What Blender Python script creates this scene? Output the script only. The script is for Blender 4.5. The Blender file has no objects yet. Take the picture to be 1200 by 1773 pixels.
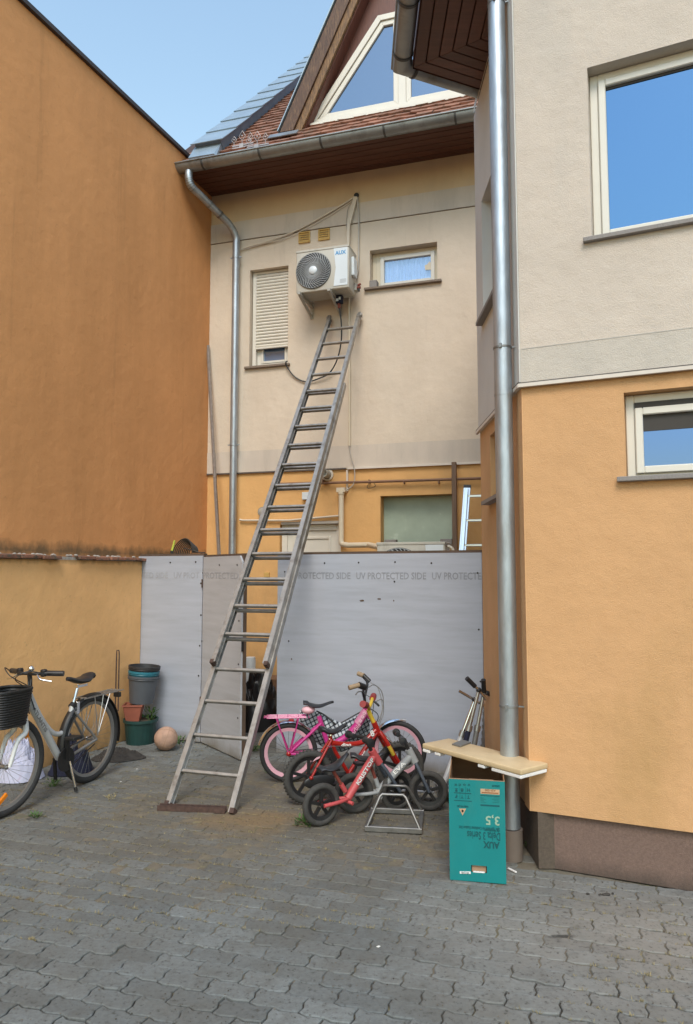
import bpy, bmesh, math, random
from mathutils import Vector, Matrix, noise
random.seed(7)
R_ = math.radians
PI = math.pi
scn = bpy.context.scene
C = scn.collection

# ------------------------------------------------------------------ camera, sky, sun, exposure
H = 1.6                      # eye height
FPX = 1260.0                 # focal length in pixels of the 1200 x 1773 photograph
PITCH = math.atan(103.5 / FPX)
cam = bpy.data.objects.new('camera', bpy.data.cameras.new('camera'))
C.objects.link(cam)
cam.location = (0, 0, H)
cam.rotation_euler = (R_(90) + PITCH, 0, 0)
cam.data.sensor_fit = 'VERTICAL'
cam.data.sensor_height = 36
cam.data.lens = 36 * FPX / 1773
cam.data.clip_start = 0.05
cam.data.clip_end = 2000
scn.camera = cam

SUN_EL, SUN_AZ = 50, 184     # azimuth measured from +Y (north) clockwise: the sun stands behind the camera
world = bpy.data.worlds.new('World')
scn.world = world
world.use_nodes = True
wn = world.node_tree
wn.nodes.clear()
sky = wn.nodes.new('ShaderNodeTexSky')
sky.sky_type = 'NISHITA'
sky.sun_disc = False
sky.sun_elevation = R_(SUN_EL)
sky.sun_rotation = R_(SUN_AZ)
sky.air_density = 2.2
sky.dust_density = 0.5
sky.ozone_density = 2.0
bg = wn.nodes.new('ShaderNodeBackground')
bg.inputs['Strength'].default_value = 0.15
wo = wn.nodes.new('ShaderNodeOutputWorld')
wn.links.new(sky.outputs[0], bg.inputs['Color'])
wn.links.new(bg.outputs[0], wo.inputs['Surface'])

sl = bpy.data.lights.new('sun', 'SUN')
sl.energy = 1.6
sl.angle = R_(26)
sl.color = (1.0, 0.90, 0.77)
sun = bpy.data.objects.new('sun', sl)
C.objects.link(sun)
az = R_(SUN_AZ)
sd = Vector((math.sin(az) * math.cos(R_(SUN_EL)), math.cos(az) * math.cos(R_(SUN_EL)), math.sin(R_(SUN_EL))))
sun.rotation_euler = sd.to_track_quat('Z', 'Y').to_euler()
sun.location = sd * 30

scn.view_settings.view_transform = 'Standard'
scn.view_settings.look = 'None'
scn.view_settings.gamma = 1
scn.view_settings.exposure = 0.66
scn.view_settings.use_curve_mapping = False

# ------------------------------------------------------------------ helpers
def ray(u, v):
    x = (u - 600) / FPX
    y = -(v - 886.5) / FPX
    cp, sp = math.cos(PITCH), math.sin(PITCH)
    return Vector((x, cp - y * sp, sp + y * cp))

def G(u, v, z=0.0):
    r = ray(u, v)
    t = (z - H) / r.z
    return Vector((r.x * t, r.y * t, z))

class Plane:
    """vertical plane: s runs to the right, y runs into it, z up"""
    def __init__(self, p0, d):
        self.p0 = Vector((p0[0], p0[1]))
        e = Vector((d[0], d[1])).normalized()
        self.ex = e
        self.ey = Vector((-e.y, e.x))
        self.ang = math.atan2(e.y, e.x)
    def sz(self, u, v, y=0.0):
        r = ray(u, v)
        rr = Vector((r.x, r.y))
        t = (self.p0.dot(self.ey) + y) / rr.dot(self.ey)
        p = rr * t
        return ((p - self.p0).dot(self.ex), H + r.z * t)
    def P(self, u, v, y=0.0):
        s, z = self.sz(u, v, y)
        return Vector((s, y, z))
    def w(self, s, y, z):
        q = self.p0 + self.ex * s + self.ey * y
        return Vector((q.x, q.y, z))
    def loc(self, p):
        q = Vector((p[0], p[1])) - self.p0
        return Vector((q.dot(self.ex), q.dot(self.ey), p[2] if len(p) > 2 else 0))
    def cross(self, other, y=0.0):
        """s on this plane (at depth y) where it meets the other plane"""
        a = self.p0 + self.ey * y
        den = self.ex.dot(other.ey)
        return (other.p0 - a).dot(other.ey) / den

def vpdir(u):
    r = ray(u, 990)
    return Vector((r.x, r.y)).normalized()

W0 = Plane((0, 0), (1, 0))
ORG = {}

def tag(o, label=None, cat=None, group=None, kind=None):
    if label: o['label'] = label
    if cat: o['category'] = cat
    if group: o['group'] = group
    if kind: o['kind'] = kind
    return o

def thing(name, label, cat, pl, s=0, y=0, z=0, group=None):
    o = bpy.data.objects.new(name, None)
    o.empty_display_size = 0.1
    C.objects.link(o)
    o.location = pl.w(s, y, z)
    o.rotation_euler = (0, 0, pl.ang)
    tag(o, label, cat, group)
    ORG[o.name] = Vector((s, y, z))
    return o

class MB:
    def __init__(self):
        self.v = []; self.f = []
    def add(self, vs, fs):
        n = len(self.v)
        self.v += [Vector(p) for p in vs]
        self.f += [tuple(i + n for i in f) for f in fs]
        return self
    def box(self, a, b):
        x0, y0, z0 = a; x1, y1, z1 = b
        if x0 > x1: x0, x1 = x1, x0
        if y0 > y1: y0, y1 = y1, y0
        if z0 > z1: z0, z1 = z1, z0
        vs = [(x0,y0,z0),(x1,y0,z0),(x1,y1,z0),(x0,y1,z0),(x0,y0,z1),(x1,y0,z1),(x1,y1,z1),(x0,y1,z1)]
        return self.add(vs, [(0,3,2,1),(4,5,6,7),(0,1,5,4),(1,2,6,5),(2,3,7,6),(3,0,4,7)])
    def hexa(self, bot, top):
        return self.add(list(bot) + list(top), [(3,2,1,0),(4,5,6,7),(0,1,5,4),(1,2,6,5),(2,3,7,6),(3,0,4,7)])
    def bar(self, p, q, w, h, up=(0, 0, 1)):
        p = Vector(p); q = Vector(q)
        d = (q - p).normalized()
        u = Vector(up)
        x = d.cross(u)
        if x.length < 1e-4: x = d.cross(Vector((0, 1, 0)))
        x.normalize()
        u = x.cross(d).normalized()
        o = [(-w/2,-h/2),(w/2,-h/2),(w/2,h/2),(-w/2,h/2)]
        return self.hexa([p + x*a + u*b for a, b in o], [q + x*a + u*b for a, b in o])
    def prism(self, poly, axis, d0, d1):
        """poly: 2D points (s,z) if axis=='y', (s,y) if axis=='z', (y,z) if axis=='x'"""
        def m(a, b, d):
            return {'y': (a, d, b), 'z': (a, b, d), 'x': (d, a, b)}[axis]
        n = len(poly)
        vs = [m(a, b, d0) for a, b in poly] + [m(a, b, d1) for a, b in poly]
        fs = [tuple(range(n)), tuple(range(2*n-1, n-1, -1))] + [(i, i+n, (i+1) % n + n, (i+1) % n) for i in range(n)]
        return self.add(vs, fs)
    def tube(self, pts, r, seg=8, closed=False, cap=True):
        pts = [Vector(p) for p in pts]
        n = len(pts)
        rs = r if isinstance(r, (list, tuple)) else [r] * n
        vs = []; fs = []
        prev = None
        for i, p in enumerate(pts):
            if closed:
                t = (pts[(i+1) % n] - pts[i-1])
            elif i == 0: t = pts[1] - pts[0]
            elif i == n-1: t = pts[-1] - pts[-2]
            else: t = (pts[i+1] - p).normalized() + (p - pts[i-1]).normalized()
            if t.length < 1e-9: t = Vector((0, 0, 1))
            t.normalize()
            if prev is None:
                a = Vector((0, 0, 1)) if abs(t.z) < 0.9 else Vector((0, 1, 0))
                x = t.cross(a).normalized()
            else:
                x = (prev - t * prev.dot(t))
                if x.length < 1e-6: x = t.orthogonal()
                x.normalize()
            prev = x
            y = t.cross(x)
            for k in range(seg):
                a = 2 * PI * k / seg
                vs.append(p + (x * math.cos(a) + y * math.sin(a)) * rs[i])
        m = n if closed else n - 1
        for i in range(m):
            j = (i + 1) % n
            for k in range(seg):
                l = (k + 1) % seg
                fs.append((i*seg+k, i*seg+l, j*seg+l, j*seg+k))
        if cap and not closed:
            fs.append(tuple(range(seg-1, -1, -1)))
            fs.append(tuple((n-1)*seg + k for k in range(seg)))
        return self.add(vs, fs)
    def ring(self, c, R, r, axis='y', seg=40, sub=8, a0=0, a1=2*PI):
        c = Vector(c)
        full = abs(a1 - a0 - 2*PI) < 1e-6
        m = seg if full else seg + 1
        pts = []
        for i in range(m):
            a = a0 + (a1 - a0) * i / seg
            ca, sa = math.cos(a) * R, math.sin(a) * R
            pts.append(c + {'y': Vector((ca, 0, sa)), 'z': Vector((ca, sa, 0)), 'x': Vector((0, ca, sa))}[axis])
        return self.tube(pts, r, sub, closed=full)
    def lathe(self, prof, c=(0, 0, 0), axis='z', seg=28, sx=1, sy=1, cap=None):
        c = Vector(c)
        vs = []; fs = []
        for (r, h) in prof:
            for k in range(seg):
                a = 2 * PI * k / seg
                x, y = r * math.cos(a) * sx, r * math.sin(a) * sy
                vs.append(c + {'z': Vector((x, y, h)), 'y': Vector((x, h, y)), 'x': Vector((h, x, y))}[axis])
        for i in range(len(prof) - 1):
            for k in range(seg):
                l = (k + 1) % seg
                fs.append((i*seg+k, i*seg+l, (i+1)*seg+l, (i+1)*seg+k))
        if cap is None: cap = (Vector(prof[0]) - Vector(prof[-1])).length > 1e-6
        if cap and prof[0][0] > 1e-6: fs.append(tuple(range(seg-1, -1, -1)))
        if cap and prof[-1][0] > 1e-6: fs.append(tuple((len(prof)-1)*seg + k for k in range(seg)))
        return self.add(vs, fs)
    def ball(self, c, r, seg=16, rings=10, sx=1, sy=1, sz=1):
        n = len(self.v)
        prof = [(max(1e-7, r*math.sin(PI*i/rings)), -r*math.cos(PI*i/rings)) for i in range(rings+1)]
        self.lathe(prof, (0, 0, 0), 'z', seg)
        for i in range(n, len(self.v)):
            p = self.v[i]
            self.v[i] = Vector(c) + Vector((p.x*sx, p.y*sy, p.z*sz))
        return self
    def xf(self, M, start=0):
        for i in range(start, len(self.v)):
            self.v[i] = M @ self.v[i]
        return self
    def mesh(self, name, o=None, bevel=0, bseg=1):
        o = o or Vector((0, 0, 0))
        me = bpy.data.meshes.new(name)
        me.from_pydata([p - o for p in self.v], [], self.f)
        bm = bmesh.new(); bm.from_mesh(me)
        if not bevel: bmesh.ops.remove_doubles(bm, verts=bm.verts, dist=1e-6)
        bmesh.ops.recalc_face_normals(bm, faces=bm.faces)
        if bevel:
            es = [e for e in bm.edges if len(e.link_faces) == 2 and e.calc_face_angle(0) > 0.7]
            bmesh.ops.bevel(bm, geom=es, offset=bevel, segments=bseg, profile=0.5, affect='EDGES', clamp_overlap=True)
        bm.to_mesh(me); bm.free()
        for p in me.polygons: p.use_smooth = True
        me.set_sharp_from_angle(angle=R_(30 if bevel else 50))
        return me
    def build(self, name, mat, parent=None, bevel=0, label=None, bseg=1, pl=None):
        o_ = ORG[parent.name] if parent is not None else Vector((0, 0, 0))
        me = self.mesh(name, o_, bevel, bseg)
        me.materials.append(mat)
        ob = bpy.data.objects.new(name, me)
        C.objects.link(ob)
        if parent is not None:
            ob.parent = parent
            ORG[ob.name] = o_
        elif pl is not None:
            ob.location = pl.w(0, 0, 0); ob.rotation_euler = (0, 0, pl.ang)
        if label: ob['label'] = label
        return ob

def solo(mb, name, mat, pl, label, cat, org=None, bevel=0, group=None):
    """a thing that is one mesh, origin at its base"""
    if org is None:
        xs = [p.x for p in mb.v]; ys = [p.y for p in mb.v]; zs = [p.z for p in mb.v]
        org = Vector(((min(xs)+max(xs))/2, (min(ys)+max(ys))/2, min(zs)))
    me = mb.mesh(name, Vector(org), bevel)
    me.materials.append(mat)
    ob = bpy.data.objects.new(name, me)
    C.objects.link(ob)
    ob.location = pl.w(*org); ob.rotation_euler = (0, 0, pl.ang)
    ORG[ob.name] = Vector(org)
    tag(ob, label, cat, group)
    return ob

def spline(pts, n=8):
    pts = [Vector(p) for p in pts]
    out = []
    q = [pts[0]*2 - pts[1]] + pts + [pts[-1]*2 - pts[-2]]
    for i in range(1, len(q) - 2):
        p0, p1, p2, p3 = q[i-1], q[i], q[i+1], q[i+2]
        for k in range(n):
            t = k / n
            out.append(0.5*((2*p1) + (p2-p0)*t + (2*p0-5*p1+4*p2-p3)*t*t + (3*p1-p0-3*p2+p3)*t**3))
    out.append(pts[-1])
    return out

def text_mb(s, w, h, depth=0.0006, bold=0.0):
    """text filling w x h, in the s,z plane facing -y, lower left corner at 0,0"""
    cu = bpy.data.curves.new('t', 'FONT')
    cu.body = s; cu.size = 1; cu.extrude = 0.01; cu.resolution_u = 2; cu.offset = bold
    ob = bpy.data.objects.new('t', cu)
    me = bpy.data.meshes.new_from_object(ob)
    vs = [v.co.copy() for v in me.vertices]
    x0 = min(v.x for v in vs); x1 = max(v.x for v in vs); y0 = min(v.y for v in vs); y1 = max(v.y for v in vs)
    m = MB()
    m.add([((v.x-x0)/(x1-x0)*w, -(v.z+0.01)/0.02*depth, (v.y-y0)/(y1-y0)*h) for v in vs], [tuple(p.vertices) for p in me.polygons])
    bpy.data.objects.remove(ob); bpy.data.curves.remove(cu); bpy.data.meshes.remove(me)
    return m

def frame_m(o, x, y, z):
    M = Matrix.Identity(4)
    for i, a in enumerate((x, y, z)):
        for j in range(3): M[j][i] = a[j]
    for j in range(3): M[j][3] = o[j]
    return M

# ------------------------------------------------------------------ materials
def lin(c):
    return tuple((x/12.92 if x <= 0.04045 else ((x+0.055)/1.055)**2.4) for x in c)

def mat(name, col, rough=0.6, metal=0.0, var=0.10, vs=6.0, bump=0.0, bs=120.0, stretch=(1, 1, 1), dirt=None, dirt_s=3.0, dirt_lo=0.52, dirt_hi=0.7, spec=0.5, bump2=0.0, piece=0.0, coat=0.0, dirt_stretch=None, obj=False):
    m = bpy.data.materials.new(name)
    m.use_nodes = True
    nt = m.node_tree
    N = nt.nodes; L = nt.links
    b = N['Principled BSDF']
    b.inputs['Roughness'].default_value = rough
    b.inputs['Metallic'].default_value = metal
    b.inputs['Specular IOR Level'].default_value = spec
    b.inputs['Coat Weight'].default_value = coat
    if obj:
        tc = N.new('ShaderNodeTexCoord'); pos = tc.outputs['Object']
    else:
        ge = N.new('ShaderNodeNewGeometry'); pos = ge.outputs['Position']
    def mapped(st):
        mp = N.new('ShaderNodeMapping'); mp.inputs['Scale'].default_value = st
        L.new(pos, mp.inputs['Vector']); return mp.outputs[0]
    def noi(scale, st=(1, 1, 1), det=5, ro=0.6):
        n = N.new('ShaderNodeTexNoise'); n.inputs['Scale'].default_value = scale
        n.inputs['Detail'].default_value = det; n.inputs['Roughness'].default_value = ro
        L.new(mapped(st), n.inputs['Vector']); return n.outputs['Fac']
    n1 = noi(vs, stretch)
    mr = N.new('ShaderNodeMapRange')
    mr.inputs['From Min'].default_value = 0.3; mr.inputs['From Max'].default_value = 0.7
    mr.inputs['To Min'].default_value = 1 - var; mr.inputs['To Max'].default_value = 1 + var
    L.new(n1, mr.inputs['Value'])
    hs = N.new('ShaderNodeHueSaturation')
    hs.inputs['Color'].default_value = (*col, 1)
    val = mr.outputs[0]
    if piece:
        oi = N.new('ShaderNodeObjectInfo'); g2 = N.new('ShaderNodeNewGeometry')
        ad = N.new('ShaderNodeMath'); ad.operation = 'ADD'
        L.new(oi.outputs['Random'], ad.inputs[0]); L.new(g2.outputs['Random Per Island'], ad.inputs[1])
        fr = N.new('ShaderNodeMath'); fr.operation = 'FRACT'; L.new(ad.outputs[0], fr.inputs[0])
        m2 = N.new('ShaderNodeMapRange'); m2.inputs['To Min'].default_value = 1 - piece; m2.inputs['To Max'].default_value = 1 + piece
        L.new(fr.outputs[0], m2.inputs['Value'])
        mu = N.new('ShaderNodeMath'); mu.operation = 'MULTIPLY'
        L.new(val, mu.inputs[0]); L.new(m2.outputs[0], mu.inputs[1]); val = mu.outputs[0]
    L.new(val, hs.inputs['Value'])
    out = hs.outputs[0]
    if dirt:
        nd = noi(dirt_s, dirt_stretch or (1, 1, 0.35), 8, 0.65)
        dr = N.new('ShaderNodeMapRange')
        dr.inputs['From Min'].default_value = dirt_lo; dr.inputs['From Max'].default_value = dirt_hi
        L.new(nd, dr.inputs['Value'])
        mx = N.new('ShaderNodeMix'); mx.data_type = 'RGBA'
        L.new(dr.outputs[0], mx.inputs['Factor']); L.new(out, mx.inputs['A'])
        mx.inputs['B'].default_value = (*dirt, 1)
        out = mx.outputs['Result']
    L.new(out, b.inputs['Base Color'])
    if bump:
        nb = noi(bs, stretch if stretch != (1, 1, 1) else (1, 1, 1), 4, 0.7)
        bp = N.new('ShaderNodeBump'); bp.inputs['Strength'].default_value = bump; bp.inputs['Distance'].default_value = 0.004
        L.new(nb, bp.inputs['Height']); L.new(bp.outputs[0], b.inputs['Normal'])
        if bump2:
            n3 = noi(9, (1, 1, 1), 3, 0.5)
            b2 = N.new('ShaderNodeBump'); b2.inputs['Strength'].default_value = bump2; b2.inputs['Distance'].default_value = 0.02
            L.new(n3, b2.inputs['Height']); L.new(bp.outputs[0], b2.inputs['Normal']); L.new(b2.outputs[0], b.inputs['Normal'])
    m['_pos'] = 1
    return m

def stain(m, col, lo, hi, fn, strength=1.0):
    """mix a stain into material m; fn(N, L, pos) returns a 0..1 socket"""
    nt = m.node_tree; N = nt.nodes; L = nt.links
    b = N['Principled BSDF']
    src = b.inputs['Base Color'].links[0].from_socket
    ge = N.new('ShaderNodeNewGeometry')
    f = fn(N, L, ge.outputs['Position'])
    mr = N.new('ShaderNodeMapRange'); mr.inputs['From Min'].default_value = lo; mr.inputs['From Max'].default_value = hi
    mr.inputs['To Max'].default_value = strength
    L.new(f, mr.inputs['Value'])
    mx = N.new('ShaderNodeMix'); mx.data_type = 'RGBA'
    L.new(mr.outputs[0], mx.inputs['Factor']); L.new(src, mx.inputs['A']); mx.inputs['B'].default_value = (*col, 1)
    L.new(mx.outputs['Result'], b.inputs['Base Color'])

def band(z0, width, nscale=4.0, amp=0.6, stretch=(1, 1, 0.5)):
    """a stain that is strongest at height z0 and fades away over width, broken up by noise"""
    def fn(N, L, pos):
        sp = N.new('ShaderNodeSeparateXYZ'); L.new(pos, sp.inputs[0])
        a = N.new('ShaderNodeMath'); a.operation = 'SUBTRACT'; L.new(sp.outputs['Z'], a.inputs[0]); a.inputs[1].default_value = z0
        c = N.new('ShaderNodeMath'); c.operation = 'ABSOLUTE'; L.new(a.outputs[0], c.inputs[0])
        d = N.new('ShaderNodeMath'); d.operation = 'DIVIDE'; L.new(c.outputs[0], d.inputs[0]); d.inputs[1].default_value = width
        mp = N.new('ShaderNodeMapping'); mp.inputs['Scale'].default_value = stretch; L.new(pos, mp.inputs[0])
        n = N.new('ShaderNodeTexNoise'); n.inputs['Scale'].default_value = nscale; n.inputs['Detail'].default_value = 7; n.inputs['Roughness'].default_value = 0.65
        L.new(mp.outputs[0], n.inputs['Vector'])
        e = N.new('ShaderNodeMath'); e.operation = 'MULTIPLY_ADD'; L.new(n.outputs['Fac'], e.inputs[0]); e.inputs[1].default_value = amp*2; e.inputs[2].default_value = 1 - amp
        g = N.new('ShaderNodeMath'); g.operation = 'SUBTRACT'; L.new(e.outputs[0], g.inputs[0]); L.new(d.outputs[0], g.inputs[1])
        return g.outputs[0]
    return fn

def spots(nscale, stretch=(1, 1, 1), det=8):
    def fn(N, L, pos):
        mp = N.new('ShaderNodeMapping'); mp.inputs['Scale'].default_value = stretch; L.new(pos, mp.inputs[0])
        n = N.new('ShaderNodeTexNoise'); n.inputs['Scale'].default_value = nscale; n.inputs['Detail'].default_value = det; n.inputs['Roughness'].default_value = 0.7
        L.new(mp.outputs[0], n.inputs['Vector'])
        return n.outputs['Fac']
    return fn

def patch(cx, cy, rx, ry, nscale=3.0, amp=0.7):
    """a dirt patch on the ground round (cx, cy)"""
    def fn(N, L, pos):
        mp = N.new('ShaderNodeMapping'); mp.vector_type = 'POINT'
        mp.inputs['Location'].default_value = (-cx/rx, -cy/ry, 0); mp.inputs['Scale'].default_value = (1/rx, 1/ry, 0)
        L.new(pos, mp.inputs[0])
        ln = N.new('ShaderNodeVectorMath'); ln.operation = 'LENGTH'; L.new(mp.outputs[0], ln.inputs[0])
        n = N.new('ShaderNodeTexNoise'); n.inputs['Scale'].default_value = nscale; n.inputs['Detail'].default_value = 10; n.inputs['Roughness'].default_value = 0.72
        L.new(pos, n.inputs['Vector'])
        e = N.new('ShaderNodeMath'); e.operation = 'MULTIPLY_ADD'; L.new(n.outputs['Fac'], e.inputs[0]); e.inputs[1].default_value = amp*2; e.inputs[2].default_value = 1 - amp
        g = N.new('ShaderNodeMath'); g.operation = 'SUBTRACT'; L.new(e.outputs[0], g.inputs[0]); L.new(ln.outputs['Value'], g.inputs[1])
        return g.outputs[0]
    return fn

def glass_mat(name, refl, tint=(0.72, 0.84, 1.0), body=(0.01, 0.014, 0.02), see=0.0, rough=0.01):
    m = bpy.data.materials.new(name); m.use_nodes = True
    nt = m.node_tree; N = nt.nodes; L = nt.links
    N.clear()
    out = N.new('ShaderNodeOutputMaterial')
    gl = N.new('ShaderNodeBsdfGlossy'); gl.inputs['Color'].default_value = (*tint, 1); gl.inputs['Roughness'].default_value = rough
    di = N.new('ShaderNodeBsdfDiffuse'); di.inputs['Color'].default_value = (*body, 1)
    tr = N.new('ShaderNodeBsdfTransparent'); tr.inputs['Color'].default_value = (0.95, 0.97, 1, 1)
    ge = N.new('ShaderNodeNewGeometry')
    n = N.new('ShaderNodeTexNoise'); n.inputs['Scale'].default_value = 1.5; L.new(ge.outputs['Position'], n.inputs['Vector'])
    bp = N.new('ShaderNodeBump'); bp.inputs['Strength'].default_value = 0.15; bp.inputs['Distance'].default_value = 0.01
    L.new(n.outputs['Fac'], bp.inputs['Height']); L.new(bp.outputs[0], gl.inputs['Normal'])
    m1 = N.new('ShaderNodeMixShader'); m1.inputs[0].default_value = see
    L.new(di.outputs[0], m1.inputs[1]); L.new(tr.outputs[0], m1.inputs[2])
    m2 = N.new('ShaderNodeMixShader'); m2.inputs[0].default_value = refl
    L.new(m1.outputs[0], m2.inputs[1]); L.new(gl.outputs[0], m2.inputs[2])
    L.new(m2.outputs[0], out.inputs['Surface'])
    return m

M = {}
M['r_orange'] = mat('plaster_apricot', (0.62, 0.36, 0.175), 0.9, var=0.05, vs=2.5, bump=0.9, bs=170, dirt=(0.5, 0.30, 0.13), dirt_s=1.4, dirt_lo=0.5, dirt_hi=0.75, bump2=0.35)
M['r_cream'] = mat('plaster_cream', (0.60, 0.525, 0.45), 0.9, var=0.05, vs=2.5, bump=1.0, bs=150, dirt=(0.50, 0.46, 0.41), dirt_s=1.2, dirt_lo=0.5, dirt_hi=0.8, bump2=0.35)
M['r_band'] = mat('plaster_grey_band', (0.565, 0.515, 0.45), 0.9, var=0.06, vs=4, bump=1.0, bs=150, bump2=0.35, dirt=(0.51, 0.47, 0.415), dirt_s=5, dirt_lo=0.48, dirt_hi=0.7, dirt_stretch=(1, 1, 0.2))
M['r_side_shaded'] = mat('plaster_cream_shaded', (0.60, 0.59, 0.56), 0.9, var=0.05, vs=2.5, bump=0.8, bs=150)  # same cream plaster made cooler: this side's shade put into its colour
M['b_cream'] = mat('plaster_beige', (0.655, 0.565, 0.46), 0.9, var=0.05, vs=2.0, bump=0.7, bs=170, dirt=(0.59, 0.50, 0.40), dirt_s=1.5, dirt_lo=0.48, dirt_hi=0.8, bump2=0.35)
M['b_band'] = mat('plaster_pale_band', (0.60, 0.53, 0.455), 0.9, var=0.05, vs=2.0, bump=0.7, bs=170, dirt=(0.50, 0.45, 0.39), dirt_s=2.2, dirt_lo=0.46, dirt_hi=0.7, dirt_stretch=(1, 1, 0.2))
M['b_top'] = mat('plaster_warm_top', (0.60, 0.47, 0.31), 0.9, var=0.05, vs=2.0, bump=0.7, bs=170, dirt=(0.52, 0.40, 0.27), dirt_s=1.5)
M['b_orange'] = mat('plaster_ochre', (0.70, 0.41, 0.165), 0.9, var=0.06, vs=2.0, bump=0.7, bs=170, dirt=(0.60, 0.36, 0.15), dirt_s=2.2, bump2=0.35)
M['l_orange'] = mat('plaster_deep_orange', (0.66, 0.31, 0.12), 0.92, var=0.07, vs=1.4, bump=0.6, bs=140, dirt=(0.49, 0.225, 0.08), dirt_s=1.0, dirt_lo=0.45, dirt_hi=0.8, dirt_stretch=(1, 1, 0.12), bump2=0.35)
M['l_yellow'] = mat('plaster_old_yellow', (0.80, 0.46, 0.195), 0.92, var=0.10, vs=2.0, bump=0.8, bs=110, dirt=(0.74, 0.42, 0.18), dirt_s=2.4, dirt_lo=0.48, dirt_hi=0.75, dirt_stretch=(1, 1, 0.5), bump2=0.35)
stain(M['l_orange'], (0.07, 0.06, 0.035), 0.35, 1.0, band(1.78, 0.13, 7, 0.75, (1, 1, 0.7)), 0.8)
stain(M['l_orange'], (0.46, 0.22, 0.085), 0.58, 0.66, spots(5, (1, 1, 0.05)), 0.35)
stain(M['l_orange'], (0.40, 0.20, 0.08), 0.62, 0.66, spots(28), 0.35)
stain(M['l_yellow'], (0.42, 0.27, 0.12), 0.62, 0.66, spots(34), 0.4)
stain(M['r_orange'], (0.42, 0.27, 0.15), 0.3, 1.0, band(0.24, 0.07, 12, 0.7), 0.45)
stain(M['r_orange'], (0.50, 0.31, 0.16), 0.66, 0.70, spots(16), 0.4)
stain(M['r_cream'], (0.47, 0.43, 0.38), 0.64, 0.68, spots(14), 0.35)
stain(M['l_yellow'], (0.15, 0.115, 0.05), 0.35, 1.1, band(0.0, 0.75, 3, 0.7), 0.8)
stain(M['l_yellow'], (0.14, 0.09, 0.035), 0.35, 1.0, band(1.70, 0.06, 12, 0.7), 0.6)
stain(M['l_yellow'], (0.10, 0.09, 0.05), 0.70, 0.75, spots(9, (1, 1, 0.35)), 0.8)
stain(M['b_band'], (0.33, 0.30, 0.26), 0.55, 0.72, spots(7, (1, 1, 0.12)), 0.4)
stain(M['b_cream'], (0.48, 0.42, 0.34), 0.6, 0.74, spots(3.5, (1, 1, 0.10)), 0.45)
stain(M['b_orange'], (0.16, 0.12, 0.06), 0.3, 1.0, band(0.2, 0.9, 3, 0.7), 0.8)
M['plinth'] = mat('plinth_stone_plaster', (0.20, 0.135, 0.11), 0.9, var=0.18, vs=90, bump=1.2, bs=260)
stain(M['plinth'], (0.07, 0.055, 0.045), 0.2, 1.0, band(0.0, 0.10, 8, 0.6), 0.7)
M['plinth_dark'] = mat('plinth_weathered', (0.11, 0.085, 0.065), 0.9, var=0.18, vs=60, bump=1.2, bs=200)
M['trim_white'] = mat('trim_white', (0.66, 0.60, 0.53), 0.6, var=0.05)
M['trim_dark'] = mat('trim_dark_metal', (0.10, 0.085, 0.075), 0.5, var=0.1)  # dark metal of the drip edge and seals
M['groove'] = mat('groove', (0.20, 0.14, 0.08), 0.9)
M['pvc'] = mat('pvc_white', (0.70, 0.67, 0.60), 0.35, var=0.03)
M['pvc_cream'] = mat('pvc_cream', (0.68, 0.60, 0.46), 0.4, var=0.03)
M['granite'] = mat('granite_sill', (0.24, 0.22, 0.21), 0.7, var=0.35, vs=260, bump=0.2)
M['sill_brown'] = mat('sill_brown', (0.20, 0.155, 0.12), 0.7, var=0.25, vs=90)
M['zinc'] = mat('zinc_gutter', (0.30, 0.32, 0.33), 0.48, 0.75, var=0.14, vs=5, bump=0.15, bs=60, dirt=(0.16, 0.15, 0.14), dirt_s=3)
M['galv'] = mat('galvanised_pipe', (0.42, 0.47, 0.52), 0.46, 0.8, var=0.16, vs=30, bump=0.25, bs=90, stretch=(1, 1, 0.2), dirt=(0.30, 0.30, 0.30), dirt_s=6, dirt_lo=0.5, dirt_hi=0.8)
M['pipe_base'] = mat('pipe_base_plastic', (0.15, 0.12, 0.10), 0.6, var=0.1)
M['strap'] = mat('dark_strap', (0.07, 0.07, 0.07), 0.6)
M['cap'] = mat('sheet_metal_cap', (0.36, 0.44, 0.50), 0.42, 0.55, var=0.10, vs=4, bump=0.1, bs=20)
M['cap_side'] = mat('sheet_metal_upstand', (0.20, 0.25, 0.30), 0.5, 0.5, var=0.12, vs=5)
M['tile'] = mat('clay_roof_tile', (0.27, 0.128, 0.085), 0.85, var=0.25, vs=14, bump=0.5, bs=90, piece=0.22, dirt=(0.13, 0.085, 0.055), dirt_s=9, dirt_lo=0.5, dirt_hi=0.7, dirt_stretch=(1, 1, 1))
M['deck'] = mat('roof_underlay', (0.06, 0.035, 0.03), 0.9)
M['soffit'] = mat('stained_soffit_plank', (0.095, 0.034, 0.022), 0.5, var=0.25, vs=7, bump=0.2, bs=50, stretch=(0.3, 6, 6), piece=0.20)
M['barge'] = mat('weathered_barge_wood', (0.085, 0.040, 0.022), 0.6, var=0.5, vs=16, bump=0.6, bs=60, stretch=(7, 1, 0.8), dirt=(0.22, 0.125, 0.06), dirt_s=22, dirt_lo=0.5, dirt_hi=0.7, dirt_stretch=(4, 1, 0.4), obj=False)
M['barge2'] = mat('worn_barge_wood', (0.21, 0.115, 0.05), 0.65, var=0.5, vs=18, bump=0.6, bs=60, stretch=(7, 1, 0.8), dirt=(0.07, 0.035, 0.02), dirt_s=18, dirt_lo=0.48, dirt_hi=0.65, dirt_stretch=(4, 1, 0.4))
M['gable'] = mat('gable_wood', (0.115, 0.038, 0.024), 0.5, var=0.25, vs=12, stretch=(6, 1, 0.6), bump=0.2)
M['glass'] = glass_mat('window_glass', 0.38, tint=(0.34, 0.62, 1.0))
M['glass_low'] = glass_mat('lower_window_glass', 0.40, tint=(0.27, 0.45, 0.95))
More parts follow.
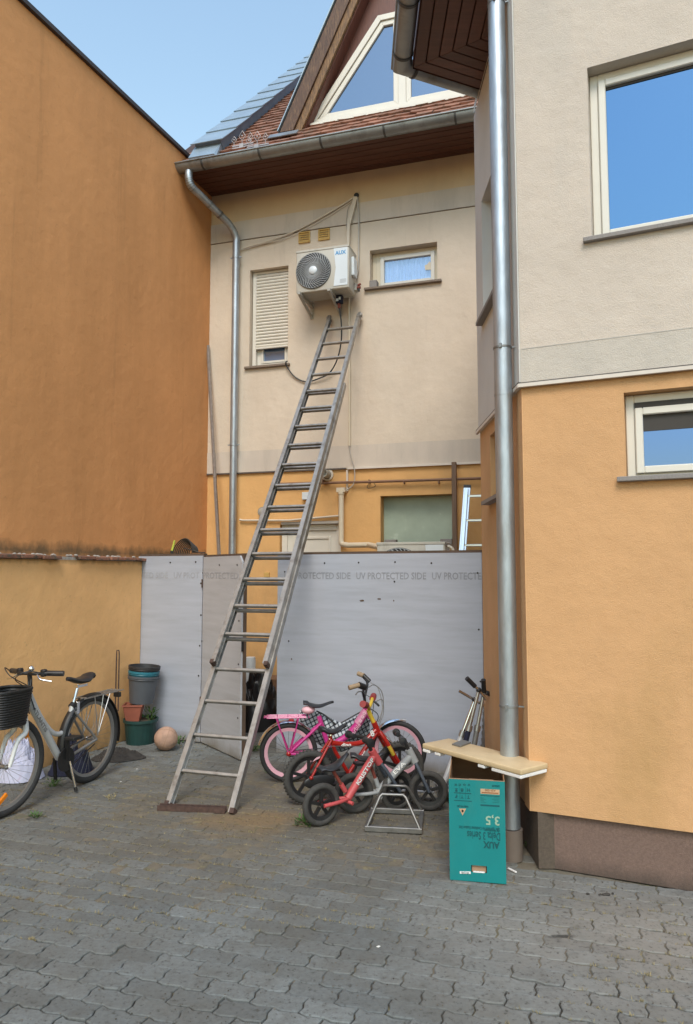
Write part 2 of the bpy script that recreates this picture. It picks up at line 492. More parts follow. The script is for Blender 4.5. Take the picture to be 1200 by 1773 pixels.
M['glass_shut'] = glass_mat('shutter_glass_blue_reflection', 0.25, body=(0.10, 0.17, 0.30))  # blue of a sky reflection put into the body colour
M['glass_dorm'] = glass_mat('dormer_glass', 0.30, tint=(0.62, 0.78, 1.0), body=(0.03, 0.04, 0.06))
M['glass_see'] = glass_mat('clear_glass', 0.18, see=0.97)
M['dark'] = mat('dark_interior', (0.015, 0.014, 0.014), 0.8)
M['dark_reflection'] = mat('slot_and_dark_reflection', (0.045, 0.04, 0.035), 0.7)  # shutter slot, and the dark reflections painted on the pane tops
M['curtain'] = mat('blue_lace_curtain', (0.50, 0.63, 0.86), 0.9, var=0.16, vs=26, stretch=(6, 1, 0.5))
M['frost'] = mat('frosted_film', (0.34, 0.42, 0.345), 0.45, var=0.10, vs=5, dirt=(0.42, 0.50, 0.42), dirt_s=10, dirt_lo=0.62, dirt_hi=0.7, dirt_stretch=(1, 1, 1))
M['shutter'] = mat('roller_shutter', (0.68, 0.65, 0.57), 0.45, var=0.04)
M['shutter_gap'] = mat('roller_shutter_gap', (0.20, 0.19, 0.17), 0.7)
M['vent'] = mat('yellow_vent', (0.56, 0.36, 0.11), 0.6, var=0.08)
M['acbody'] = mat('ac_cabinet', (0.50, 0.48, 0.42), 0.45, var=0.05, vs=5, dirt=(0.36, 0.34, 0.30), dirt_s=5)
M['acwhite'] = mat('ac_white_panel', (0.66, 0.72, 0.76), 0.35, var=0.03)
M['acgrille'] = mat('ac_grille', (0.33, 0.35, 0.36), 0.5, var=0.05)
M['acdark'] = mat('ac_inside', (0.035, 0.04, 0.045), 0.6)
M['acgrey'] = mat('ac_side', (0.38, 0.37, 0.33), 0.5, var=0.08)
M['bluetxt'] = mat('blue_print', (0.06, 0.30, 0.60), 0.5)
M['trunk'] = mat('pvc_trunking', (0.62, 0.55, 0.45), 0.5, var=0.05)
M['black'] = mat('black_plastic', (0.016, 0.016, 0.017), 0.45, var=0.1)
M['cable'] = mat('black_cable', (0.02, 0.025, 0.03), 0.5)
M['copper'] = mat('rusty_red', (0.22, 0.05, 0.035), 0.6)
M['brownpipe'] = mat('brown_painted_pipe', (0.21, 0.115, 0.07), 0.6, var=0.15, vs=10)
M['post'] = mat('brown_post', (0.17, 0.11, 0.075), 0.75, var=0.2, vs=14, stretch=(3, 3, 0.3))
M['alu'] = mat('ladder_aluminium', (0.38, 0.37, 0.35), 0.42, 0.75, var=0.18, vs=12, bump=0.15, bs=80, dirt=(0.22, 0.20, 0.18), dirt_s=9, dirt_stretch=(1, 1, 1))
M['alu_bright'] = mat('ladder_aluminium_bright', (0.62, 0.70, 0.78), 0.32, 0.85, var=0.08)
M['rust'] = mat('rusted_steel', (0.075, 0.043, 0.034), 0.8, var=0.35, vs=40, bump=0.4, bs=150)
M['board'] = mat('laminated_board', (0.39, 0.42, 0.49), 0.55, var=0.07, vs=5, stretch=(0.3, 0.3, 4), bump=0.08, bs=30, dirt=(0.33, 0.355, 0.41), dirt_s=4, dirt_lo=0.5, dirt_hi=0.75, dirt_stretch=(0.4, 0.4, 3))
M['board2'] = mat('laminated_board_dusty', (0.44, 0.455, 0.495), 0.6, var=0.07, vs=5, stretch=(0.3, 0.3, 4), bump=0.08, bs=30, dirt=(0.38, 0.385, 0.41), dirt_s=4, dirt_lo=0.5, dirt_hi=0.75, dirt_stretch=(0.4, 0.4, 3))
for k in ('board', 'board2'):
    stain(M[k], (0.17, 0.145, 0.10), 0.3, 1.0, band(0.0, 0.16, 5, 0.7), 0.8)
M['boardprint'] = mat('grey_print', (0.26, 0.275, 0.31), 0.6, var=0.15, vs=18)
M['boardprint2'] = mat('faint_grey_print', (0.345, 0.36, 0.40), 0.6, var=0.12, vs=18)
M['rail'] = mat('fence_rail', (0.10, 0.065, 0.045), 0.8, var=0.2)
M['screw'] = mat('screw', (0.05, 0.045, 0.04), 0.5, 0.5)
M['coping'] = mat('coping_brick', (0.25, 0.115, 0.075), 0.9, var=0.3, vs=30, bump=0.7, bs=100, piece=0.22, dirt=(0.10, 0.085, 0.065), dirt_s=14, dirt_lo=0.48, dirt_hi=0.6, dirt_stretch=(1, 1, 1))
M['mortar'] = mat('mortar_crumbs', (0.36, 0.33, 0.30), 0.95, var=0.3, vs=40, bump=1.0, bs=80)
M['tyre'] = mat('tyre_rubber', (0.022, 0.022, 0.023), 0.75, var=0.2, vs=30, bump=0.3, bs=120)
M['tyre_grey'] = mat('dusty_tyre_rubber', (0.05, 0.048, 0.045), 0.85, var=0.2, vs=30, bump=0.3, bs=120)
M['rim'] = mat('rim_alloy', (0.40, 0.40, 0.40), 0.35, 0.85)
M['spoke'] = mat('spoke_steel', (0.22, 0.22, 0.23), 0.35, 0.8)
M['pinkrim'] = mat('pink_rim', (0.66, 0.36, 0.43), 0.5, var=0.06, vs=20)
M['chrome'] = mat('chrome', (0.78, 0.79, 0.80), 0.14, 1.0, var=0.04)
M['standm'] = mat('stand_galvanised', (0.24, 0.24, 0.235), 0.45, 0.7, var=0.2, vs=20)
M['steel'] = mat('steel_tube', (0.42, 0.42, 0.42), 0.33, 0.85, var=0.15, vs=20)
M['silver'] = mat('silver_paint', (0.56, 0.57, 0.58), 0.32, 0.25, var=0.04)
M['silver_dark'] = mat('grey_paint', (0.24, 0.235, 0.23), 0.4, 0.4, var=0.06)
M['whitep'] = mat('white_paint', (0.68, 0.69, 0.68), 0.32, var=0.03)
M['magenta'] = mat('magenta_paint', (0.50, 0.035, 0.22), 0.3, var=0.06, vs=8, coat=0.3)
M['pinkp'] = mat('pink_paint', (0.66, 0.25, 0.40), 0.35, var=0.08, vs=14)
M['pinkprint'] = mat('pale_pink_print', (0.80, 0.50, 0.60), 0.5)
M['pinksoft'] = mat('pink_saddle', (0.74, 0.44, 0.50), 0.6)
M['redp'] = mat('red_paint', (0.34, 0.014, 0.010), 0.28, var=0.08, vs=10, coat=0.4)
M['yellowp'] = mat('yellow_paint', (0.60, 0.42, 0.05), 0.4, var=0.12, vs=30)
M['coral'] = mat('coral_red_paint', (0.50, 0.085, 0.09), 0.45, var=0.06, vs=9)
M['darkred'] = mat('dark_red_grip', (0.26, 0.035, 0.035), 0.6)
M['greyp'] = mat('pale_grey_paint', (0.32, 0.335, 0.345), 0.42, var=0.06, vs=9)
M['bluegrey'] = mat('blue_grey_fork', (0.07, 0.085, 0.11), 0.45)
M['tan'] = mat('tan_grip', (0.30, 0.22, 0.14), 0.7)
M['vinyl'] = mat('black_vinyl', (0.022, 0.023, 0.026), 0.38, var=0.1)
M['whiteprint'] = mat('white_print', (0.80, 0.80, 0.78), 0.5)
M['blackprint'] = mat('black_print', (0.015, 0.015, 0.015), 0.5)
M['wicker'] = mat('black_wicker', (0.018, 0.018, 0.018), 0.55, var=0.3, vs=40)
M['amber'] = mat('amber_reflector', (0.75, 0.22, 0.01), 0.25, var=0.1)
M['cloth'] = mat('pale_cloth', (0.52, 0.54, 0.70), 0.95, var=0.08, vs=9, bump=0.3, bs=200, dirt=(0.40, 0.30, 0.42), dirt_s=9, dirt_lo=0.58, dirt_hi=0.68, dirt_stretch=(1, 1, 1))
M['bagblack'] = mat('black_bin_bag', (0.012, 0.012, 0.014), 0.35, var=0.2)
M['navy'] = mat('navy_fabric', (0.012, 0.014, 0.035), 0.9, var=0.2)
M['mud'] = mat('dirty_dark_mat', (0.045, 0.040, 0.036), 0.95, var=0.35, vs=30, bump=0.8, bs=90)
M['potgreen'] = mat('green_plastic_pot', (0.014, 0.052, 0.048), 0.5, var=0.15, vs=12)
M['terra'] = mat('terracotta_plastic', (0.30, 0.095, 0.06), 0.6, var=0.08, vs=12)
M['potgrey'] = mat('grey_plastic_bucket', (0.085, 0.095, 0.11), 0.45, var=0.1, vs=8)
M['potteal'] = mat('teal_plastic_bucket', (0.025, 0.17, 0.23), 0.4, var=0.08)
M['potblack'] = mat('black_plastic_bucket', (0.03, 0.03, 0.033), 0.5, var=0.1)
M['soil'] = mat('soil', (0.12, 0.085, 0.06), 0.95, var=0.3, vs=50, bump=1, bs=100)
M['ballm'] = mat('faded_ball', (0.42, 0.27, 0.20), 0.8, var=0.18, vs=14, bump=0.5, bs=150, dirt=(0.28, 0.19, 0.14), dirt_s=12, dirt_lo=0.5, dirt_hi=0.7, dirt_stretch=(1, 1, 1))
M['leaf'] = mat('weed_leaf', (0.055, 0.115, 0.025), 0.7, var=0.35, vs=30, piece=0.3)
M['leafdry'] = mat('dry_grass', (0.24, 0.20, 0.10), 0.85, var=0.3, vs=30, piece=0.3)
M['teal'] = mat('teal_printed_cardboard', (0.0, 0.20, 0.205), 0.55, var=0.07, vs=6, bump=0.15, bs=40, dirt=(0.02, 0.20, 0.19), dirt_s=5)
M['card'] = mat('brown_cardboard', (0.28, 0.15, 0.07), 0.9, var=0.08, vs=8, stretch=(1, 1, 3))
M['carddark'] = mat('cardboard_edge', (0.33, 0.21, 0.13), 0.9, var=0.1)
M['tealdark'] = mat('teal_dark_print', (0.0, 0.075, 0.085), 0.6)
M['tealgreen'] = mat('pale_grey_green_print', (0.27, 0.40, 0.30), 0.6)
M['kraft'] = mat('kraft_label', (0.50, 0.33, 0.20), 0.8)
M['labelred'] = mat('brown_label_print', (0.25, 0.10, 0.04), 0.8)
M['beigetop'] = mat('beige_painted_lid', (0.58, 0.45, 0.27), 0.55, var=0.08, vs=6, dirt=(0.50, 0.38, 0.22), dirt_s=7, dirt_stretch=(1, 1, 1))
M['foam'] = mat('white_foam', (0.78, 0.78, 0.78), 0.8)
M['phone'] = mat('grey_plate', (0.22, 0.22, 0.21), 0.35, 0.5, var=0.15, vs=50)
M['brick'] = mat('old_brown_box', (0.16, 0.085, 0.045), 0.9, var=0.25, vs=20)
M['hose'] = mat('dark_hose', (0.035, 0.03, 0.025), 0.5)
M['hoseend'] = mat('yellow_green_clamp', (0.50, 0.55, 0.08), 0.5)
M['wire'] = mat('pale_wire', (0.36, 0.33, 0.33), 0.4, 0.3)
M['wirepale'] = mat('grey_conduit', (0.45, 0.42, 0.38), 0.6)
M['paint_flake'] = mat('paint_flake', (0.75, 0.75, 0.72), 0.8)
M['flash'] = mat('roof_edge_flashing', (0.05, 0.04, 0.04), 0.6)

# plaid cloth: a woven check, printed
def plaid():
    m = bpy.data.materials.new('checked_fabric'); m.use_nodes = True
    nt = m.node_tree; N = nt.nodes; L = nt.links; b = N['Principled BSDF']; b.inputs['Roughness'].default_value = 0.9
    tc = N.new('ShaderNodeTexCoord')
    mp = N.new('ShaderNodeMapping'); mp.inputs['Rotation'].default_value = (0, R_(24), 0); L.new(tc.outputs['Object'], mp.inputs[0])
    sp = N.new('ShaderNodeSeparateXYZ'); L.new(mp.outputs[0], sp.inputs[0])
    outs = []
    for ax, sc in (('X', 200), ('Z', 200)):
        a = N.new('ShaderNodeMath'); a.operation = 'MULTIPLY'; L.new(sp.outputs[ax], a.inputs[0]); a.inputs[1].default_value = sc
        s = N.new('ShaderNodeMath'); s.operation = 'SINE'; L.new(a.outputs[0], s.inputs[0])
        g = N.new('ShaderNodeMath'); g.operation = 'GREATER_THAN'; L.new(s.outputs[0], g.inputs[0]); g.inputs[1].default_value = 0.5
        outs.append(g)
    ad = N.new('ShaderNodeMath'); ad.operation = 'ADD'; L.new(outs[0].outputs[0], ad.inputs[0]); L.new(outs[1].outputs[0], ad.inputs[1])
    dv = N.new('ShaderNodeMath'); dv.operation = 'MULTIPLY'; L.new(ad.outputs[0], dv.inputs[0]); dv.inputs[1].default_value = 0.5
    cr = N.new('ShaderNodeValToRGB'); L.new(dv.outputs[0], cr.inputs[0])
    e = cr.color_ramp.elements
    e[0].color = (0.50, 0.55, 0.58, 1); e[1].color = (0.015, 0.015, 0.02, 1)
    x = cr.color_ramp.elements.new(0.5); x.color = (0.10, 0.12, 0.14, 1)
    L.new(cr.outputs[0], b.inputs['Base Color'])
    return m
M['plaid'] = plaid()

# paving
M['paver'] = mat('concrete_paver', (0.165, 0.180, 0.178), 0.85, var=0.16, vs=55, bump=0.9, bs=220, piece=0.19)
M['bedding'] = mat('joint_sand', (0.065, 0.054, 0.040), 0.95, var=0.3, vs=25, bump=0.8, bs=120)
for k in ('paver', 'bedding'):
    stain(M[k], (0.150, 0.130, 0.096), 0.10, 0.75, patch(-0.2, 5.1, 3.0, 1.75, 2.6, 0.8), 0.85)
    stain(M[k], (0.105, 0.095, 0.075), 0.42, 0.66, spots(2.0), 0.5)
    stain(M[k], (0.28, 0.262, 0.232), 0.2, 1.0, patch(1.4, 3.3, 1.7, 1.2, 1.6, 0.5), 0.7 if k == 'paver' else 0)
    stain(M[k], (0.10, 0.10, 0.09), 0.50, 0.62, spots(11), 0.35)
    stain(M[k], (0.22, 0.15, 0.075), 0.25, 0.8, patch(-0.62, 4.85, 0.62, 0.42, 5, 0.7), 0.85)
    stain(M[k], (0.05, 0.047, 0.04), 0.55, 0.66, spots(44), 0.75)
stain(M['bedding'], (0.26, 0.225, 0.11), 0.54, 0.62, spots(5), 0.75)
stain(M['paver'], (0.035, 0.033, 0.03), 0.35, 0.8, patch(0.95, 3.35, 0.12, 0.035, 20, 0.7), 0.9)

M['film'] = mat('soil_film', (0.165, 0.143, 0.105), 0.95, var=0.22, vs=18, bump=0.9, bs=160, dirt=(0.10, 0.095, 0.07), dirt_s=4, dirt_stretch=(1, 1, 1))
stain(M['film'], (0.21, 0.145, 0.075), 0.25, 0.8, patch(-0.62, 4.85, 0.62, 0.42, 5, 0.7), 0.85)
stain(M['film'], (0.10, 0.105, 0.05), 0.54, 0.64, spots(3.3), 0.6)
stain(M['film'], (0.30, 0.26, 0.13), 0.57, 0.64, spots(8), 0.6)
stain(M['film'], (0.05, 0.047, 0.04), 0.58, 0.66, spots(40), 0.6)
# ------------------------------------------------------------------ planes of the place
pL0 = G(237, 1275)
WL = Plane(pL0, vpdir(1090))                      # yard wall on the left
Lo = 0.15                                         # the orange building stands back by this much
sc, zc = WL.sz(357, 990, Lo)
Pc = WL.w(sc, Lo, 0)                              # where the orange building meets the back house
WB = Plane(Pc, -vpdir(-3500))                     # back house
pF = G(347, 1287)
WF = Plane(pF, -vpdir(-2100))                     # fence
rC1 = ray(911.6, 990); C1 = Vector((rC1.x, rC1.y)) * (4.10 / rC1.y)
WR = Plane(C1, -vpdir(-2150))                     # right house, front
WCH = Plane(C1, -vpdir(610))                      # right house, canted side (s = 0 at the corner, negative going back)
sC2 = WCH.sz(835, 990)[0]

def box_wall(mb, s0, s1, z0, z1, holes, y=0.0, dep=0.14):
    ss = sorted({s0, s1} | {h[i] for h in holes for i in (0, 1)})
    zs = sorted({z0, z1} | {h[i] for h in holes for i in (2, 3)})
    ss = [a for a in ss if s0 <= a <= s1]; zs = [a for a in zs if z0 <= a <= z1]
    for i in range(len(ss) - 1):
        for j in range(len(zs) - 1):
            cs, cz = (ss[i] + ss[i+1]) / 2, (zs[j] + zs[j+1]) / 2
            if any(h[0] < cs < h[1] and h[2] < cz < h[3] for h in holes): continue
            mb.add([(ss[i], y, zs[j]), (ss[i+1], y, zs[j]), (ss[i+1], y, zs[j+1]), (ss[i], y, zs[j+1])], [(0, 1, 2, 3)])
    for h in holes:
        a, b, c, d = max(h[0], s0), min(h[1], s1), max(h[2], z0), min(h[3], z1)
        if a >= b or c >= d: continue
        Y = y + (h[4] if len(h) > 4 else dep)
        if h[0] >= s0: mb.add([(a, y, c), (a, Y, c), (a, Y, d), (a, y, d)], [(0, 1, 2, 3)])
        if h[1] <= s1: mb.add([(b, y, c), (b, Y, c), (b, Y, d), (b, y, d)], [(0, 1, 2, 3)])
        if h[3] <= z1: mb.add([(a, y, d), (b, y, d), (b, Y, d), (a, Y, d)], [(0, 1, 2, 3)])
        if h[2] >= z0: mb.add([(a, y, c), (b, y, c), (b, Y, c), (a, Y, c)], [(0, 1, 2, 3)])

def frame_rect(mb, a, b, c, d, t, y0, y1):
    """four members, butted"""
    mb.box((a, y0, c), (a + t, y1, d)); mb.box((b - t, y0, c), (b, y1, d))
    mb.box((a + t, y0, c), (b - t, y1, c + t)); mb.box((a + t, y0, d - t), (b - t, y1, d))

# ------------------------------------------------------------------ ground and paving
gm = MB(); gm.add([(-400, -400, -0.0125), (400, -400, -0.0125), (400, 400, -0.0125), (-400, 400, -0.0125)], [(0, 1, 2, 3)])
ground = gm.build('ground', M['bedding']); ground['kind'] = 'structure'
paving = bpy.data.objects.new('paving', None); C.objects.link(paving); paving['kind'] = 'structure'
PL_, PW_ = 0.200, 0.100
pdir = -vpdir(-2950)
WP = Plane(G(600, 1700), pdir)
paving.location = WP.w(0, 0, 0); paving.rotation_euler = (0, 0, WP.ang)

def paver_outline(ins):
    pts = []
    A = 0.0062
    n = 6
    hl = PL_/2
    def wv(x): return A * math.sin(2*PI*x/0.1 + 2.1) 
    def we(t): return 0.0065 * math.sin(2*PI*(t + 0.5))
    for i in range(n + 1):
        x = -hl + PL_ * i / n
        xe = max(-hl + ins + we(-0.5), min(hl - ins, x))
        pts.append((xe + (we(-0.5) if i in (0, n) else 0), -PW_/2 + ins + wv(x)))
    for i in range(1, 3):
        t = -0.5 + i / 3
        pts.append((hl - ins + we(t), t * (PW_ - 2*ins) + wv(hl) ))
    for i in range(n, -1, -1):
        x = -hl + PL_ * i / n
        xe = max(-hl + ins, min(hl - ins, x))
        pts.append((xe, PW_/2 - ins + wv(x)))
    for i in range(2, 0, -1):
        t = -0.5 + i / 3
        pts.append((-hl + ins + we(t), t * (PW_ - 2*ins) + wv(hl)))
    return pts
po = paver_outline(0.0030); pi_ = paver_outline(0.0068)
npv = len(po)
def paver_geo():
    vs = [(x, y, 0.0) for x, y in pi_] + [(x, y, -0.004) for x, y in po] + [(x, y, -0.015) for x, y in po]
    fs = [tuple(range(npv))]
    for i in range(npv):
        j = (i + 1) % npv
        fs.append((i, i + npv, j + npv, j)); fs.append((i + npv, i + 2*npv, j + 2*npv, j + npv))
    return vs, fs
pvs, pfs = paver_geo()
pm = MB(); pm.add(pvs, pfs); paver_mesh = pm.mesh('paver'); paver_mesh.materials.append(M['paver'])
for p in paver_mesh.polygons: p.use_smooth = False
cells = []
def to_px(w):
    d = Vector(w) - Vector((0, 0, H))
    cp, sp = math.cos(PITCH), math.sin(PITCH)
    zf = d.y * cp + d.z * sp
    if zf < 0.1: return None
    return (600 + FPX * d.x / zf, 886.5 - FPX * (-d.y * sp + d.z * cp) / zf, zf)
for j in range(-22, 62):
    for i in range(-30, 34):
        s = (i + (0.5 if j % 2 else 0)) * PL_; y = j * PW_
        w = WP.w(s, y, 0)
        if w.y > 8.3 or w.y < 0.9: continue
        if WL.loc(w).y > 0.02 and w.y < 7.2: continue          # under the left wall
        q = WR.loc(w); q2 = WCH.loc(w)
        if q.y > -0.02 and q2.y > -0.02: continue             # under the right house
        if WL.loc(w).y > 0.25: continue
        px = to_px(w)
        if px is None: continue
        vis = -90 < px[0] < 1290 and 1200 < px[1] < 1830
        if not vis and abs(w.x) > 5: continue
        cells.append((0 if vis else 1, px[2], s, y))
cells.sort()
stuff = MB()
for k, (nv, d, s, y) in enumerate(cells):
    dz = random.uniform(-0.0034, 0.0018)
    tx, ty, tz = random.gauss(0, 0.012), random.gauss(0, 0.014), random.gauss(0, 0.011)
    js, jy = random.gauss(0, 0.0007), random.gauss(0, 0.0007)
    if k < 300:
        o = bpy.data.objects.new('paver', paver_mesh); C.objects.link(o)
        o.parent = paving; o.location = (s + js, y + jy, dz); o.rotation_euler = (tx, ty, tz)
    else:
        Mx = Matrix.Translation((s + js, y + jy, dz)) @ Matrix.Rotation(tz, 4, 'Z') @ Matrix.Rotation(ty, 4, 'Y') @ Matrix.Rotation(tx, 4, 'X')
        n0 = len(stuff.v)
        stuff.v += [Mx @ Vector(p) for p in pvs]
        stuff.f += [tuple(i + n0 for i in f) for f in pfs]
me = bpy.data.meshes.new('distant_pavers'); me.from_pydata(stuff.v, [], stuff.f); me.materials.append(M['paver'])
o = bpy.data.objects.new('distant_pavers', me); C.objects.link(o); o.parent = paving; o['kind'] = 'stuff'

# soil trodden over the pavers: an uneven skin that only shows where it rises above their tops
random.seed(3)
x0_, x1_, y0_, y1_, st_ = -3.3, 2.4, 3.0, 7.2, 0.022
nx_, ny_ = int((x1_ - x0_)/st_), int((y1_ - y0_)/st_)
vs = []; fs = []
for j in range(ny_ + 1):
    for i in range(nx_ + 1):
        x, y = x0_ + i*st_, y0_ + j*st_
        msk = 1 - max(0, ((x + 0.25)/3.2)**2 + ((y - 5.0)/1.75)**2)
        n1 = noise.fractal(Vector((x*1.1, y*1.6, 1.7)), 0.8, 2.1, 5)
        n2 = noise.noise(Vector((x*26, y*26, 4.0)))
        n3 = noise.fractal(Vector((x*7, y*7, 9.1)), 0.9, 2.0, 4)
        z = -0.0095 + 0.0062*max(0, msk)**0.5 + 0.0036*n1 + 0.0034*n3 + 0.0022*n2
        z = min(z, 0.0012 + 0.0012*n2)
        if msk < 0.02: z = min(z, -0.006)
        vs.append((x, y, z))
for j in range(ny_):
    for i in range(nx_):
        a = j*(nx_+1) + i; fs.append((a, a+1, a+nx_+2, a+nx_+1))
me = bpy.data.meshes.new('soil_film'); me.from_pydata(vs, [], fs); me.materials.append(M['film'])
for p in me.polygons: p.use_smooth = True
o = bpy.data.objects.new('soil_film', me); C.objects.link(o); tag(o, 'trodden soil and sand lying over the paving', 'soil', kind='stuff')

# ------------------------------------------------------------------ left: orange building and yard wall
sB_end = WL.cross(WB, Lo)
zTop = WL.sz(328, 278, Lo)[1]
lb = thing('apartment_building', 'tall windowless orange plastered building along the left edge', 'building', WL, -4, Lo, 0)
m = MB(); m.box((-9.5, Lo, 0), (sB_end + 0.0, 5.0, zTop)); m.build('wall', M['l_orange'], lb)
m = MB(); m.box((-9.6, Lo - 0.035, zTop + 0.003), (sB_end + 0.01, 5.05, zTop + 0.045)); m.build('roof_edge', M['flash'], lb)
zY = WL.sz(237, 972)[1]
yw = thing('yard_wall', 'low stained yellow plastered wall behind the white bicycle', 'wall', WL, -2, 0, 0)
m = MB(); m.box((-9.0, 0, 0), (0.02, Lo - 0.003, zY)); m.build('plaster', M['l_yellow'], yw)
m = MB(); m.box((-9.0, 0.006, zY + 0.001), (0.03, Lo - 0.004, zY + 0.028)); m.build('mortar_bed', M['mortar'], yw)
s = 0.10; k = 0
while s > -5.2:
    l = random.uniform(0.17, 0.22)
    m = MB(); y0 = -0.05 + random.uniform(-0.012, 0.012); h = random.uniform(0.022, 0.03)
    z0 = zY + 0.004 + random.uniform(-0.004, 0.004)
    m.hexa([(s-l, y0, z0), (s, y0+random.uniform(-.008,.008), z0+random.uniform(-.004,.004)), (s, 0.1, z0), (s-l, 0.1, z0)],
           [(s-l, y0, z0+h), (s, y0, z0+h), (s, 0.1, z0+h+0.01), (s-l, 0.1, z0+h+0.01)])
    if k % 6 != 5: m.build('brick', M['coping'], yw, bevel=0.003)
    s -= l + random.uniform(0.004, 0.014); k += 1
m = MB()
for i in range(90):
    a = random.uniform(-4, 0.1); r = random.uniform(0.006, 0.02)
    m.ball((a, random.uniform(-0.02, 0.11), zY + 0.035 + r*0.3), r, 5, 4, sz=0.6)
o = m.build('mortar_crumbs', M['mortar'], yw); o['kind'] = 'stuff'

# ------------------------------------------------------------------ back house
bh = thing('back_house', 'beige and ochre two-storey house facing us, tiled roof and brown soffit', 'house', WB, 2.5, 0, 0)
sBR = WB.sz(1000, 990)[0]
zTrim = (WB.sz(420, 817)[1] + WB.sz(830, 803)[1]) / 2
zBand1 = WB.sz(600, 772)[1]
zGro = (WB.sz(357, 426)[1] + WB.sz(825, 357)[1]) / 2
zB3 = (WB.sz(357, 392)[1] + WB.sz(825, 322)[1]) / 2
zE = (WB.sz(357, 345)[1] + WB.sz(823, 262)[1]) / 2
def hole(pl, u0, v0, u1, v1, y=0):
    """rectangle on the plane from the pixels of its lower-left and upper-right corners"""
    a, c = pl.sz(u0, v0, y); b, d = pl.sz(u1, v1, y)
    return [a, b, c, d]
hS = hole(WB, 432, 636, 500, 460)        # shutter window
hK = hole(WB, 641, 500, 757, 419)        # curtain window
hF = hole(WB, 659, 944, 784, 855)        # frosted window
hD = hole(WB, 482, 1230, 590, 906)       # white door
hD[2] = 0.02
m = MB(); box_wall(m, -0.02, sBR, 0, zTrim, [tuple(hF) + (0.16,), tuple(hD) + (0.12,)]); m.build('ground_floor_wall', M['b_orange'], bh)
m = MB(); box_wall(m, -0.02, sBR, zTrim, zBand1, [], y=-0.016); m.box((-0.02, -0.016, zTrim - 0.004), (sBR, 0.0, zTrim - 0.001)); m.build('lower_band', M['b_band'], bh)
m = MB(); box_wall(m, -0.02, sBR, zBand1, zGro - 0.006, [tuple(hS) + (0.14,), tuple(hK) + (0.16,)], y=-0.010); m.build('upper_wall', M['b_cream'], bh)
m = MB(); m.box((-0.02, -0.001, zGro - 0.02), (sBR, 0.02, zGro + 0.02)); m.build('groove', M['groove'], bh)
m = MB(); m.box((-0.02, -0.014, zGro + 0.006), (sBR, 0.02, zB3)); m.build('upper_band', M['b_band'], bh, label='pale plaster band above the groove')
m = MB(); m.box((-0.02, -0.006, zB3 + 0.001), (sBR, 0.02, zE + 0.1)); m.build('eaves_wall', M['b_top'], bh)
m = MB(); m.box((-0.02, 0.3, 0), (sBR, 7.0, zE)); m.build('house_body', M['b_cream'], bh)
m = MB(); m.box((-0.01, 0.02, 0.3), (0.05, 0.31, zE)); m.build('end_wall', M['b_cream'], bh)
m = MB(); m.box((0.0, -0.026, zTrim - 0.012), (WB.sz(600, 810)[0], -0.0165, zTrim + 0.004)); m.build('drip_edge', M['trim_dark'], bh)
m = MB(); m.box((WB.sz(603, 810)[0], -0.034, zTrim - 0.016), (sBR, -0.0165, zTrim + 0.008)); m.build('white_trim', M['trim_white'], bh)

# shutter window
a, b, c, d = hS
w = MB(); frame_rect(w, a + .002, b - .002, c + .002, d - .002, 0.055, 0.10, 0.16)
w.box((a + 0.057, 0.105, c + 0.057), (a + 0.105, 0.15, d - 0.057))
win = w.build('window', M['pvc'], bh, bevel=0.003, label='narrow window with its roller shutter most of the way down')
zs = WB.sz(460, 598)[1]
w = MB(); frame_rect(w, a + 0.107, b - 0.057, c + 0.059, zs + 0.1, 0.028, 0.095, 0.14); w.build('sash', M['pvc'], win, bevel=0.003)
w = MB(); w.box((a + 0.11, 0.125, c + 0.06), (b - 0.06, 0.13, zs + 0.12)); w.build('pane', M['glass_shut'], win)
w = MB(); w.box((a + 0.01, 0.055, c + 0.003), (a + 0.055, 0.098, d - 0.003)); w.build('guide_rail', M['pvc'], win, bevel=0.002)
n = 24; hsl = (d - zs) / n
for i in range(n):
    z0 = zs + i * hsl
    w = MB()
    arc = [(0.062 - 0.009*math.sin(PI*t/4), z0 + 0.002 + (hsl - 0.006) * t/4) for t in range(5)] + [(0.07, z0 + hsl - 0.004), (0.07, z0 + 0.002)]
    w.prism(arc, 'x', a + 0.057, b - 0.004); w.build('slat', M['shutter'], win)
w = MB(); w.box((a + 0.057, 0.071, zs + 0.003), (b - 0.004, 0.08, d - 0.002)); w.build('shutter_backing', M['shutter_gap'], win)
w = MB(); w.box((a + 0.057, 0.048, zs - 0.022), (b - 0.004, 0.078, zs - 0.0005)); w.build('bottom_rail', M['pvc'], win, bevel=0.003)
w = MB(); w.box((a - 0.05, -0.05, c - 0.028), (b + 0.03, 0.1, c)); w.build('sill', M['sill_brown'], win, bevel=0.003)

# curtain window
a, b, c, d = hK
w = MB(); frame_rect(w, a + .002, b - .002, c + .002, d - .002, 0.05, 0.10, 0.17)
win = w.build('window', M['pvc_cream'], bh, bevel=0.004, label='small window with a pale blue lace curtain')
w = MB(); frame_rect(w, a + 0.10, b - 0.045, c + 0.035, d - 0.055, 0.045, 0.075, 0.13); w.build('sash', M['pvc'], win, bevel=0.004)
w = MB(); w.box((a + 0.052, 0.098, c + 0.052), (a + 0.099, 0.16, d - 0.052)); w.build('frame_filler', M['pvc_cream'], win)
w = MB(); w.box((a + 0.14, 0.10, c + 0.078), (b - 0.088, 0.104, d - 0.098)); w.build('pane', M['glass_see'], win)
w = MB(); nn = 70; vs = []; fs = []
for i in range(nn + 1):
    s = a + 0.13 + (b - 0.08 - a - 0.13) * i / nn
    y = 0.135 + 0.010*math.sin(i*0.9) + 0.006*math.sin(i*2.3 + 1)
    vs += [(s, y, c + 0.06), (s, y, d - 0.08)]
for i in range(nn): fs.append((2*i, 2*i+2, 2*i+3, 2*i+1))
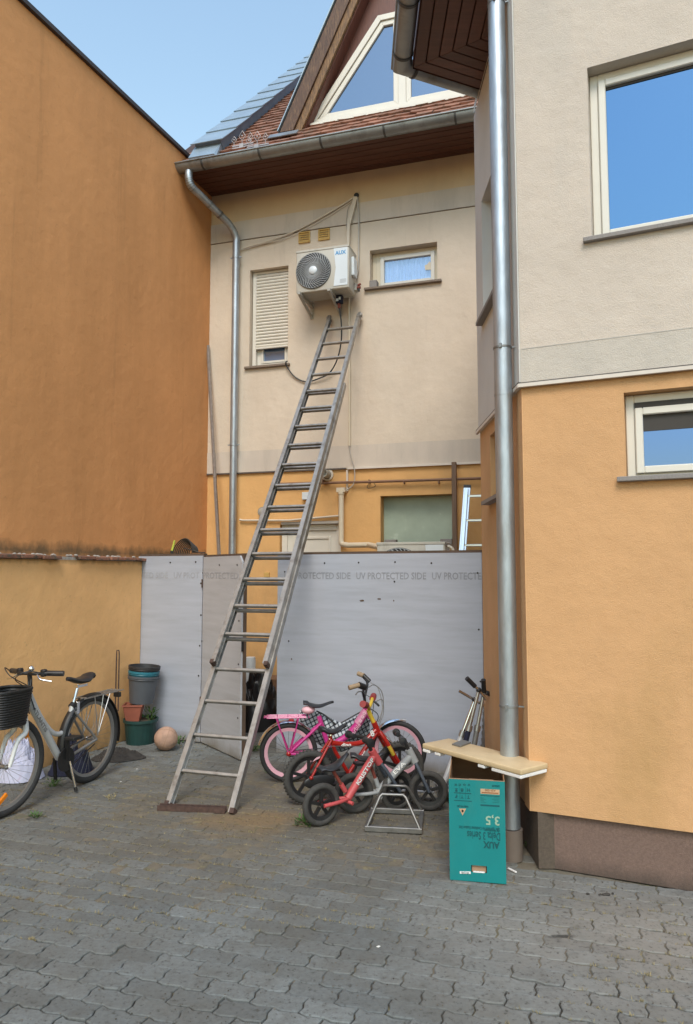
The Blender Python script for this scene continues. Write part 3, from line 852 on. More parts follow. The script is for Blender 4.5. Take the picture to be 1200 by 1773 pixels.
w.add(vs, fs); w.build('curtain', M['curtain'], win)
w = MB(); kx = WB.sz(738, 455)[0]; kz = WB.sz(738, 455)[1]
w.prism([(kx-.03, kz-.04), (kx+.035, kz-.045), (kx+.045, kz+.02), (kx+.02, kz+.055), (kx-.01, kz+.02), (kx-.035, kz+.015)], 'y', 0.094, 0.098); w.build('window_sticker', M['pvc_cream'], win)
w = MB(); w.box((a - 0.06, -0.055, c - 0.026), (b + 0.05, 0.11, c)); w.build('sill', M['sill_brown'], win, bevel=0.003)
blk = MB(); blk.box((a - 0.002, -0.03, c + 0.001), (a + 0.085, 0.06, c + 0.085))
solo(blk, 'stone_block', M['granite'], WB, 'small grey block on the sill left of the curtained window', 'block', bevel=0.004)

# frosted window
a, b, c, d = hF
w = MB(); w.box((a + .001, 0.15, c + .001), (b - .001, 0.165, d - .001)); win = w.build('window', M['frost'], bh, label='wide window covered with pale green frosted film')
w = MB(); w.box((a - 0.0, -0.04, c - 0.02), (b + 0.0, 0.15, c)); w.build('sill', M['sill_brown'], win)
for u0, u1 in ((667, 686), (763, 783)):
    s0 = WB.sz(u0, 930, 0.03)[0]; s1 = WB.sz(u1, 930, 0.03)[0]
    bk = MB(); bk.box((s0, 0.0, c + 0.001), (s1, 0.10, c + 0.06))
    solo(bk, 'concrete_block', M['granite'], WB, 'grey block at the %s end of the frosted window sill' % ('left' if u0 < 700 else 'right'), 'block', bevel=0.003)

# white door behind the fence
a, b, c, d = hD
w = MB(); frame_rect(w, a + .002, b - .002, c - 0.02, d - .002, 0.07, 0.06, 0.12); dr = w.build('door', M['pvc'], bh, bevel=0.004, label='white panelled door behind the fence')
w = MB(); w.box((a + 0.072, 0.085, c), (b - 0.072, 0.115, d - 0.072)); w.build('door_leaf', M['pvc'], dr)
w = MB(); frame_rect(w, a + 0.14, b - 0.14, d - 0.9, d - 0.14, 0.03, 0.07, 0.0848); w.build('door_moulding', M['pvc'], dr, bevel=0.004)
w = MB(); w.box((a + 0.02, -0.005, d - 0.001), (b + 0.03, 0.06, d + 0.03)); w.build('door_lintel', M['wirepale'], dr)

# soffit planks
YO = -0.60
npk = 6; pw = -YO / npk
sL_e = WB.sz(352, 300, YO)[0]
sf = MB(); sf.box((-0.35, YO, zE + 0.02), (sBR, -0.001, zE + 0.05)); sof = sf.build('soffit', M['deck'], bh)
for i in range(npk):
    m = MB(); m.box((-0.34, YO + i*pw + 0.005, zE), (sBR, YO + (i+1)*pw - 0.004, zE + 0.019)); m.build('plank', M['soffit'], sof, bevel=0.004)
m = MB(); m.box((-0.35, YO - 0.025, zE - 0.005), (sBR, YO - 0.002, zE + 0.07)); m.build('fascia_board', M['soffit'], sof)

# roof
TAN = math.tan(R_(45)); CS = math.cos(R_(45)); SN = math.sin(R_(45))
ye, ze = YO - 0.10, zE + 0.03                       # lower edge of the tiles
def rf(s, t, n=0.0):
    """point on the roof: t metres up the slope, n metres above it"""
    return Vector((s, ye + t*CS - n*SN, ze + t*SN + n*CS))
m = MB()
m.hexa([rf(-0.3, 0, -0.10), rf(sBR, 0, -0.10), rf(sBR, 6.5, -0.10), rf(-0.3, 6.5, -0.10)], [rf(-0.3, 0, -0.004), rf(sBR, 0, -0.004), rf(sBR, 6.5, -0.004), rf(-0.3, 6.5, -0.004)])
roof = m.build('roof', M['deck'], bh)
TW, TE = 0.178, 0.158
def tile_mesh():
    m = MB()
    prof = []
    for i in range(7):
        x = -TW/2 + 0.002 + (TW - 0.004)*i/6
        prof.append((x, -0.022*math.cos(PI*(i/6 - 0.5))))
    def P(x, t, n): return Vector((x, t*CS - n*SN, t*SN + n*CS))
    vs = [P(x, t, 0.034) for x, t in prof] + [P(x, TE + 0.05, 0.010) for x, t in prof] + [P(x, t, 0.016) for x, t in prof]
    fs = []
    for i in range(6):
        fs.append((i, i+1, i+8, i+7)); fs.append((14+i, 15+i, i+1, i))
    fs += [(0, 7, 14), (6, 20, 13)]
    m.add(vs, fs)
    me = m.mesh('roof_tile'); me.materials.append(M['tile']); return me
tmesh = tile_mesh()
# dormer outline on the wall plane
DY = -0.23
YG = 0.03 + DY
bl = Vector(WB.sz(532, 222, YG)); tl = Vector(WB.sz(655, 30, YG)); mid = WB.sz(697, 187, YG)[0]
sl_ = (tl.y - bl.y) / (tl.x - bl.x)
ba0 = Vector(WB.sz(484, 225, -0.17 + DY)); ba1 = Vector(WB.sz(581, 0, -0.17 + DY))
slb = (ba1.y - ba0.y) / (ba1.x - ba0.x)
sbarge = ba0.x
ntile = 0
for r in range(34):
    t = r * TE
    for i in range(int((sBR + 0.3) / TW) + 1):
        s = 0.02 + (i + (0.5 if r % 2 else 0)) * TW
        if s > sBR - 0.1: continue
        p = rf(s, t)
        # inside the dormer: skip
        zrel = p.z - bl.y
        if p.y > DY - 0.02 and zrel > -0.15:
            sleft = sbarge + max(0, zrel) / slb
            if s > sleft + 0.08: continue
        if r > 24: continue
        if ntile >= 300: continue
        ntile += 1
        o = bpy.data.objects.new('roof_tile', tmesh); C.objects.link(o); o.parent = roof
        o.location = p - ORG[bh.name] + Vector((random.gauss(0, .002), 0, random.gauss(0, .002)))
        o.rotation_euler = (random.gauss(0, 0.012), random.gauss(0, 0.015), random.gauss(0, 0.02))

# metal-capped fire wall at the left verge
cl = WB.sz(347, 254, -0.45)[0]; cr_ = WB.sz(396, 247, -0.45)[0]
T0 = 0.24
hc = 0.13
m = MB(); m.hexa([rf(cl + 0.02, T0 + .01, 0), rf(cr_ - 0.02, T0 + .01, 0), rf(cr_ - 0.02, 6.4, 0), rf(cl + 0.02, 6.4, 0)],
                 [rf(cl + 0.02, T0 + .01, hc), rf(cr_ - 0.02, T0 + .01, hc), rf(cr_ - 0.02, 6.4, hc), rf(cl + 0.02, 6.4, hc)])
fw = m.build('fire_wall', M['cap_side'], bh, label='raised metal-clad wall end along the left roof edge')
lp = 0.52
for i in range(12):
    t0 = T0 - 0.03 + i * lp
    m = MB(); m.hexa([rf(cl - 0.02, t0, hc + 0.010), rf(cr_ + 0.02, t0, hc + 0.010), rf(cr_ + 0.02, t0 + lp + 0.03, hc + 0.001), rf(cl - 0.02, t0 + lp + 0.03, hc + 0.001)],
                     [rf(cl - 0.02, t0, hc + 0.020), rf(cr_ + 0.02, t0, hc + 0.020), rf(cr_ + 0.02, t0 + lp + 0.03, hc + 0.006), rf(cl - 0.02, t0 + lp + 0.03, hc + 0.006)])
    m.build('cap_sheet', M['cap'], fw)
m = MB(); m.box((cl - 0.02, YO - 0.06, zE + 0.10), (cl + 0.28, YO + 0.05, zE + 0.12)); m.build('flashing', M['cap'], bh)
m = MB(); m.hexa([rf(cl, 0.02, 0.02), rf(cl + 0.34, 0.02, 0.02), rf(cl + 0.34, T0, 0.02), rf(cl, T0, 0.02)], [rf(cl, 0.02, 0.055), rf(cl + 0.32, 0.02, 0.05), rf(cl + 0.34, T0 + 0.03, 0.10), rf(cl, T0 + 0.03, 0.10)]); m.build('apron_flashing', M['cap'], bh)

# dormer
g1 = bl.y - 0.10
top_s = mid
apex_z = bl.y + (mid - sbarge) * slb * 1.0
m = MB()
gl = bl.x - 0.30
m.prism([(gl + 0.10, g1), (2*mid - gl - 0.10, g1), (2*mid - gl - 0.10, g1 + .06), (mid, apex_z), (gl + 0.10, g1 + .06)], 'y', 0.06 + DY, 0.12 + DY)
dm = m.build('dormer', M['gable'], bh, label='timber gable dormer with a five-sided white window')
# rake boards, both sides
def rake(off0, off1, y0, y1, name, mt, side):
    """board parallel to the rake; off measured inwards, perpendicular to it"""
    y0 += DY; y1 += DY
    d = Vector((1, slb)).normalized(); nrm = Vector((d.y, -d.x))      # inward normal (towards the window)
    p0 = Vector((ba0.x, ba0.y - 0.03))
    L_ = (mid - sbarge) / d.x
    A = p0 + nrm*off0; B = p0 + nrm*off1
    # cut horizontally at the bottom
    B = B - d * ((B.y - A.y) / d.y)
    A2 = A + d * ((mid - A.x) / d.x); B2 = B + d * ((mid - B.x) / d.x)
    poly = [A, B, B2, A2]
    if side: poly = [Vector((2*mid - p.x, p.y)) for p in poly][::-1]
    m = MB(); m.prism([(p.x, p.y) for p in poly], 'y', y0, y1)
    return m.build(name, mt, dm, bevel=0.003)
for sd_ in (0, 1):
    rake(0.0, 0.15, -0.17, -0.14, 'barge_board', M['barge'], sd_)
    rake(0.15, 0.235, -0.145, -0.105, 'inner_barge_board', M['barge2'], sd_)
    rake(0.20, 0.25, -0.104, 0.058, 'rake_soffit', M['gable'], sd_)
    rake(-0.02, 0.15, -0.139, 2.2, 'dormer_roof', M['deck'], sd_)
    rake(-0.035, -0.021, -0.18, 2.2, 'verge_flashing', M['cap'], sd_)
# window frame (five-sided), built as mitred members
fr = [bl, Vector((2*mid - bl.x, bl.y)), Vector((2*mid - tl.x, tl.y)), tl]
def inset(poly, t):
    n = len(poly); out = []
    for i in range(n):
        a, b, c = poly[i-1], poly[i], poly[(i+1) % n]
        d1 = (b - a).normalized(); d2 = (c - b).normalized()
        n1 = Vector((-d1.y, d1.x)); n2 = Vector((-d2.y, d2.x))
        p1 = b + n1*t; p2 = b + n2*t
        den = d1.x*d2.y - d1.y*d2.x
        k = ((p2.x - p1.x)*d2.y - (p2.y - p1.y)*d2.x) / den
        out.append(p1 + d1*k)
    return out
def ringframe(mb, poly, t, y0, y1):
    q = inset(poly, t)
    for i in range(len(poly)):
        j = (i + 1) % len(poly)
        mb.prism([tuple(poly[i]), tuple(poly[j]), tuple(q[j]), tuple(q[i])], 'y', y0, y1)
    return q
m = MB(); q = ringframe(m, fr, 0.065, DY, DY + 0.075)
m.build('window_frame', M['pvc'], dm, bevel=0.002)
mw = 0.045
lp_ = [Vector((q[0].x + 0.012, q[0].y + 0.004)), Vector((mid - mw, q[0].y + 0.004)), Vector((mid - mw, q[3].y - 0.004)), Vector((q[3].x + 0.004, q[3].y - 0.004))]
m = MB(); q2 = ringframe(m, lp_, 0.055, DY + 0.018, DY + 0.07); m.build('sash', M['pvc'], dm, bevel=0.003)
m = MB(); m.box((mid - mw + 0.001, DY + 0.008, q[0].y), (mid + mw - 0.001, DY + 0.07, q[3].y)); m.build('mullion', M['pvc'], dm, bevel=0.003)
m = MB(); m.prism([tuple(p) for p in q2], 'y', DY + 0.042, DY + 0.046); m.build('pane', M['glass_dorm'], dm)
rp_ = [Vector((2*mid - p.x, p.y)) for p in lp_][::-1]
m = MB(); q3 = ringframe(m, rp_, 0.055, DY + 0.018, DY + 0.07); m.build('sash', M['pvc'], dm, bevel=0.003)
m = MB(); m.prism([tuple(p) for p in q3], 'y', DY + 0.042, DY + 0.046); m.build('pane', M['glass_dorm'], dm)
m = MB(); m.box((bl.x - 0.04, DY - 0.05, bl.y - 0.03), (2*mid - bl.x + 0.04, DY + 0.05, bl.y - 0.002)); m.build('window_sill', M['pvc'], dm)
m = MB(); m.hexa([rf(gl - 0.05, 0.26, 0.045), rf(gl + 0.30, 0.26, 0.045), rf(gl + 0.30, 0.38, 0.045), rf(gl - 0.05, 0.38, 0.045)], [rf(gl - 0.05, 0.26, 0.055), rf(gl + 0.30, 0.26, 0.055), rf(gl + 0.30, 0.38, 0.06), rf(gl - 0.05, 0.38, 0.06)]); m.build('lead_apron', M['zinc'], dm)

# gutters
def gutter(parent, pts, r, name='gutter', mt=None):
    """half-round trough swept along pts (local coords), with rolled front bead"""
    m = MB()
    pts = [Vector(p) for p in pts]; n = len(pts)
    sec = [(r*math.cos(a), r*math.sin(a)) for a in [PI + PI*i/14 for i in range(15)]]
    sec2 = [(0.93*x, 0.93*z) for x, z in sec][::-1]
    sec = sec + sec2
    k = len(sec); vs = []
    for i, p in enumerate(pts):
        t1 = (pts[i] - pts[i-1]).normalized() if i else (pts[1] - pts[0]).normalized()
        t2 = (pts[i+1] - pts[i]).normalized() if i < n-1 else t1
        t = (t1 + t2).normalized()
        sc_ = 1 / max(0.3, t.dot(t1))
        x = Vector((-t.y, t.x, 0)) * sc_
        vs += [p + x*a + Vector((0, 0, b)) for a, b in sec]
    fs = []
    for i in range(n - 1):
        for j in range(k):
            l = (j + 1) % k
            fs.append((i*k+j, i*k+l, (i+1)*k+l, (i+1)*k+j))
    fs.append(tuple(range(k))); fs.append(tuple((n-1)*k + j for j in range(k)))
    m.add(vs, fs)
    return m.build(name, mt or M['zinc'], parent)
def strap(parent, p, d, r):
    d = Vector(d).normalized(); x = Vector((-d.y, d.x, 0))
    pts = [Vector(p) + x*r*math.cos(a) + Vector((0, 0, 1))*r*math.sin(a) for a in [PI*0.98 + PI*1.04*i/16 for i in range(17)]]
    m = MB()
    n = len(pts); vs = []
    for q in pts:
        o_ = (q - Vector(p)).normalized()
        for dx, dr in ((-0.011, 0), (0.011, 0), (0.011, 0.004), (-0.011, 0.004)):
            vs.append(q + d*dx + o_*dr)
    fs = [(i*4+j, i*4+(j+1) % 4, (i+1)*4+(j+1) % 4, (i+1)*4+j) for i in range(n-1) for j in range(4)]
    m.add(vs, fs); return m.build('gutter_bracket', M['strap'], parent)
GR = 0.080
yg = YO - 0.11; zg = zE + 0.005
sg0 = WB.sz(308, 290, yg)[0]
gt = gutter(bh, [(sg0, yg, zg), (sBR, yg, zg)], GR)
m = MB(); m.prism([(yg + GR*math.cos(a), zg + GR*math.sin(a)) for a in [PI + PI*i/14 for i in range(15)]], 'x', sg0 - 0.004, sg0 + 0.003); m.build('end_cap', M['zinc'], gt)
m = MB(); m.tube([(sg0, yg - GR - 0.004, zg - 0.002), (sBR, yg - GR - 0.004, zg - 0.002)], 0.010, 8); m.build('gutter_bead', M['zinc'], gt)
m = MB(); m.box((sg0, yg - GR + .01, zg - 0.006), (sg0 + 0.2, yg + GR - .01, zg + 0.002)); m.build('gutter_cover', M['zinc'], gt)
for u in (354, 452, 558, 667, 790):
    s_ = WB.sz(u, 250, yg)[0]; strap(gt, (s_, yg, zg), (1, 0, 0), GR + 0.001)
# downpipe
p0 = Vector((WB.sz(327, 305, yg)[0], yg, zg - GR + 0.005))
pe = Vector((WB.sz(409, 424, -0.085)[0], -0.085, WB.sz(409, 424, -0.085)[1]))
pipe = [p0, p0 + Vector((0, 0, -0.13))]
dirv = (pe + Vector((0, 0, 0.12)) - pipe[1]).normalized()
path = spline([p0, p0 + Vector((0, 0, -0.08)), p0 + Vector((0.02, 0.03, -0.17)), p0 + Vector((0, 0, -0.13)) + dirv*0.2], 5)
path += [pe + Vector((0, 0, 0.16)) - dirv*0.14]
path += spline([pe + Vector((0, 0, 0.14)) - dirv*0.06, pe + Vector((0, 0, 0.08)), pe], 5)
path += [Vector((pe.x, -0.085, 0.1))]
m = MB(); m.tube(path, 0.043, 16); dp = m.build('downpipe', M['galv'], bh)
for q, dd in ((0.33, 0), (0.66, 0)):
    c_ = path[15].lerp(path[16], q)
for i in range(6):
    c_ = path[6 + i] if i < 6 else None
    m = MB(); t_ = (path[7+i] - path[5+i]).normalized()
    m.tube([c_ - t_*0.004, c_ + t_*0.004], 0.0465, 16); m.build('pipe_rib', M['zinc'], dp)
for q in (0.30, 0.68):
    a_ = path[15]; b_ = path[16]; c_ = a_.lerp(b_, q); t_ = (b_ - a_).normalized()
    m = MB(); m.tube([c_ - t_*0.012, c_ + t_*0.012], 0.0468, 16); m.build('pipe_collar', M['zinc'], dp)
for v in (446, 770):
    zz = WB.sz(409, v, -0.085)[1]
    m = MB(); m.tube([(pe.x, -0.085, zz - 0.012), (pe.x, -0.085, zz + 0.012)], 0.0475, 16); m.box((pe.x - 0.075, -0.092, zz - 0.006), (pe.x + 0.075, -0.078, zz + 0.006)); m.box((pe.x - 0.006, -0.05, zz - 0.006), (pe.x + 0.006, 0, zz + 0.006)); m.build('pipe_clamp', M['galv'], dp)

# air vents
for (u0, v0, u1, v1) in ((517, 422, 537, 400), (551, 417, 571, 395)):
    a, b, c, d = hole(WB, u0, v0, u1, v1, -0.02)
    w = MB(); frame_rect(w, a, b, c, d, 0.014, -0.030, -0.0105); vt = w.build('air_vent', M['vent'], bh, bevel=0.002)
    for i in range(4):
        z0 = c + 0.016 + i*(d - c - 0.03)/4
        w = MB(); w.hexa([(a + .015, -0.028, z0), (b - .015, -0.028, z0), (b - .015, -0.012, z0 + 0.012), (a + .015, -0.012, z0 + 0.012)], [(a + .015, -0.028, z0 + 0.012), (b - .015, -0.028, z0 + 0.012), (b - .015, -0.012, z0 + 0.026), (a + .015, -0.012, z0 + 0.026)])
        w.build('louvre', M['vent'], vt)

# ornamental snow guards on the tiles
def snowguard(u, v, label):
    r_ = None
    # find t on the roof at that pixel
    best = None
    for i in range(0, 200):
        t = i * 0.01; p = rf(0, t, 0.05)
        s_, z_ = WB.sz(u, v, p.y)
        if best is None or abs(z_ - p.z) < best[0]: best = (abs(z_ - p.z), s_, t)
    s0, t0 = best[1], best[2]
    base = rf(s0, t0, 0.045)
    o = thing('snow_guard', label, 'snow guard', WB, base.x, base.y, base.z, group='wire snow guards on the tiles')
    m = MB(); m.box((s0 - 0.12, base.y - 0.006, base.z), (s0 + 0.14, base.y + 0.006, base.z + 0.012)); m.box((s0 - 0.12, base.y - 0.006, base.z - 0.025), (s0 + 0.14, base.y + 0.006, base.z - 0.013)); m.box((s0 - 0.03, base.y - 0.012, base.z - 0.03), (s0 + 0.02, base.y, base.z + 0.02)); m.build('base_bar', M['wire'], o)
    for dx, hh in ((-0.10, 0.115), (0.0, 0.165), (0.10, 0.125)):
        m = MB()
        c0 = Vector((s0 + dx, base.y, base.z + 0.01))
        wd = 0.032 if dx else 0.04
        m.tube([c0, c0 + Vector((0, 0, hh*0.3)), c0 + Vector((-wd, 0, hh*0.62)), c0 + Vector((0, 0, hh))], 0.0034, 6)
        m.tube([c0 + Vector((0, 0, hh*0.3)), c0 + Vector((wd, 0, hh*0.62)), c0 + Vector((0, 0, hh))], 0.0034, 6)
        m.ball(c0 + Vector((0, 0, hh*0.62)), 0.011, 8, 6)
        m.build('wire_finial', M['wire'], o)
snowguard(419, 251, 'pale wire snow guard nearest the metal roof edge, three diamond finials')
snowguard(445, 256, 'pale wire snow guard lower down the tiles, right one of the two')

# ------------------------------------------------------------------ right house
rh = thing('right_house', 'large house corner on the right, cream above and apricot below', 'house', WR, 1.5, 0, 0)
zT = WR.sz(905, 668)[1]
zP = WR.sz(920, 1404)[1]
zRb = (WR.sz(905, 607)[1] + WR.sz(1200, 566)[1]) / 2
zS = 5.24
RE = 5.0
h1 = [WR.sz(1022, 300)[0], WR.sz(1022, 300)[0] + 1.5, (WR.sz(1026, 413)[1]), WR.sz(1021, 118)[1]]
h2 = [WR.sz(1082, 750)[0], WR.sz(1082, 750)[0] + 1.3, WR.sz(1086, 826)[1], WR.sz(1080, 680)[1]]
m = MB(); box_wall(m, 0, RE, zP, zT, [tuple(h2) + (0.13,)], y=0.0); m.build('ground_floor_wall', M['r_orange'], rh)
m = MB(); box_wall(m, -0.009, RE, zT, zRb, [], y=-0.012); m.add([(0, -0.012, zT), (RE, -0.012, zT), (RE, 0, zT), (0, 0, zT)], [(0, 1, 2, 3)]); m.build('cream_band', M['r_band'], rh, label='slightly greyer plaster band above the white trim')
m = MB(); box_wall(m, -0.009, RE, zRb, zS, [tuple(h1) + (0.14,)], y=-0.009); m.add([(0, -0.009, zS), (RE, -0.009, zS), (RE, -0.009, zS + 2.7), (1.95, -0.009, zS + 2.7)], [(0, 1, 2, 3)]); m.build('upper_wall', M['r_cream'], rh)
m = MB(); m.box((0, -0.0135, zRb - 0.003), (RE, -0.0092, zRb + 0.002)); m.build('joint_line', M['wirepale'], rh)
m = MB(); m.box((-0.02, -0.034, zT - 0.014), (RE, -0.0125, zT + 0.006)); m.build('white_trim', M['trim_white'], rh)
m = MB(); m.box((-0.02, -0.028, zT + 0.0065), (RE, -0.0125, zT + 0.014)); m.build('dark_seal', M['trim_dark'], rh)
m = MB(); m.box((0.045, 0.03, 0), (RE, 0.2, zP)); m.build('plinth', M['plinth'], rh)
m = MB(); m.add([(0, 0, zP), (RE, 0, zP), (RE, 0.04, zP), (0.0, 0.04, zP)], [(0, 1, 2, 3)]); m.build('drip_underside', M['r_orange'], rh)
def rwindow(h, label, dark_reflection):  # last flag adds the slot and a taller painted reflection
    a, b, c, d = h
    t0, ts = 0.045, 0.040
    w = MB(); frame_rect(w, a + .002, b - .002, c + .002, d - .002, t0, 0.075, 0.13); win = w.build('window', M['pvc'], rh, bevel=0.004, label=label)
    dz_ = 0.028 if dark_reflection else 0
    w = MB(); frame_rect(w, a + t0 + .004, b - t0 - .004, c + t0*0.5, d - t0 - .004 - dz_, ts, 0.058, 0.115); w.build('sash', M['pvc'], win, bevel=0.005)
    x0, x1, zp = a + t0 + ts + 0.005, b - t0 - ts - 0.005, d - t0 - dz_ - ts - 0.004
    w = MB(); w.box((x0 - .01, 0.085, c + 0.05), (x1 + .01, 0.09, zp + .01)); w.build('pane', M['glass_low'] if dark_reflection else M['glass'], win)
    if dark_reflection:
        w = MB(); w.box((a + t0 + 0.004, 0.066, d - t0 - 0.032), (b - t0 - .004, 0.12, d - t0 - 0.002)); w.build('shutter_slot', M['dark_reflection'], win)
    w = MB(); w.box((x0, 0.080, zp - (0.088 if dark_reflection else 0.016)), (x1, 0.0845, zp)); w.build('dark_reflection', M['dark_reflection'], win)  # dark reflection of soffit and reveal, painted as a strip over the pane
    w = MB(); w.box((a - 0.045, -0.04, c - 0.026), (b + 0.05, 0.08, c)); w.build('sill', M['granite'], win, bevel=0.003)
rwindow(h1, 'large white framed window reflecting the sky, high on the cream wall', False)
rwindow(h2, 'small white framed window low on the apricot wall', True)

# canted side: built in its own frame, parented to the house
cs = thing('right_house_side', 'x', 'x', WCH, 0, 0, 0)
cs_name = cs.name
zG2 = WCH.sz(822, 203)[1]
def on_cant(mb, name, mt, bevel=0, label=None, parent=None):
    """mesh given in the canted side's coordinates, linked under the right house"""
    for i, p in enumerate(mb.v):
        w = WCH.w(p.x, p.y, p.z); mb.v[i] = WR.loc(w)
    return mb.build(name, mt, parent or rh, bevel=bevel, label=label)
hcu = [WCH.sz(838, 450)[0], WCH.sz(880, 450)[0], WCH.sz(837, 560)[1], WCH.sz(837, 347)[1]]
hcl = [WCH.sz(849, 810)[0], WCH.sz(880, 810)[0], WCH.sz(849, 868)[1], WCH.sz(848, 755)[1]]
m = MB(); box_wall(m, sC2, 0, zP, zT, [tuple(hcl) + (0.12,)], y=0.0); on_cant(m, 'side_ground_floor_wall', M['r_orange'])
m = MB(); box_wall(m, sC2, 0.008, zT, zG2 - 0.012, [tuple(hcu) + (0.12,)], y=-0.012); on_cant(m, 'side_upper_wall', M['r_side_shaded'])
m = MB(); box_wall(m, sC2, 0.008, zG2 + 0.012, zS + .05, [], y=-0.012); m.box((sC2, -0.001, zG2 - 0.014), (0, 0.01, zG2 + 0.014)); on_cant(m, 'side_top_wall', M['r_side_shaded'])
m = MB(); m.box((sC2 - 0.02, -0.034, zT - 0.014), (0.012, -0.0125, zT + 0.006)); on_cant(m, 'side_trim', M['trim_white'])
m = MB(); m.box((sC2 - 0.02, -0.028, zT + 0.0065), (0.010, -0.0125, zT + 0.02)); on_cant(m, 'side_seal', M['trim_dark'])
m = MB(); m.box((-0.115, -0.020, zT + 0.021), (0.004, -0.0125, zS)); on_cant(m, 'corner_strip', M['r_side_shaded'])
m = MB(); m.box((-0.115, -0.008, zP), (0.0, -0.0005, zT - 0.016)); on_cant(m, 'lower_corner_strip', M['r_orange'])
m = MB(); m.box((sC2, 0.03, 0), (0.02, 0.3, zP)); on_cant(m, 'side_plinth', M['plinth_dark'])
for h, lab in ((hcu, 'narrow window high on the canted side, mostly behind the downpipe'), (hcl, 'narrow window low on the canted side, behind the downpipe')):
    a, b, c, d = h
    m = MB(); frame_rect(m, a + .002, b - .002, c + .002, d - .002, 0.05, 0.06, 0.12); wd = on_cant(m, 'window', M['pvc'], label=lab)
    m = MB(); m.box((a + 0.05, 0.09, c + 0.05), (b - 0.05, 0.095, d - 0.05)); on_cant(m, 'pane', M['glass'], parent=wd)
    m = MB(); m.box((a - 0.05, -0.06, c - 0.025), (b + 0.04, 0.06, c)); on_cant(m, 'sill', M['granite'], parent=wd)
bpy.data.objects.remove(cs)
# wall running back from the canted side to the back house
C2w = WCH.w(sC2, 0, 0); bk = WR.ey
m = MB()
a = Vector((C2w.x, C2w.y)); b = a + bk * 4.0
vs = [WR.loc((a.x, a.y, 0)), WR.loc((b.x, b.y, 0)), WR.loc((b.x, b.y, zS)), WR.loc((a.x, a.y, zS))]
m.add(vs, [(0, 1, 2, 3)]); m.build('return_wall', M['r_cream'], rh)

# eaves of the right house
E1 = G(703 + 12, 118, zS); E1 = Vector((E1.x, E1.y))
d1 = vpdir(610)                                     # away from the camera
E2 = G(816, 150, zS); E2 = Vector((E2.x, E2.y))
d2 = (E2 - E1).normalized()
E0 = E1 - d1 * max(0.2, (E1.y - 4.14) / d1.y)
E2b = E1 + d2 * 2.4
nin1 = Vector((d1.y, -d1.x)); 
nin2 = Vector((d2.y, -d2.x))
if nin1.dot(Vector((1, 0))) < 0: nin1 = -nin1
if nin2.dot(Vector((0, -1))) < 0: nin2 = -nin2
def corner(off):
    p1 = E1 + nin1*off; p2 = E1 + nin2*off
    den = d1.x*d2.y - d1.y*d2.x
    k = ((p2.x - p1.x)*d2.y - (p2.y - p1.y)*d2.x) / den
    return p1 + d1*k
def Rl(p, z): return WR.loc((p.x, p.y, z))
e0 = corner(0.0)
far = C1 + Vector((1.6, -0.8))
m = MB(); m.add([Rl(E0, zS + 0.03), Rl(e0, zS + 0.03), Rl(E2b, zS + 0.03), Rl(E2b + nin2*1.0, zS + 0.03), Rl(E0 + nin1*0.57, zS + 0.03)], [(0, 1, 2, 3, 4)])
sofr = m.build('soffit', M['deck'], rh)
pw2 = 0.088
for i in range(7):
    o0 = 0.0 + i*pw2 + 0.004; o1 = (i + 1)*pw2 - 0.003
    ca, cb = corner(o0), corner(o1)
    a0 = E0 + nin1*o0; b0 = E0 + nin1*o1
    m = MB(); m.hexa([Rl(a0, zS), Rl(ca, zS), Rl(cb, zS), Rl(b0, zS)], [Rl(a0, zS + .02), Rl(ca, zS + .02), Rl(cb, zS + .02), Rl(b0, zS + .02)]); m.build('plank', M['soffit'], sofr, bevel=0.003)
    a1 = ca + d2*2.0; b1 = cb + d2*2.0
    m = MB(); m.hexa([Rl(ca, zS), Rl(a1, zS), Rl(b1, zS), Rl(cb, zS)], [Rl(ca, zS + .02), Rl(a1, zS + .02), Rl(b1, zS + .02), Rl(cb, zS + .02)]); m.build('plank', M['soffit'], sofr, bevel=0.003)
# fascia and roof over the eaves
m = MB()
ap = Vector((C1.x + 3.0, C1.y + 1.5))
q0, q1, q2 = Rl(E0, zS + 0.15), Rl(e0, zS + 0.15), Rl(E2b, zS + 0.15)
fr_ = WR.w(0, 0, 0) + Vector((1.9, -0.35, 0))
t_ = WR.loc((ap.x, ap.y, zS + 2.6)); t2_ = WR.loc((fr_.x, fr_.y, zS + 2.6))
m.add([q0, q1, q2, t_, t2_], [(0, 1, 3, 4), (1, 2, 3)])
m.build('roof', M['tile'], rh)
m = MB()
for A, B in ((E0, e0), (e0, E2b)):
    m.add([Rl(A, zS - 0.005), Rl(B, zS - 0.005), Rl(B, zS + 0.15), Rl(A, zS + 0.15)], [(0, 1, 2, 3)])
m.build('fascia_board', M['soffit'], sofr)
gg = 0.075
G0 = E0 - nin1*gg; G1 = corner(-gg); G2 = G1 + d2*2.2
gp = [Rl(G0, zS + 0.07), Rl(G1, zS + 0.07), Rl(G2, zS + 0.07)]
gr = gutter(rh, gp, 0.070)
dv1 = (gp[1] - gp[0]).normalized(); dv2 = (gp[2] - gp[1]).normalized()
for q in (0.13, 0.62, 1.15): strap(gr, gp[1] - dv1*q, dv1, 0.071)
strap(gr, gp[1] + dv2*0.10, dv2, 0.071)
m = MB(); m.tube([p + Vector((0, 0, 0)) + Vector((-0.0, 0, -0.002)) for p in [Rl(E0 - nin1*(gg + 0.073), zS + 0.07), Rl(corner(-gg - 0.073), zS + 0.07), Rl(corner(-gg - 0.073) + d2*2.2, zS + 0.07)]], 0.009, 8); m.build('gutter_bead', M['zinc'], gr)

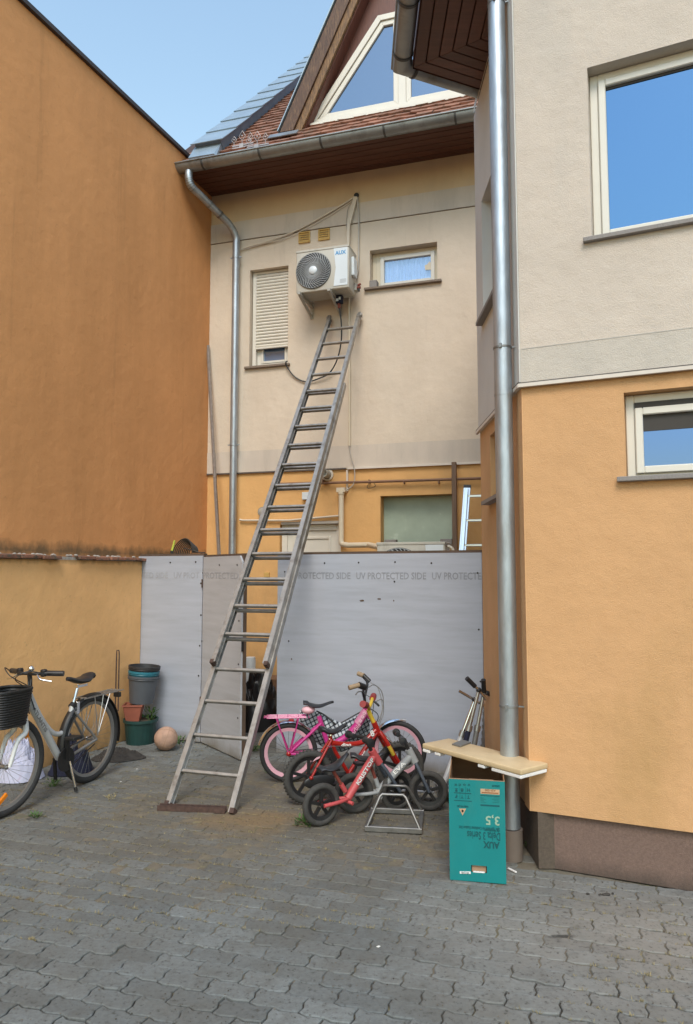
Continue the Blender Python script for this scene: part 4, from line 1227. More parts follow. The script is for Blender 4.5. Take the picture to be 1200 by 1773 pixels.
# big downpipe on the right house
rp = ray(877, 990); pp = Vector((rp.x, rp.y)) * (4.22 / rp.y)
lpp = WR.loc((pp.x, pp.y, 0))
m = MB(); m.tube([(lpp.x, lpp.y, 0.17), (lpp.x, lpp.y, 2.2), (lpp.x, lpp.y, zS + 0.1)], 0.052, 24); dp = m.build('downpipe', M['galv'], rh)
m = MB(); m.tube([(lpp.x, lpp.y, 0.0), (lpp.x, lpp.y, 0.165)], 0.064, 20); m.build('pipe_foot', M['pipe_base'], dp)
for v, full in ((8, 1), (603, 1), (1222, 1), (684, 0)):
    zz = WR.sz(875, v)[1]
    r_ = ray(875, v); zz = H + r_.z * (4.22 / r_.y)
    m = MB(); m.tube([(lpp.x, lpp.y, zz - 0.006), (lpp.x, lpp.y, zz + 0.006)], 0.055 if full else 0.0535, 24)
    if full:
        m.box((lpp.x + 0.05, lpp.y + 0.0, zz - 0.004), (lpp.x + 0.14, lpp.y + 0.008, zz + 0.004)); m.box((lpp.x - 0.008, lpp.y - 0.066, zz - 0.010), (lpp.x + 0.008, lpp.y - 0.052, zz + 0.014))
    m.build('pipe_clamp', M['galv'] if not full else M['zinc'], dp)

# ------------------------------------------------------------------ fence of coated boards
zF = (WF.sz(347, 962)[1] + WF.sz(835, 957)[1]) / 2
sFd1 = WF.sz(480, 1100)[0]; sFr = WF.sz(836, 1100)[0]; sF0 = WF.sz(237, 1100)[0]
fe = thing('board_fence', 'grey coated board fence across the yard on both sides of the open door', 'fence', WF, 0.5, 0, 0)
m = MB(); m.box((sF0, 0.0, 0.01), (-0.008, 0.018, zF)); pnl = m.build('left_panel', M['board'], fe, bevel=0.001)
m = MB(); m.box((sFd1, 0.0, -0.005), (sFr, 0.018, zF)); pnr = m.build('right_panel', M['board'], fe, bevel=0.001)
m = MB(); m.box((sF0, 0.019, zF - 0.03), (-0.005, 0.07, zF + 0.022)); m.build('top_rail', M['rail'], fe)
m = MB(); m.box((sFd1, 0.019, zF - 0.03), (sFr + 0.03, 0.07, zF + 0.022)); m.build('top_rail', M['rail'], fe)
for s_ in (sF0 + 0.02, -0.07, sFd1 + 0.002, sFr - 0.05):
    m = MB(); m.box((s_, 0.019, 0), (s_ + 0.045, 0.065, zF - 0.031)); m.build('post', M['rail'], fe)
for (u, v) in ((295, 974), (339, 973), (348, 1010), (348, 1065), (346, 1118), (344, 1170)):
    s_, z_ = WF.sz(u, v); 
    if s_ > -0.012: s_ = -0.02
    m = MB(); m.lathe([(0.009, 0.0), (0.007, -0.004)], (s_, -0.0005, z_), 'y', 8); m.build('screw', M['screw'], pnl)
for (u, v) in ((562, 975), (621, 974), (684, 973), (747, 975), (493, 990), (827, 992), (683, 1007), (829, 1090), (500, 1110), (832, 1180)):
    s_, z_ = WF.sz(u, v)
    m = MB(); m.lathe([(0.008, 0.0), (0.006, -0.004)], (s_, -0.0005, z_), 'y', 8); m.build('screw', M['screw'], pnr)
# prints
def print_on(parent, s0, s1, z, h, txt, mt, y=-0.0012):
    m = text_mb(txt, s1 - s0, h, bold=0.012); m.xf(Matrix.Translation((s0, y, z))); return m.build('print', mt, parent)
zt0, zt1 = WF.sz(660, 1003)[1], WF.sz(660, 991)[1]
hh = zt1 - zt0
for (u0, u1, tx) in ((492, 607, 'UV PROTECTED SIDE'), (617, 738, 'UV PROTECTED SIDE'), (748, 833.5, 'UV PROTECTE')):
    print_on(pnr, WF.sz(u0, 995)[0], WF.sz(u1, 995)[0], zt0, hh, tx, M['boardprint'])
for (u0, u1, tx) in ((239, 291, 'CTED SIDE'), (301, 345, 'UV PROT')):
    print_on(pnl, WF.sz(u0, 995)[0], min(WF.sz(u1, 995)[0], -0.015), zt0, hh, tx, M['boardprint2'])
# chips on the right panel
for k, (u, v, w_) in enumerate(((627, 1040, 0.05), (657, 1037, 0.035), (682, 1040, 0.012), (505, 1141, 0.012))):
    s_, z_ = WF.sz(u, v); m = MB()
    pts = [(s_ + w_*0.5*math.cos(a)*random.uniform(.7, 1.1), z_ + 0.009*math.sin(a)*random.uniform(.6, 1.2)) for a in [2*PI*i/9 for i in range(9)]]
    m.prism(pts, 'y', -0.002, -0.0002); m.build('chipped_spot', M['rail'], pnr)

hd = Vector((pF.x, pF.y)); pd = G(415, 1318)
WD = Plane(hd, (pd.x - hd.x, pd.y - hd.y))
dl = (Vector((pd.x, pd.y)) - hd).length
dw = thing('fence_door', 'narrow grey board door of the fence, standing open behind the ladder', 'door', WD, 0, 0, 0)
zDt = WD.sz(418, 962)[1]
m = MB(); m.prism([(0.004, 0.015), (dl, 0.012), (dl, zDt - 0.05), (dl - 0.04, zDt), (0.004, zDt)], 'y', 0, 0.018); pn = m.build('door_panel', M['board2'], dw, bevel=0.001)
m = MB(); m.box((0.01, 0.019, zDt - 0.04), (dl + 0.01, 0.05, zDt + 0.02)); m.build('top_rail', M['rail'], dw)
m = MB(); m.box((dl - 0.045, 0.019, 0.02), (dl + 0.004, 0.05, zDt - 0.041)); m.build('stile', M['rail'], dw)
for (u, v) in ((380, 978), (411, 978), (414, 1075), (413, 1150), (412, 1243), (351, 992), (350, 1110)):
    s_, z_ = WD.sz(u, v); m = MB(); m.lathe([(0.009, 0.0), (0.007, -0.004)], (min(s_, dl - .02), -0.0005, z_), 'y', 8); m.build('screw', M['screw'], pn)
print_on(pn, WD.sz(352, 995)[0], WD.sz(413, 995)[0], WD.sz(380, 1002)[1], hh, 'PROTECTED', M['boardprint2'])
m = MB()
for zz in (0.35, 1.45): m.tube([(0.0, -0.008, zz), (0.0, -0.008, zz + 0.08)], 0.008, 8)
m.build('hinge', M['rust'], dw)
m = MB(); m.box((dl + 0.005, 0.0, WD.sz(418, 1128)[1]), (dl + 0.012, 0.02, WD.sz(418, 1112)[1] + 0.03)); m.build('latch', M['black'], dw)

# ------------------------------------------------------------------ things on the back house wall
def ac_unit(label, s0, s1, z0, z1, yb, dep, full=True):
    o = thing('air_conditioner', label, 'air conditioner', WB, (s0+s1)/2, yb, z0)
    yf = yb - dep
    m = MB(); m.box((s0, yf, z0), (s1, yb, z1)); body = m.build('casing', M['acbody'], o, bevel=0.012, bseg=3)
    m = MB(); m.box((s0 - 0.004, yf - 0.006, z1 - 0.02), (s1 + 0.004, yb + 0.004, z1 + 0.006)); m.build('lid', M['acbody'], o, bevel=0.004)
    wd = s1 - s0; hh_ = z1 - z0
    R = hh_*0.43; c_ = (s0 + wd*0.335, 0, z0 + hh_*0.49)
    m = MB(); m.lathe([(R, -0.001), (R, -0.012), (R*0.97, -0.014), (R*0.955, -0.004), (0.001, -0.003)], (c_[0], yf, c_[2]), 'y', 48); fan = m.build('fan_guard', M['acdark'], o)
    for k in range(36):
        a0 = 2*PI*k/36; m = MB(); pts = []
        for j in range(7):
            t = j/6; r = R*(0.22 + 0.75*t); a = a0 + 0.85*t
            pts.append((c_[0] + r*math.cos(a), yf - 0.013 - 0.008*math.sin(PI*t), c_[2] + r*math.sin(a)))
        m.tube(pts, 0.0048, 5); m.build('grille_bar', M['acgrille'], fan)
    for rr in (0.45, 0.72, 0.97):
        m = MB(); m.ring((c_[0], yf - 0.012, c_[2]), R*rr, 0.003, 'y', 44, 5); m.build('grille_ring', M['acgrille'], fan)
    m = MB(); m.lathe([(R*0.23, -0.01), (R*0.23, -0.022), (R*0.20, -0.028), (0.001, -0.029)], (c_[0], yf, c_[2]), 'y', 28); m.build('fan_hub', M['acwhite'], fan)
    xa = s0 + wd*0.715
    m = MB(); m.prism([(xa, z0 + 0.03), (s1 - 0.014, z0 + 0.03), (s1 - 0.014, z1 - 0.022), (xa, z1 - 0.022), (xa + 0.025, z0 + hh_*0.5)], 'y', yf - 0.006, yf - 0.0005); m.build('front_panel', M['acwhite'], o, bevel=0.002)
    return o, body, yf
ya = -0.40
s0, zt_ = WB.sz(513, 437, ya); s1, _ = WB.sz(604, 430, ya); z0a = (WB.sz(513, 511, ya)[1] + WB.sz(606, 494, ya)[1]) / 2
zt_ = (WB.sz(513, 435, ya)[1] + WB.sz(604, 425, ya)[1]) / 2
ac, body, yf = ac_unit('beige air conditioner outdoor unit bracketed high on the wall above the ladder', s0, s1, z0a, zt_, -0.11, 0.29)
tx = text_mb('AUX', 0.125, 0.045, bold=0.03); tx.xf(Matrix.Translation((s1 - 0.155, yf - 0.0075, zt_ - 0.10))); tx.build('logo', M['bluetxt'], ac)
m = MB()
for i in range(4): m.box((s1 - 0.10, yf - 0.0075, z0a + 0.06 + i*0.012), (s1 - 0.03, yf - 0.0062, z0a + 0.063 + i*0.012))
m.build('rating_print', M['acgrille'], ac)
m = MB(); m.prism([(-0.32, zt_ - 0.10), (-0.20, zt_ - 0.10), (-0.19, z0a + 0.17), (-0.31, z0a + 0.17)], 'x', s1 + 0.001, s1 + 0.035); m.build('handle_cover', M['acwhite'], ac, bevel=0.006)
m = MB(); m.box((s1 + 0.001, -0.20, z0a + 0.04), (s1 + 0.03, -0.12, z0a + 0.12)); m.build('valve_block', M['acgrey'], ac, bevel=0.004)
m = MB(); m.tube([(s1 + 0.02, -0.18, z0a + 0.07), (s1 + 0.07, -0.18, z0a + 0.075)], 0.016, 10); m.tube([(s1 + 0.02, -0.15, z0a + 0.11), (s1 + 0.065, -0.15, z0a + 0.125)], 0.013, 10); m.build('valve', M['copper'], ac)
m = MB(); m.tube([(s1 + 0.05, -0.18, z0a + 0.03), (s1 + 0.05, -0.18, z0a + 0.08)], 0.013, 8); m.build('valve_cap', M['black'], ac)
for sx in (s0 + 0.05, s0 + 0.60*(s1 - s0) + 0.03):
    m = MB(); m.bar((sx, -0.45, z0a - 0.018), (sx, -0.012, z0a - 0.018), 0.032, 0.034); m.bar((sx, -0.42, z0a - 0.035), (sx, -0.02, z0a - 0.15), 0.026, 0.020); m.box((sx - 0.016, -0.03, z0a - 0.17), (sx + 0.016, -0.0102, z0a + 0.04)); m.build('bracket', M['acgrey'], ac, bevel=0.002)
m = MB(); m.tube([(s0 + 0.39, -0.26, z0a - 0.002), (s0 + 0.39, -0.26, z0a - 0.035)], 0.019, 12); m.build('drain_spout', M['acwhite'], ac)
m = MB(); m.box((s0 + 0.03, -0.37, z0a - 0.006), (s1 - 0.03, -0.13, z0a - 0.0005)); m.build('base_pan', M['acgrey'], ac)

yb2 = -0.95
s0, zt2 = WB.sz(652, 942, -1.2); s1, _ = WB.sz(770, 938, -1.2)
zt2 = (WB.sz(652, 941, -1.2)[1] + WB.sz(768, 938, -1.2)[1])/2
ac2, body2, yf2 = ac_unit('second air conditioner outdoor unit, only its top showing above the fence', s0, s1, zt2 - 0.56, zt2, -0.91, 0.28)
m = MB(); m.ring((s1 + 0.01, -1.1, zt2 - 0.09), 0.055, 0.014, 'y', 16, 8, -PI/2, PI/2); m.build('pipe_bend', M['trunk'], ac2)
for sx in (s0 + 0.1, s1 - 0.12):
    m = MB(); m.bar((sx, -1.24, zt2 - 0.58), (sx, -0.02, zt2 - 0.58), 0.03, 0.03); m.box((sx - 0.02, -1.18, 0), (sx + 0.02, -1.14, zt2 - 0.597)); m.build('support_frame', M['rust'], ac2)

# hole in the wall, trunking and cables
hp = WB.P(617, 338, -0.02)
def wb(u, v, y=-0.03): return WB.P(u, v, y)
m = MB(); m.lathe([(0.03, -0.0142), (0.03, -0.022), (0.001, -0.023)], (hp.x, 0, hp.z), 'y', 16); m.build('wall_hole', M['black'], bh)
m = MB(); m.bar(wb(616, 341, -0.04), wb(604, 388, -0.045), 0.05, 0.03, up=(0, 1, 0)); m.bar(wb(604, 386, -0.05), wb(603, 428, -0.05), 0.035, 0.03, up=(0, 1, 0))
solo(m, 'cable_trunking', M['trunk'], WB, 'flat beige trunking from the wall hole down to the air conditioner', 'trunking', bevel=0.003)
m = MB(); m.tube(spline([wb(619, 342), wb(621, 380), wb(621, 430), wb(620, 468), wb(613, 483, -0.12)], 5), 0.010, 8)
solo(m, 'conduit', M['wirepale'], WB, 'thin beige conduit right of the upper air conditioner', 'conduit')
m = MB(); m.tube(spline([wb(617, 340), wb(603, 360, -.02), wb(600, 385, -.02), wb(601, 400, -.02)], 5), 0.004, 6)
solo(m, 'thin_cable', M['wirepale'], WB, 'thin grey cable curling beside the flat beige trunking', 'cable')
m = MB()
m.tube(spline([wb(614, 341, -.03), wb(570, 368, -.035), wb(500, 405, -.035), wb(418, 431, -.04)], 6), 0.010, 8)
m.tube(spline([wb(614, 345, -.03), wb(565, 376, -.035), wb(500, 410, -.035), wb(440, 425, -.04)], 6), 0.005, 6)
solo(m, 'slanting_cable', M['trunk'], WB, 'pale cable slanting from the downpipe up to the wall hole', 'cable')
m = MB(); m.tube([wb(604, 512, -0.03), wb(605, 640, -0.03), wb(605, 772, -0.035)], 0.013, 10)
solo(m, 'drain_pipe', M['pvc_cream'], WB, 'thin white vertical pipe below the air conditioner behind the ladder', 'pipe')
m = MB(); m.tube(spline([wb(605, 772, -.035), wb(608, 790, -.05), wb(614, 815, -.05), wb(612, 838, -.06), wb(598, 850, -.08)], 6), 0.006, 6)
solo(m, 'drooping_wire', M['wirepale'], WB, 'thin wire drooping from the white pipe to the thick trunking', 'wire')
jb = thing('junction_box', 'small blue and black electrical box hanging under the air conditioner', 'electrical box', WB, wb(588, 518, -.2).x, -0.2, wb(588, 525, -.2).z)
a = wb(583, 527, -0.2); b_ = wb(594, 512, -0.2)
m = MB(); m.box((a.x, -0.24, a.z), (b_.x, -0.18, b_.z)); m.build('box_body', M['navy'], jb, bevel=0.006)
m = MB(); m.box((a.x + 0.005, -0.246, a.z + 0.02), (a.x + 0.035, -0.2405, a.z + 0.05)); m.box((a.x + 0.04, -0.246, a.z + 0.035), (a.x + 0.06, -0.2405, a.z + 0.065)); m.build('white_label', M['acwhite'], jb)
m = MB(); m.tube([(a.x + 0.03, -0.21, a.z), (a.x + 0.035, -0.21, a.z - 0.05)], 0.017, 8); m.build('red_plug', M['copper'], jb)
m = MB(); m.tube(spline([(a.x + 0.035, -0.21, a.z - 0.05), wb(591, 560, -.18), wb(591, 590, -.14), wb(584, 622, -.09), wb(571, 645, -.05), wb(553, 655, -.04), wb(530, 661, -.03), wb(510, 652, -.03), wb(497, 635, -.05), wb(495, 627, -.06), wb(500, 625, 0.05)], 7), 0.008, 7)
solo(m, 'power_cable', M['cable'], WB, 'black cable looping from the electrical box to the shuttered window', 'cable')

# ochre zone
m = MB(); m.tube([wb(480, 838, -.05), wb(650, 834, -.05), wb(840, 828, -.05)], 0.015, 10); 
for u in (560, 640, 700, 760): m.box((wb(u, 834).x - 0.006, -0.06, wb(u, 835, -.05).z - 0.01), (wb(u, 834).x + 0.006, 0, wb(u, 835, -.05).z + 0.03))
solo(m, 'gas_pipe', M['brownpipe'], WB, 'long brown horizontal pipe on the ochre wall', 'pipe')
m = MB(); m.tube(spline([wb(641, 832), wb(636, 845), wb(650, 842), wb(647, 836)], 5), 0.003, 5)
solo(m, 'loose_wire', M['cable'], WB, 'short loop of loose wire on the brown pipe', 'wire')
pa = WB.sz(783, 880, -0.10)[0]; pb = WB.sz(791, 880, -0.10)[0]
m = MB(); m.box((pa, -0.12, 0), (pb, -0.045 + -0.025, WB.sz(788, 800, -.1)[1]))
solo(m, 'wooden_post', M['post'], WB, 'brown upright post against the ochre wall right of the frosted window', 'post', bevel=0.003)
vb = WB.P(567, 822, -0.01)
vn = thing('flue_outlet', 'round grey flue outlet sticking out of the ochre wall behind the ladder', 'flue', WB, vb.x, 0, vb.z)
m = MB(); m.lathe([(0.070, -0.001), (0.070, -0.02), (0.05, -0.022), (0.05, -0.001)], (vb.x, 0, vb.z), 'y', 24); m.build('collar', M['trunk'], vn)
m = MB(); m.lathe([(0.047, -0.002), (0.047, -0.16), (0.042, -0.16), (0.042, -0.10), (0.001, -0.10)], (vb.x, 0, vb.z), 'y', 24); m.build('flue_pipe', M['acgrey'], vn)
vb = WB.P(454, 886, -0.05)
vn = thing('round_vent', 'round grey vent cap on the ochre wall left of the ladder', 'vent', WB, vb.x, 0, vb.z)
m = MB(); m.lathe([(0.055, -0.001), (0.055, -0.05), (0.045, -0.06), (0.001, -0.062)], (vb.x, 0, vb.z), 'y', 24); m.build('cap', M['acgrey'], vn)
m = MB(); m.ring((vb.x, -0.055, vb.z), 0.048, 0.006, 'y', 24, 6); m.build('rim', M['zinc'], vn)
a, b, c, d = hole(WB, 523, 865, 535, 852, -0.05)
m = MB(); m.box((a, -0.055, c), (b, -0.001, d)); m.tube([((a+b)/2 + .01, -0.03, c), ((a+b)/2 + .01, -0.03, c - 0.018)], 0.008, 8)
solo(m, 'sensor_box', M['acwhite'], WB, 'small grey wall box between the ladder rails', 'box', bevel=0.004)
m = MB(); m.tube([wb(415, 900), wb(422, 901), wb(500, 901), wb(587, 893)], 0.012, 8); m.tube([wb(587, 893), wb(589, 868)], 0.010, 8)
solo(m, 'white_conduit', M['trunk'], WB, 'pale conduit running along the ochre wall above the white door', 'conduit')
m = MB()
pth = [wb(591, 852, -.07)] + spline([wb(591, 930, -.07), wb(592, 941, -.08), wb(603, 944, -.1)], 5) + [wb(650, 943, -.6)]
pth[-1] = Vector((s0 - 0.01, -1.0, pth[-2].z - 0.06)); pth.insert(-1, Vector((wb(640, 943, -.12).x, -0.14, pth[-2].z)))
m.tube(pth, 0.030, 14); m.tube([wb(591, 850, -.07), wb(591, 856, -.07)], 0.038, 14); m.box((wb(590, 850).x - .03, -0.1, wb(590, 850).z - 0.02), (wb(600, 850).x + .0, -0.001, wb(590, 850).z + .03))
solo(m, 'refrigerant_trunking', M['pvc_cream'], WB, 'thick white pipe trunking bending round to the second air conditioner', 'trunking')
m = MB(); m.box((wb(599, 850).x, -0.02, wb(599, 850).z), (wb(602, 850).x, -0.002, zTrim - 0.02)); 
solo(m, 'small_trunking', M['trim_white'], WB, 'narrow white trunking up from the thick pipe to the white trim', 'trunking')
a, b, c, d = hole(WB, 457, 1001, 466, 991, -0.02)
m = MB(); m.box((a, -0.02, c), (b, -0.001, d)); m.box((a + .012, -0.026, c + .012), (b - .012, -0.0205, d - .012))
solo(m, 'light_switch', M['vent'], WB, 'small pale yellow switch on the ochre wall seen through the fence opening', 'switch', bevel=0.002)
# aluminium strip leaning in the corner
m = MB(); p = WB.P(379, 955, -0.25); q = WB.P(360, 598, -0.045)
dd = (p - q).normalized(); k_ = p.z / -dd.z
foot = p + dd * k_
m.bar(foot, q, 0.035, 0.022, up=(0, 1, 0))
m.bar(foot + Vector((0, -0.013, 0)), q + Vector((0, -0.013, 0)), 0.010, 0.004, up=(0, 1, 0))
solo(m, 'metal_strip', M['steel'], WB, 'tall thin grey metal strip leaning in the corner left of the downpipe', 'metal strip')

# short ladder behind the fence
l2 = thing('aluminium_ladder', 'bright aluminium ladder standing behind the fence at the right', 'ladder', WB, WB.sz(812, 900, -.4)[0], -0.4, 0)
p1 = WB.P(801, 955, -0.45); p2 = WB.P(809, 845, -0.30)
dd = (p1 - p2).normalized(); p1 = p2 + dd * (p2.z / -dd.z)
wv = 0.34
for k in (0, 1):
    o_ = Vector((wv*k, 0, 0)); 
    m = MB(); m.bar(p1 + o_, p2 + o_, 0.026, 0.07, up=(1, 0, 0)); m.bar(p1 + o_ + Vector((0.0, -0.037, 0)), p2 + o_ + Vector((0.0, -0.037, 0)), 0.03, 0.004, up=(0,1,0)); m.build('rail', M['alu_bright'], l2, bevel=0.002)
    m = MB(); m.bar(p2 + o_ - dd*0.0, p2 + o_ - dd*0.03, 0.030, 0.074, up=(1, 0, 0)); m.build('end_cap', M['black'], l2)
for i in range(12):
    c_ = p2 + dd*(0.09 + 0.26*i)
    if c_.z < 0.05: continue
    m = MB(); m.box((c_.x + 0.012, c_.y - 0.016, c_.z - 0.012), (c_.x + wv - 0.012, c_.y + 0.016, c_.z + 0.012)); m.build('rung', M['alu_bright'], l2, bevel=0.004)

# ------------------------------------------------------------------ the tall extension ladder
LA = G(290, 1396); LB = G(403, 1409)                       # feet
def onB(u, v, y): s_, z_ = WB.sz(u, v, y); return WB.w(s_, y, z_)
TA = onB(570, 562, -0.05); TB = onB(626, 556, -0.05)       # top ends, on the wall
ax_up = ((TA + TB)/2 - (LA + LB)/2).normalized()
base = (LA + LB)/2
side = (LB - LA).normalized()
nrm = side.cross(ax_up).normalized()
if nrm.y > 0: nrm = -nrm                                    # towards the camera
ld = thing('extension_ladder', 'tall two-section aluminium ladder leaning on the house wall', 'ladder', W0, base.x, base.y, 0)
L_tot = ((TA + TB)/2 - base).length
def lp(side_k, t, off, w):
    """point on the ladder: side_k -1/+1, t metres up, off towards the camera"""
    return None
def rail_section(t0, t1, off, pa0, pa1, pb0, pb1, name, depth, width):
    pass
wb0 = (LB - LA).length
wt0 = (TB - TA).length
def ctr(t): return base + ax_up*t
def sdir(t):
    f = t / L_tot
    return (side*(1-f) + (TB - TA).normalized()*f).normalized()
def wid(t): return wb0 + (wt0 - wb0) * min(1, t / L_tot)
RSP = 0.283
tU0 = None
# parameter t where the upper section starts (photo row 1150) and the lower one ends (photo row 665)
def t_at_row(v):
    best = (9e9, 0)
    for i in range(0, int(L_tot*100)):
        p = to_px(ctr(i*0.01)); d_ = abs(p[1] - v)
        if d_ < best[0]: best = (d_, i*0.01)
    return best[1]
tU0 = t_at_row(1157); tLend = t_at_row(668)
hl = 0.028   # profile depth
def rail(sk, t0, t1, off, dw_, name='rail'):
    m = MB()
    a_ = ctr(t0) + sdir(t0)*sk*(wid(t0)/2 + dw_) + nrm*off
    b_ = ctr(t1) + sdir(t1)*sk*(wid(t1)/2 + dw_) + nrm*off
    m.bar(a_, b_, 0.022, 0.05, up=nrm)
    # flanges of the C profile
    for q in (-0.0245, 0.0245):
        m.bar(a_ - side*sk*0.010 + nrm*q, b_ - side*sk*0.010 + nrm*q, 0.034, 0.004, up=nrm)
    return m
for sk in (-1, 1):
    rail(sk, 0.0, tLend, 0.0, 0.0).build('lower_rail', M['alu'], ld, bevel=0.001)
    rail(sk, tU0, L_tot + 0.03, 0.058, -0.012).build('upper_rail', M['alu'], ld, bevel=0.001)
    a_ = ctr(0) + sdir(0)*sk*wid(0)/2
    m = MB(); m.bar(a_ - ax_up*0.004, a_ + ax_up*0.03, 0.032, 0.06, up=nrm); m.build('foot', M['rust'], ld)
    a_ = ctr(tU0) + sdir(tU0)*sk*(wid(tU0)/2 - 0.012) + nrm*0.058
    m = MB(); m.bar(a_ - ax_up*0.012, a_ + ax_up*0.02, 0.030, 0.056, up=nrm); m.build('rail_end', M['rust'], ld)
    a_ = ctr(L_tot) + sdir(L_tot)*sk*(wid(L_tot)/2 - 0.012) + nrm*0.058
    m = MB(); m.bar(a_ - ax_up*0.02, a_ + ax_up*0.06, 0.034, 0.058, up=nrm); m.tube([a_ + ax_up*0.03 - sdir(L_tot)*0.03, a_ + ax_up*0.03 + sdir(L_tot)*0.03], 0.024, 10); m.build('guide_hook', M['steel'], ld, bevel=0.002)
rows_low = [1339, 1276, 1218, 1161]
rows_up = [1105, 1056, 1010, 967, 927, 887, 848, 814, 780, 746, 716, 686, 655, 628, 602, 576]
tl0 = [t_at_row(v) for v in rows_low]
sp_ = (tl0[-1] - tl0[0]) / 3
t = tl0[0]
while t < tLend - 0.05:
    a_ = ctr(t) - sdir(t)*wid(t)/2; b_ = ctr(t) + sdir(t)*wid(t)/2
    m = MB(); m.bar(a_, b_, 0.030, 0.024, up=ax_up); m.build('rung', M['alu'], ld, bevel=0.004); t += sp_
tu = [t_at_row(v) for v in rows_up]
spu = (tu[-1] - tu[0]) / (len(tu) - 1)
for i in range(len(tu)):
    t = tu[0] + spu*i
    a_ = ctr(t) - sdir(t)*(wid(t)/2 - 0.012) + nrm*0.055; b_ = ctr(t) + sdir(t)*(wid(t)/2 - 0.012) + nrm*0.055
    m = MB(); m.bar(a_, b_, 0.030, 0.024, up=ax_up); m.build('rung', M['alu'], ld, bevel=0.004)
# rusty channel at its feet
c0 = G(272, 1404); c1 = G(389, 1409)
WI = Plane(c0, (c1.x - c0.x, c1.y - c0.y)); lc = (Vector((c1.x, c1.y)) - Vector((c0.x, c0.y))).length
m = MB(); m.box((0, 0, 0.001), (lc, 0.006, 0.036)); m.box((0, 0.006, 0.001), (lc, 0.045, 0.007)); m.box((0, 0.045, 0.001), (lc, 0.051, 0.036))
solo(m, 'steel_channel', M['rust'], WI, 'rusty steel channel lying across the feet of the tall ladder', 'steel channel')

# ------------------------------------------------------------------ bicycles
def wheel(o, c, R, tr, tmat, rmat, nsp=24, style='spoke', yaw=0.0, rimw=0.012, hub=0.02, y=0.0, spmat=None, rim_d=0.018):
    """wheel part (rim) with tyre, hub and spokes as sub-parts; c = (s, z) of the hub"""
    cc = Vector((c[0], y, c[1]))
    Ry = Matrix.Translation(cc) @ Matrix.Rotation(yaw, 4, 'Z') @ Matrix.Translation(-cc)
    Ri = R - 2*tr
    m = MB()
    m.lathe([(Ri - rim_d, -rimw*0.6), (Ri - rim_d, rimw*0.6), (Ri + 0.004, rimw), (Ri + 0.004, -rimw), (Ri - rim_d, -rimw*0.6)], (cc.x, cc.y, cc.z), 'y', 48)
    if style == 'five':
        for k in range(5):
            a = 2*PI*k/5 + 0.3
            p = cc + Vector((math.cos(a)*hub, 0, math.sin(a)*hub)); q = cc + Vector((math.cos(a)*(Ri - rim_d + .002), 0, math.sin(a)*(Ri - rim_d + .002)))
            m.bar(p, q, 0.020, 0.018, up=(0, 1, 0))
    m.xf(Ry); wh = m.build('wheel', rmat, o)
    m = MB(); m.ring(cc, R - tr, tr, 'y', 56, 12); m.xf(Ry); m.build('tyre', tmat, wh)
    m = MB(); m.lathe([(0.006, -hub*1.9), (0.006, -hub*1.4), (hub*0.9, -hub*1.3), (hub*0.7, -hub), (hub*0.7, hub), (hub*0.9, hub*1.3), (0.006, hub*1.4), (0.006, hub*1.9)], cc, 'y', 16); m.xf(Ry); m.build('hub', M['steel'] if style == 'spoke' else M['black'], wh)
    if style == 'spoke':
        m = MB()
        for k in range(nsp):
            a = 2*PI*k/nsp; a2 = a + (0.35 if k % 2 else -0.35); yy = (hub if k % 4 < 2 else -hub)
            m.tube([cc + Vector((math.cos(a2)*hub*0.8, yy, math.sin(a2)*hub*0.8)), cc + Vector((math.cos(a)*(Ri - rim_d + .003), 0, math.sin(a)*(Ri - rim_d + .003)))], 0.0010, 4)
        m.xf(Ry); m.build('spokes', spmat or M['spoke'], wh)
    return wh

def saddle(o, p, L_, W_, ang, mt, thick=0.04, flip=1):
    """saddle centred at p, nose towards +s*flip"""
    m = MB(); n = 14; vs = []; fs = []
    secs = []
    for i in range(n + 1):
        t = i / n
        w = W_/2 * (math.sin(PI*min(1, t/0.55 + 0.12)*0.5)**0.8 if t < 0.3 else (1 - 0.78*((t - 0.3)/0.7)**0.75))
        if t == 0: w = W_/2*0.55
        if t == 1: w *= 0.6
        zt = 0.012*math.cos(t*PI*2) + (0.010 if t < 0.15 else 0)
        th = thick*(1 - 0.45*t)
        ring = []
        for k in range(10):
            a = 2*PI*k/10
            ring.append(Vector(((t - 0.45)*L_*flip, math.cos(a)*w, zt + math.sin(a)*th/2)))
        secs.append(ring)
    vs = [v for r_ in secs for v in r_]
    for i in range(n):
        for k in range(10):
            fs.append((i*10+k, i*10+(k+1) % 10, (i+1)*10+(k+1) % 10, (i+1)*10+k))
    fs.append(tuple(range(10))); fs.append(tuple(n*10+k for k in range(10)))
    m.add(vs, fs)
    m.xf(Matrix.Translation(Vector(p)) @ Matrix.Rotation(ang, 4, 'Y'))
    return m.build('saddle', mt, o)

def T(o, name, pts, r, mt, seg=10, label=None):
    m = MB(); m.tube(pts, r, seg); return m.build(name, mt, o, label=label)

def V(p, y=None):
    return Vector((p[0], p[1] if y is None else y, p[2]))
def Y(p, y): return Vector((p.x, y, p.z))

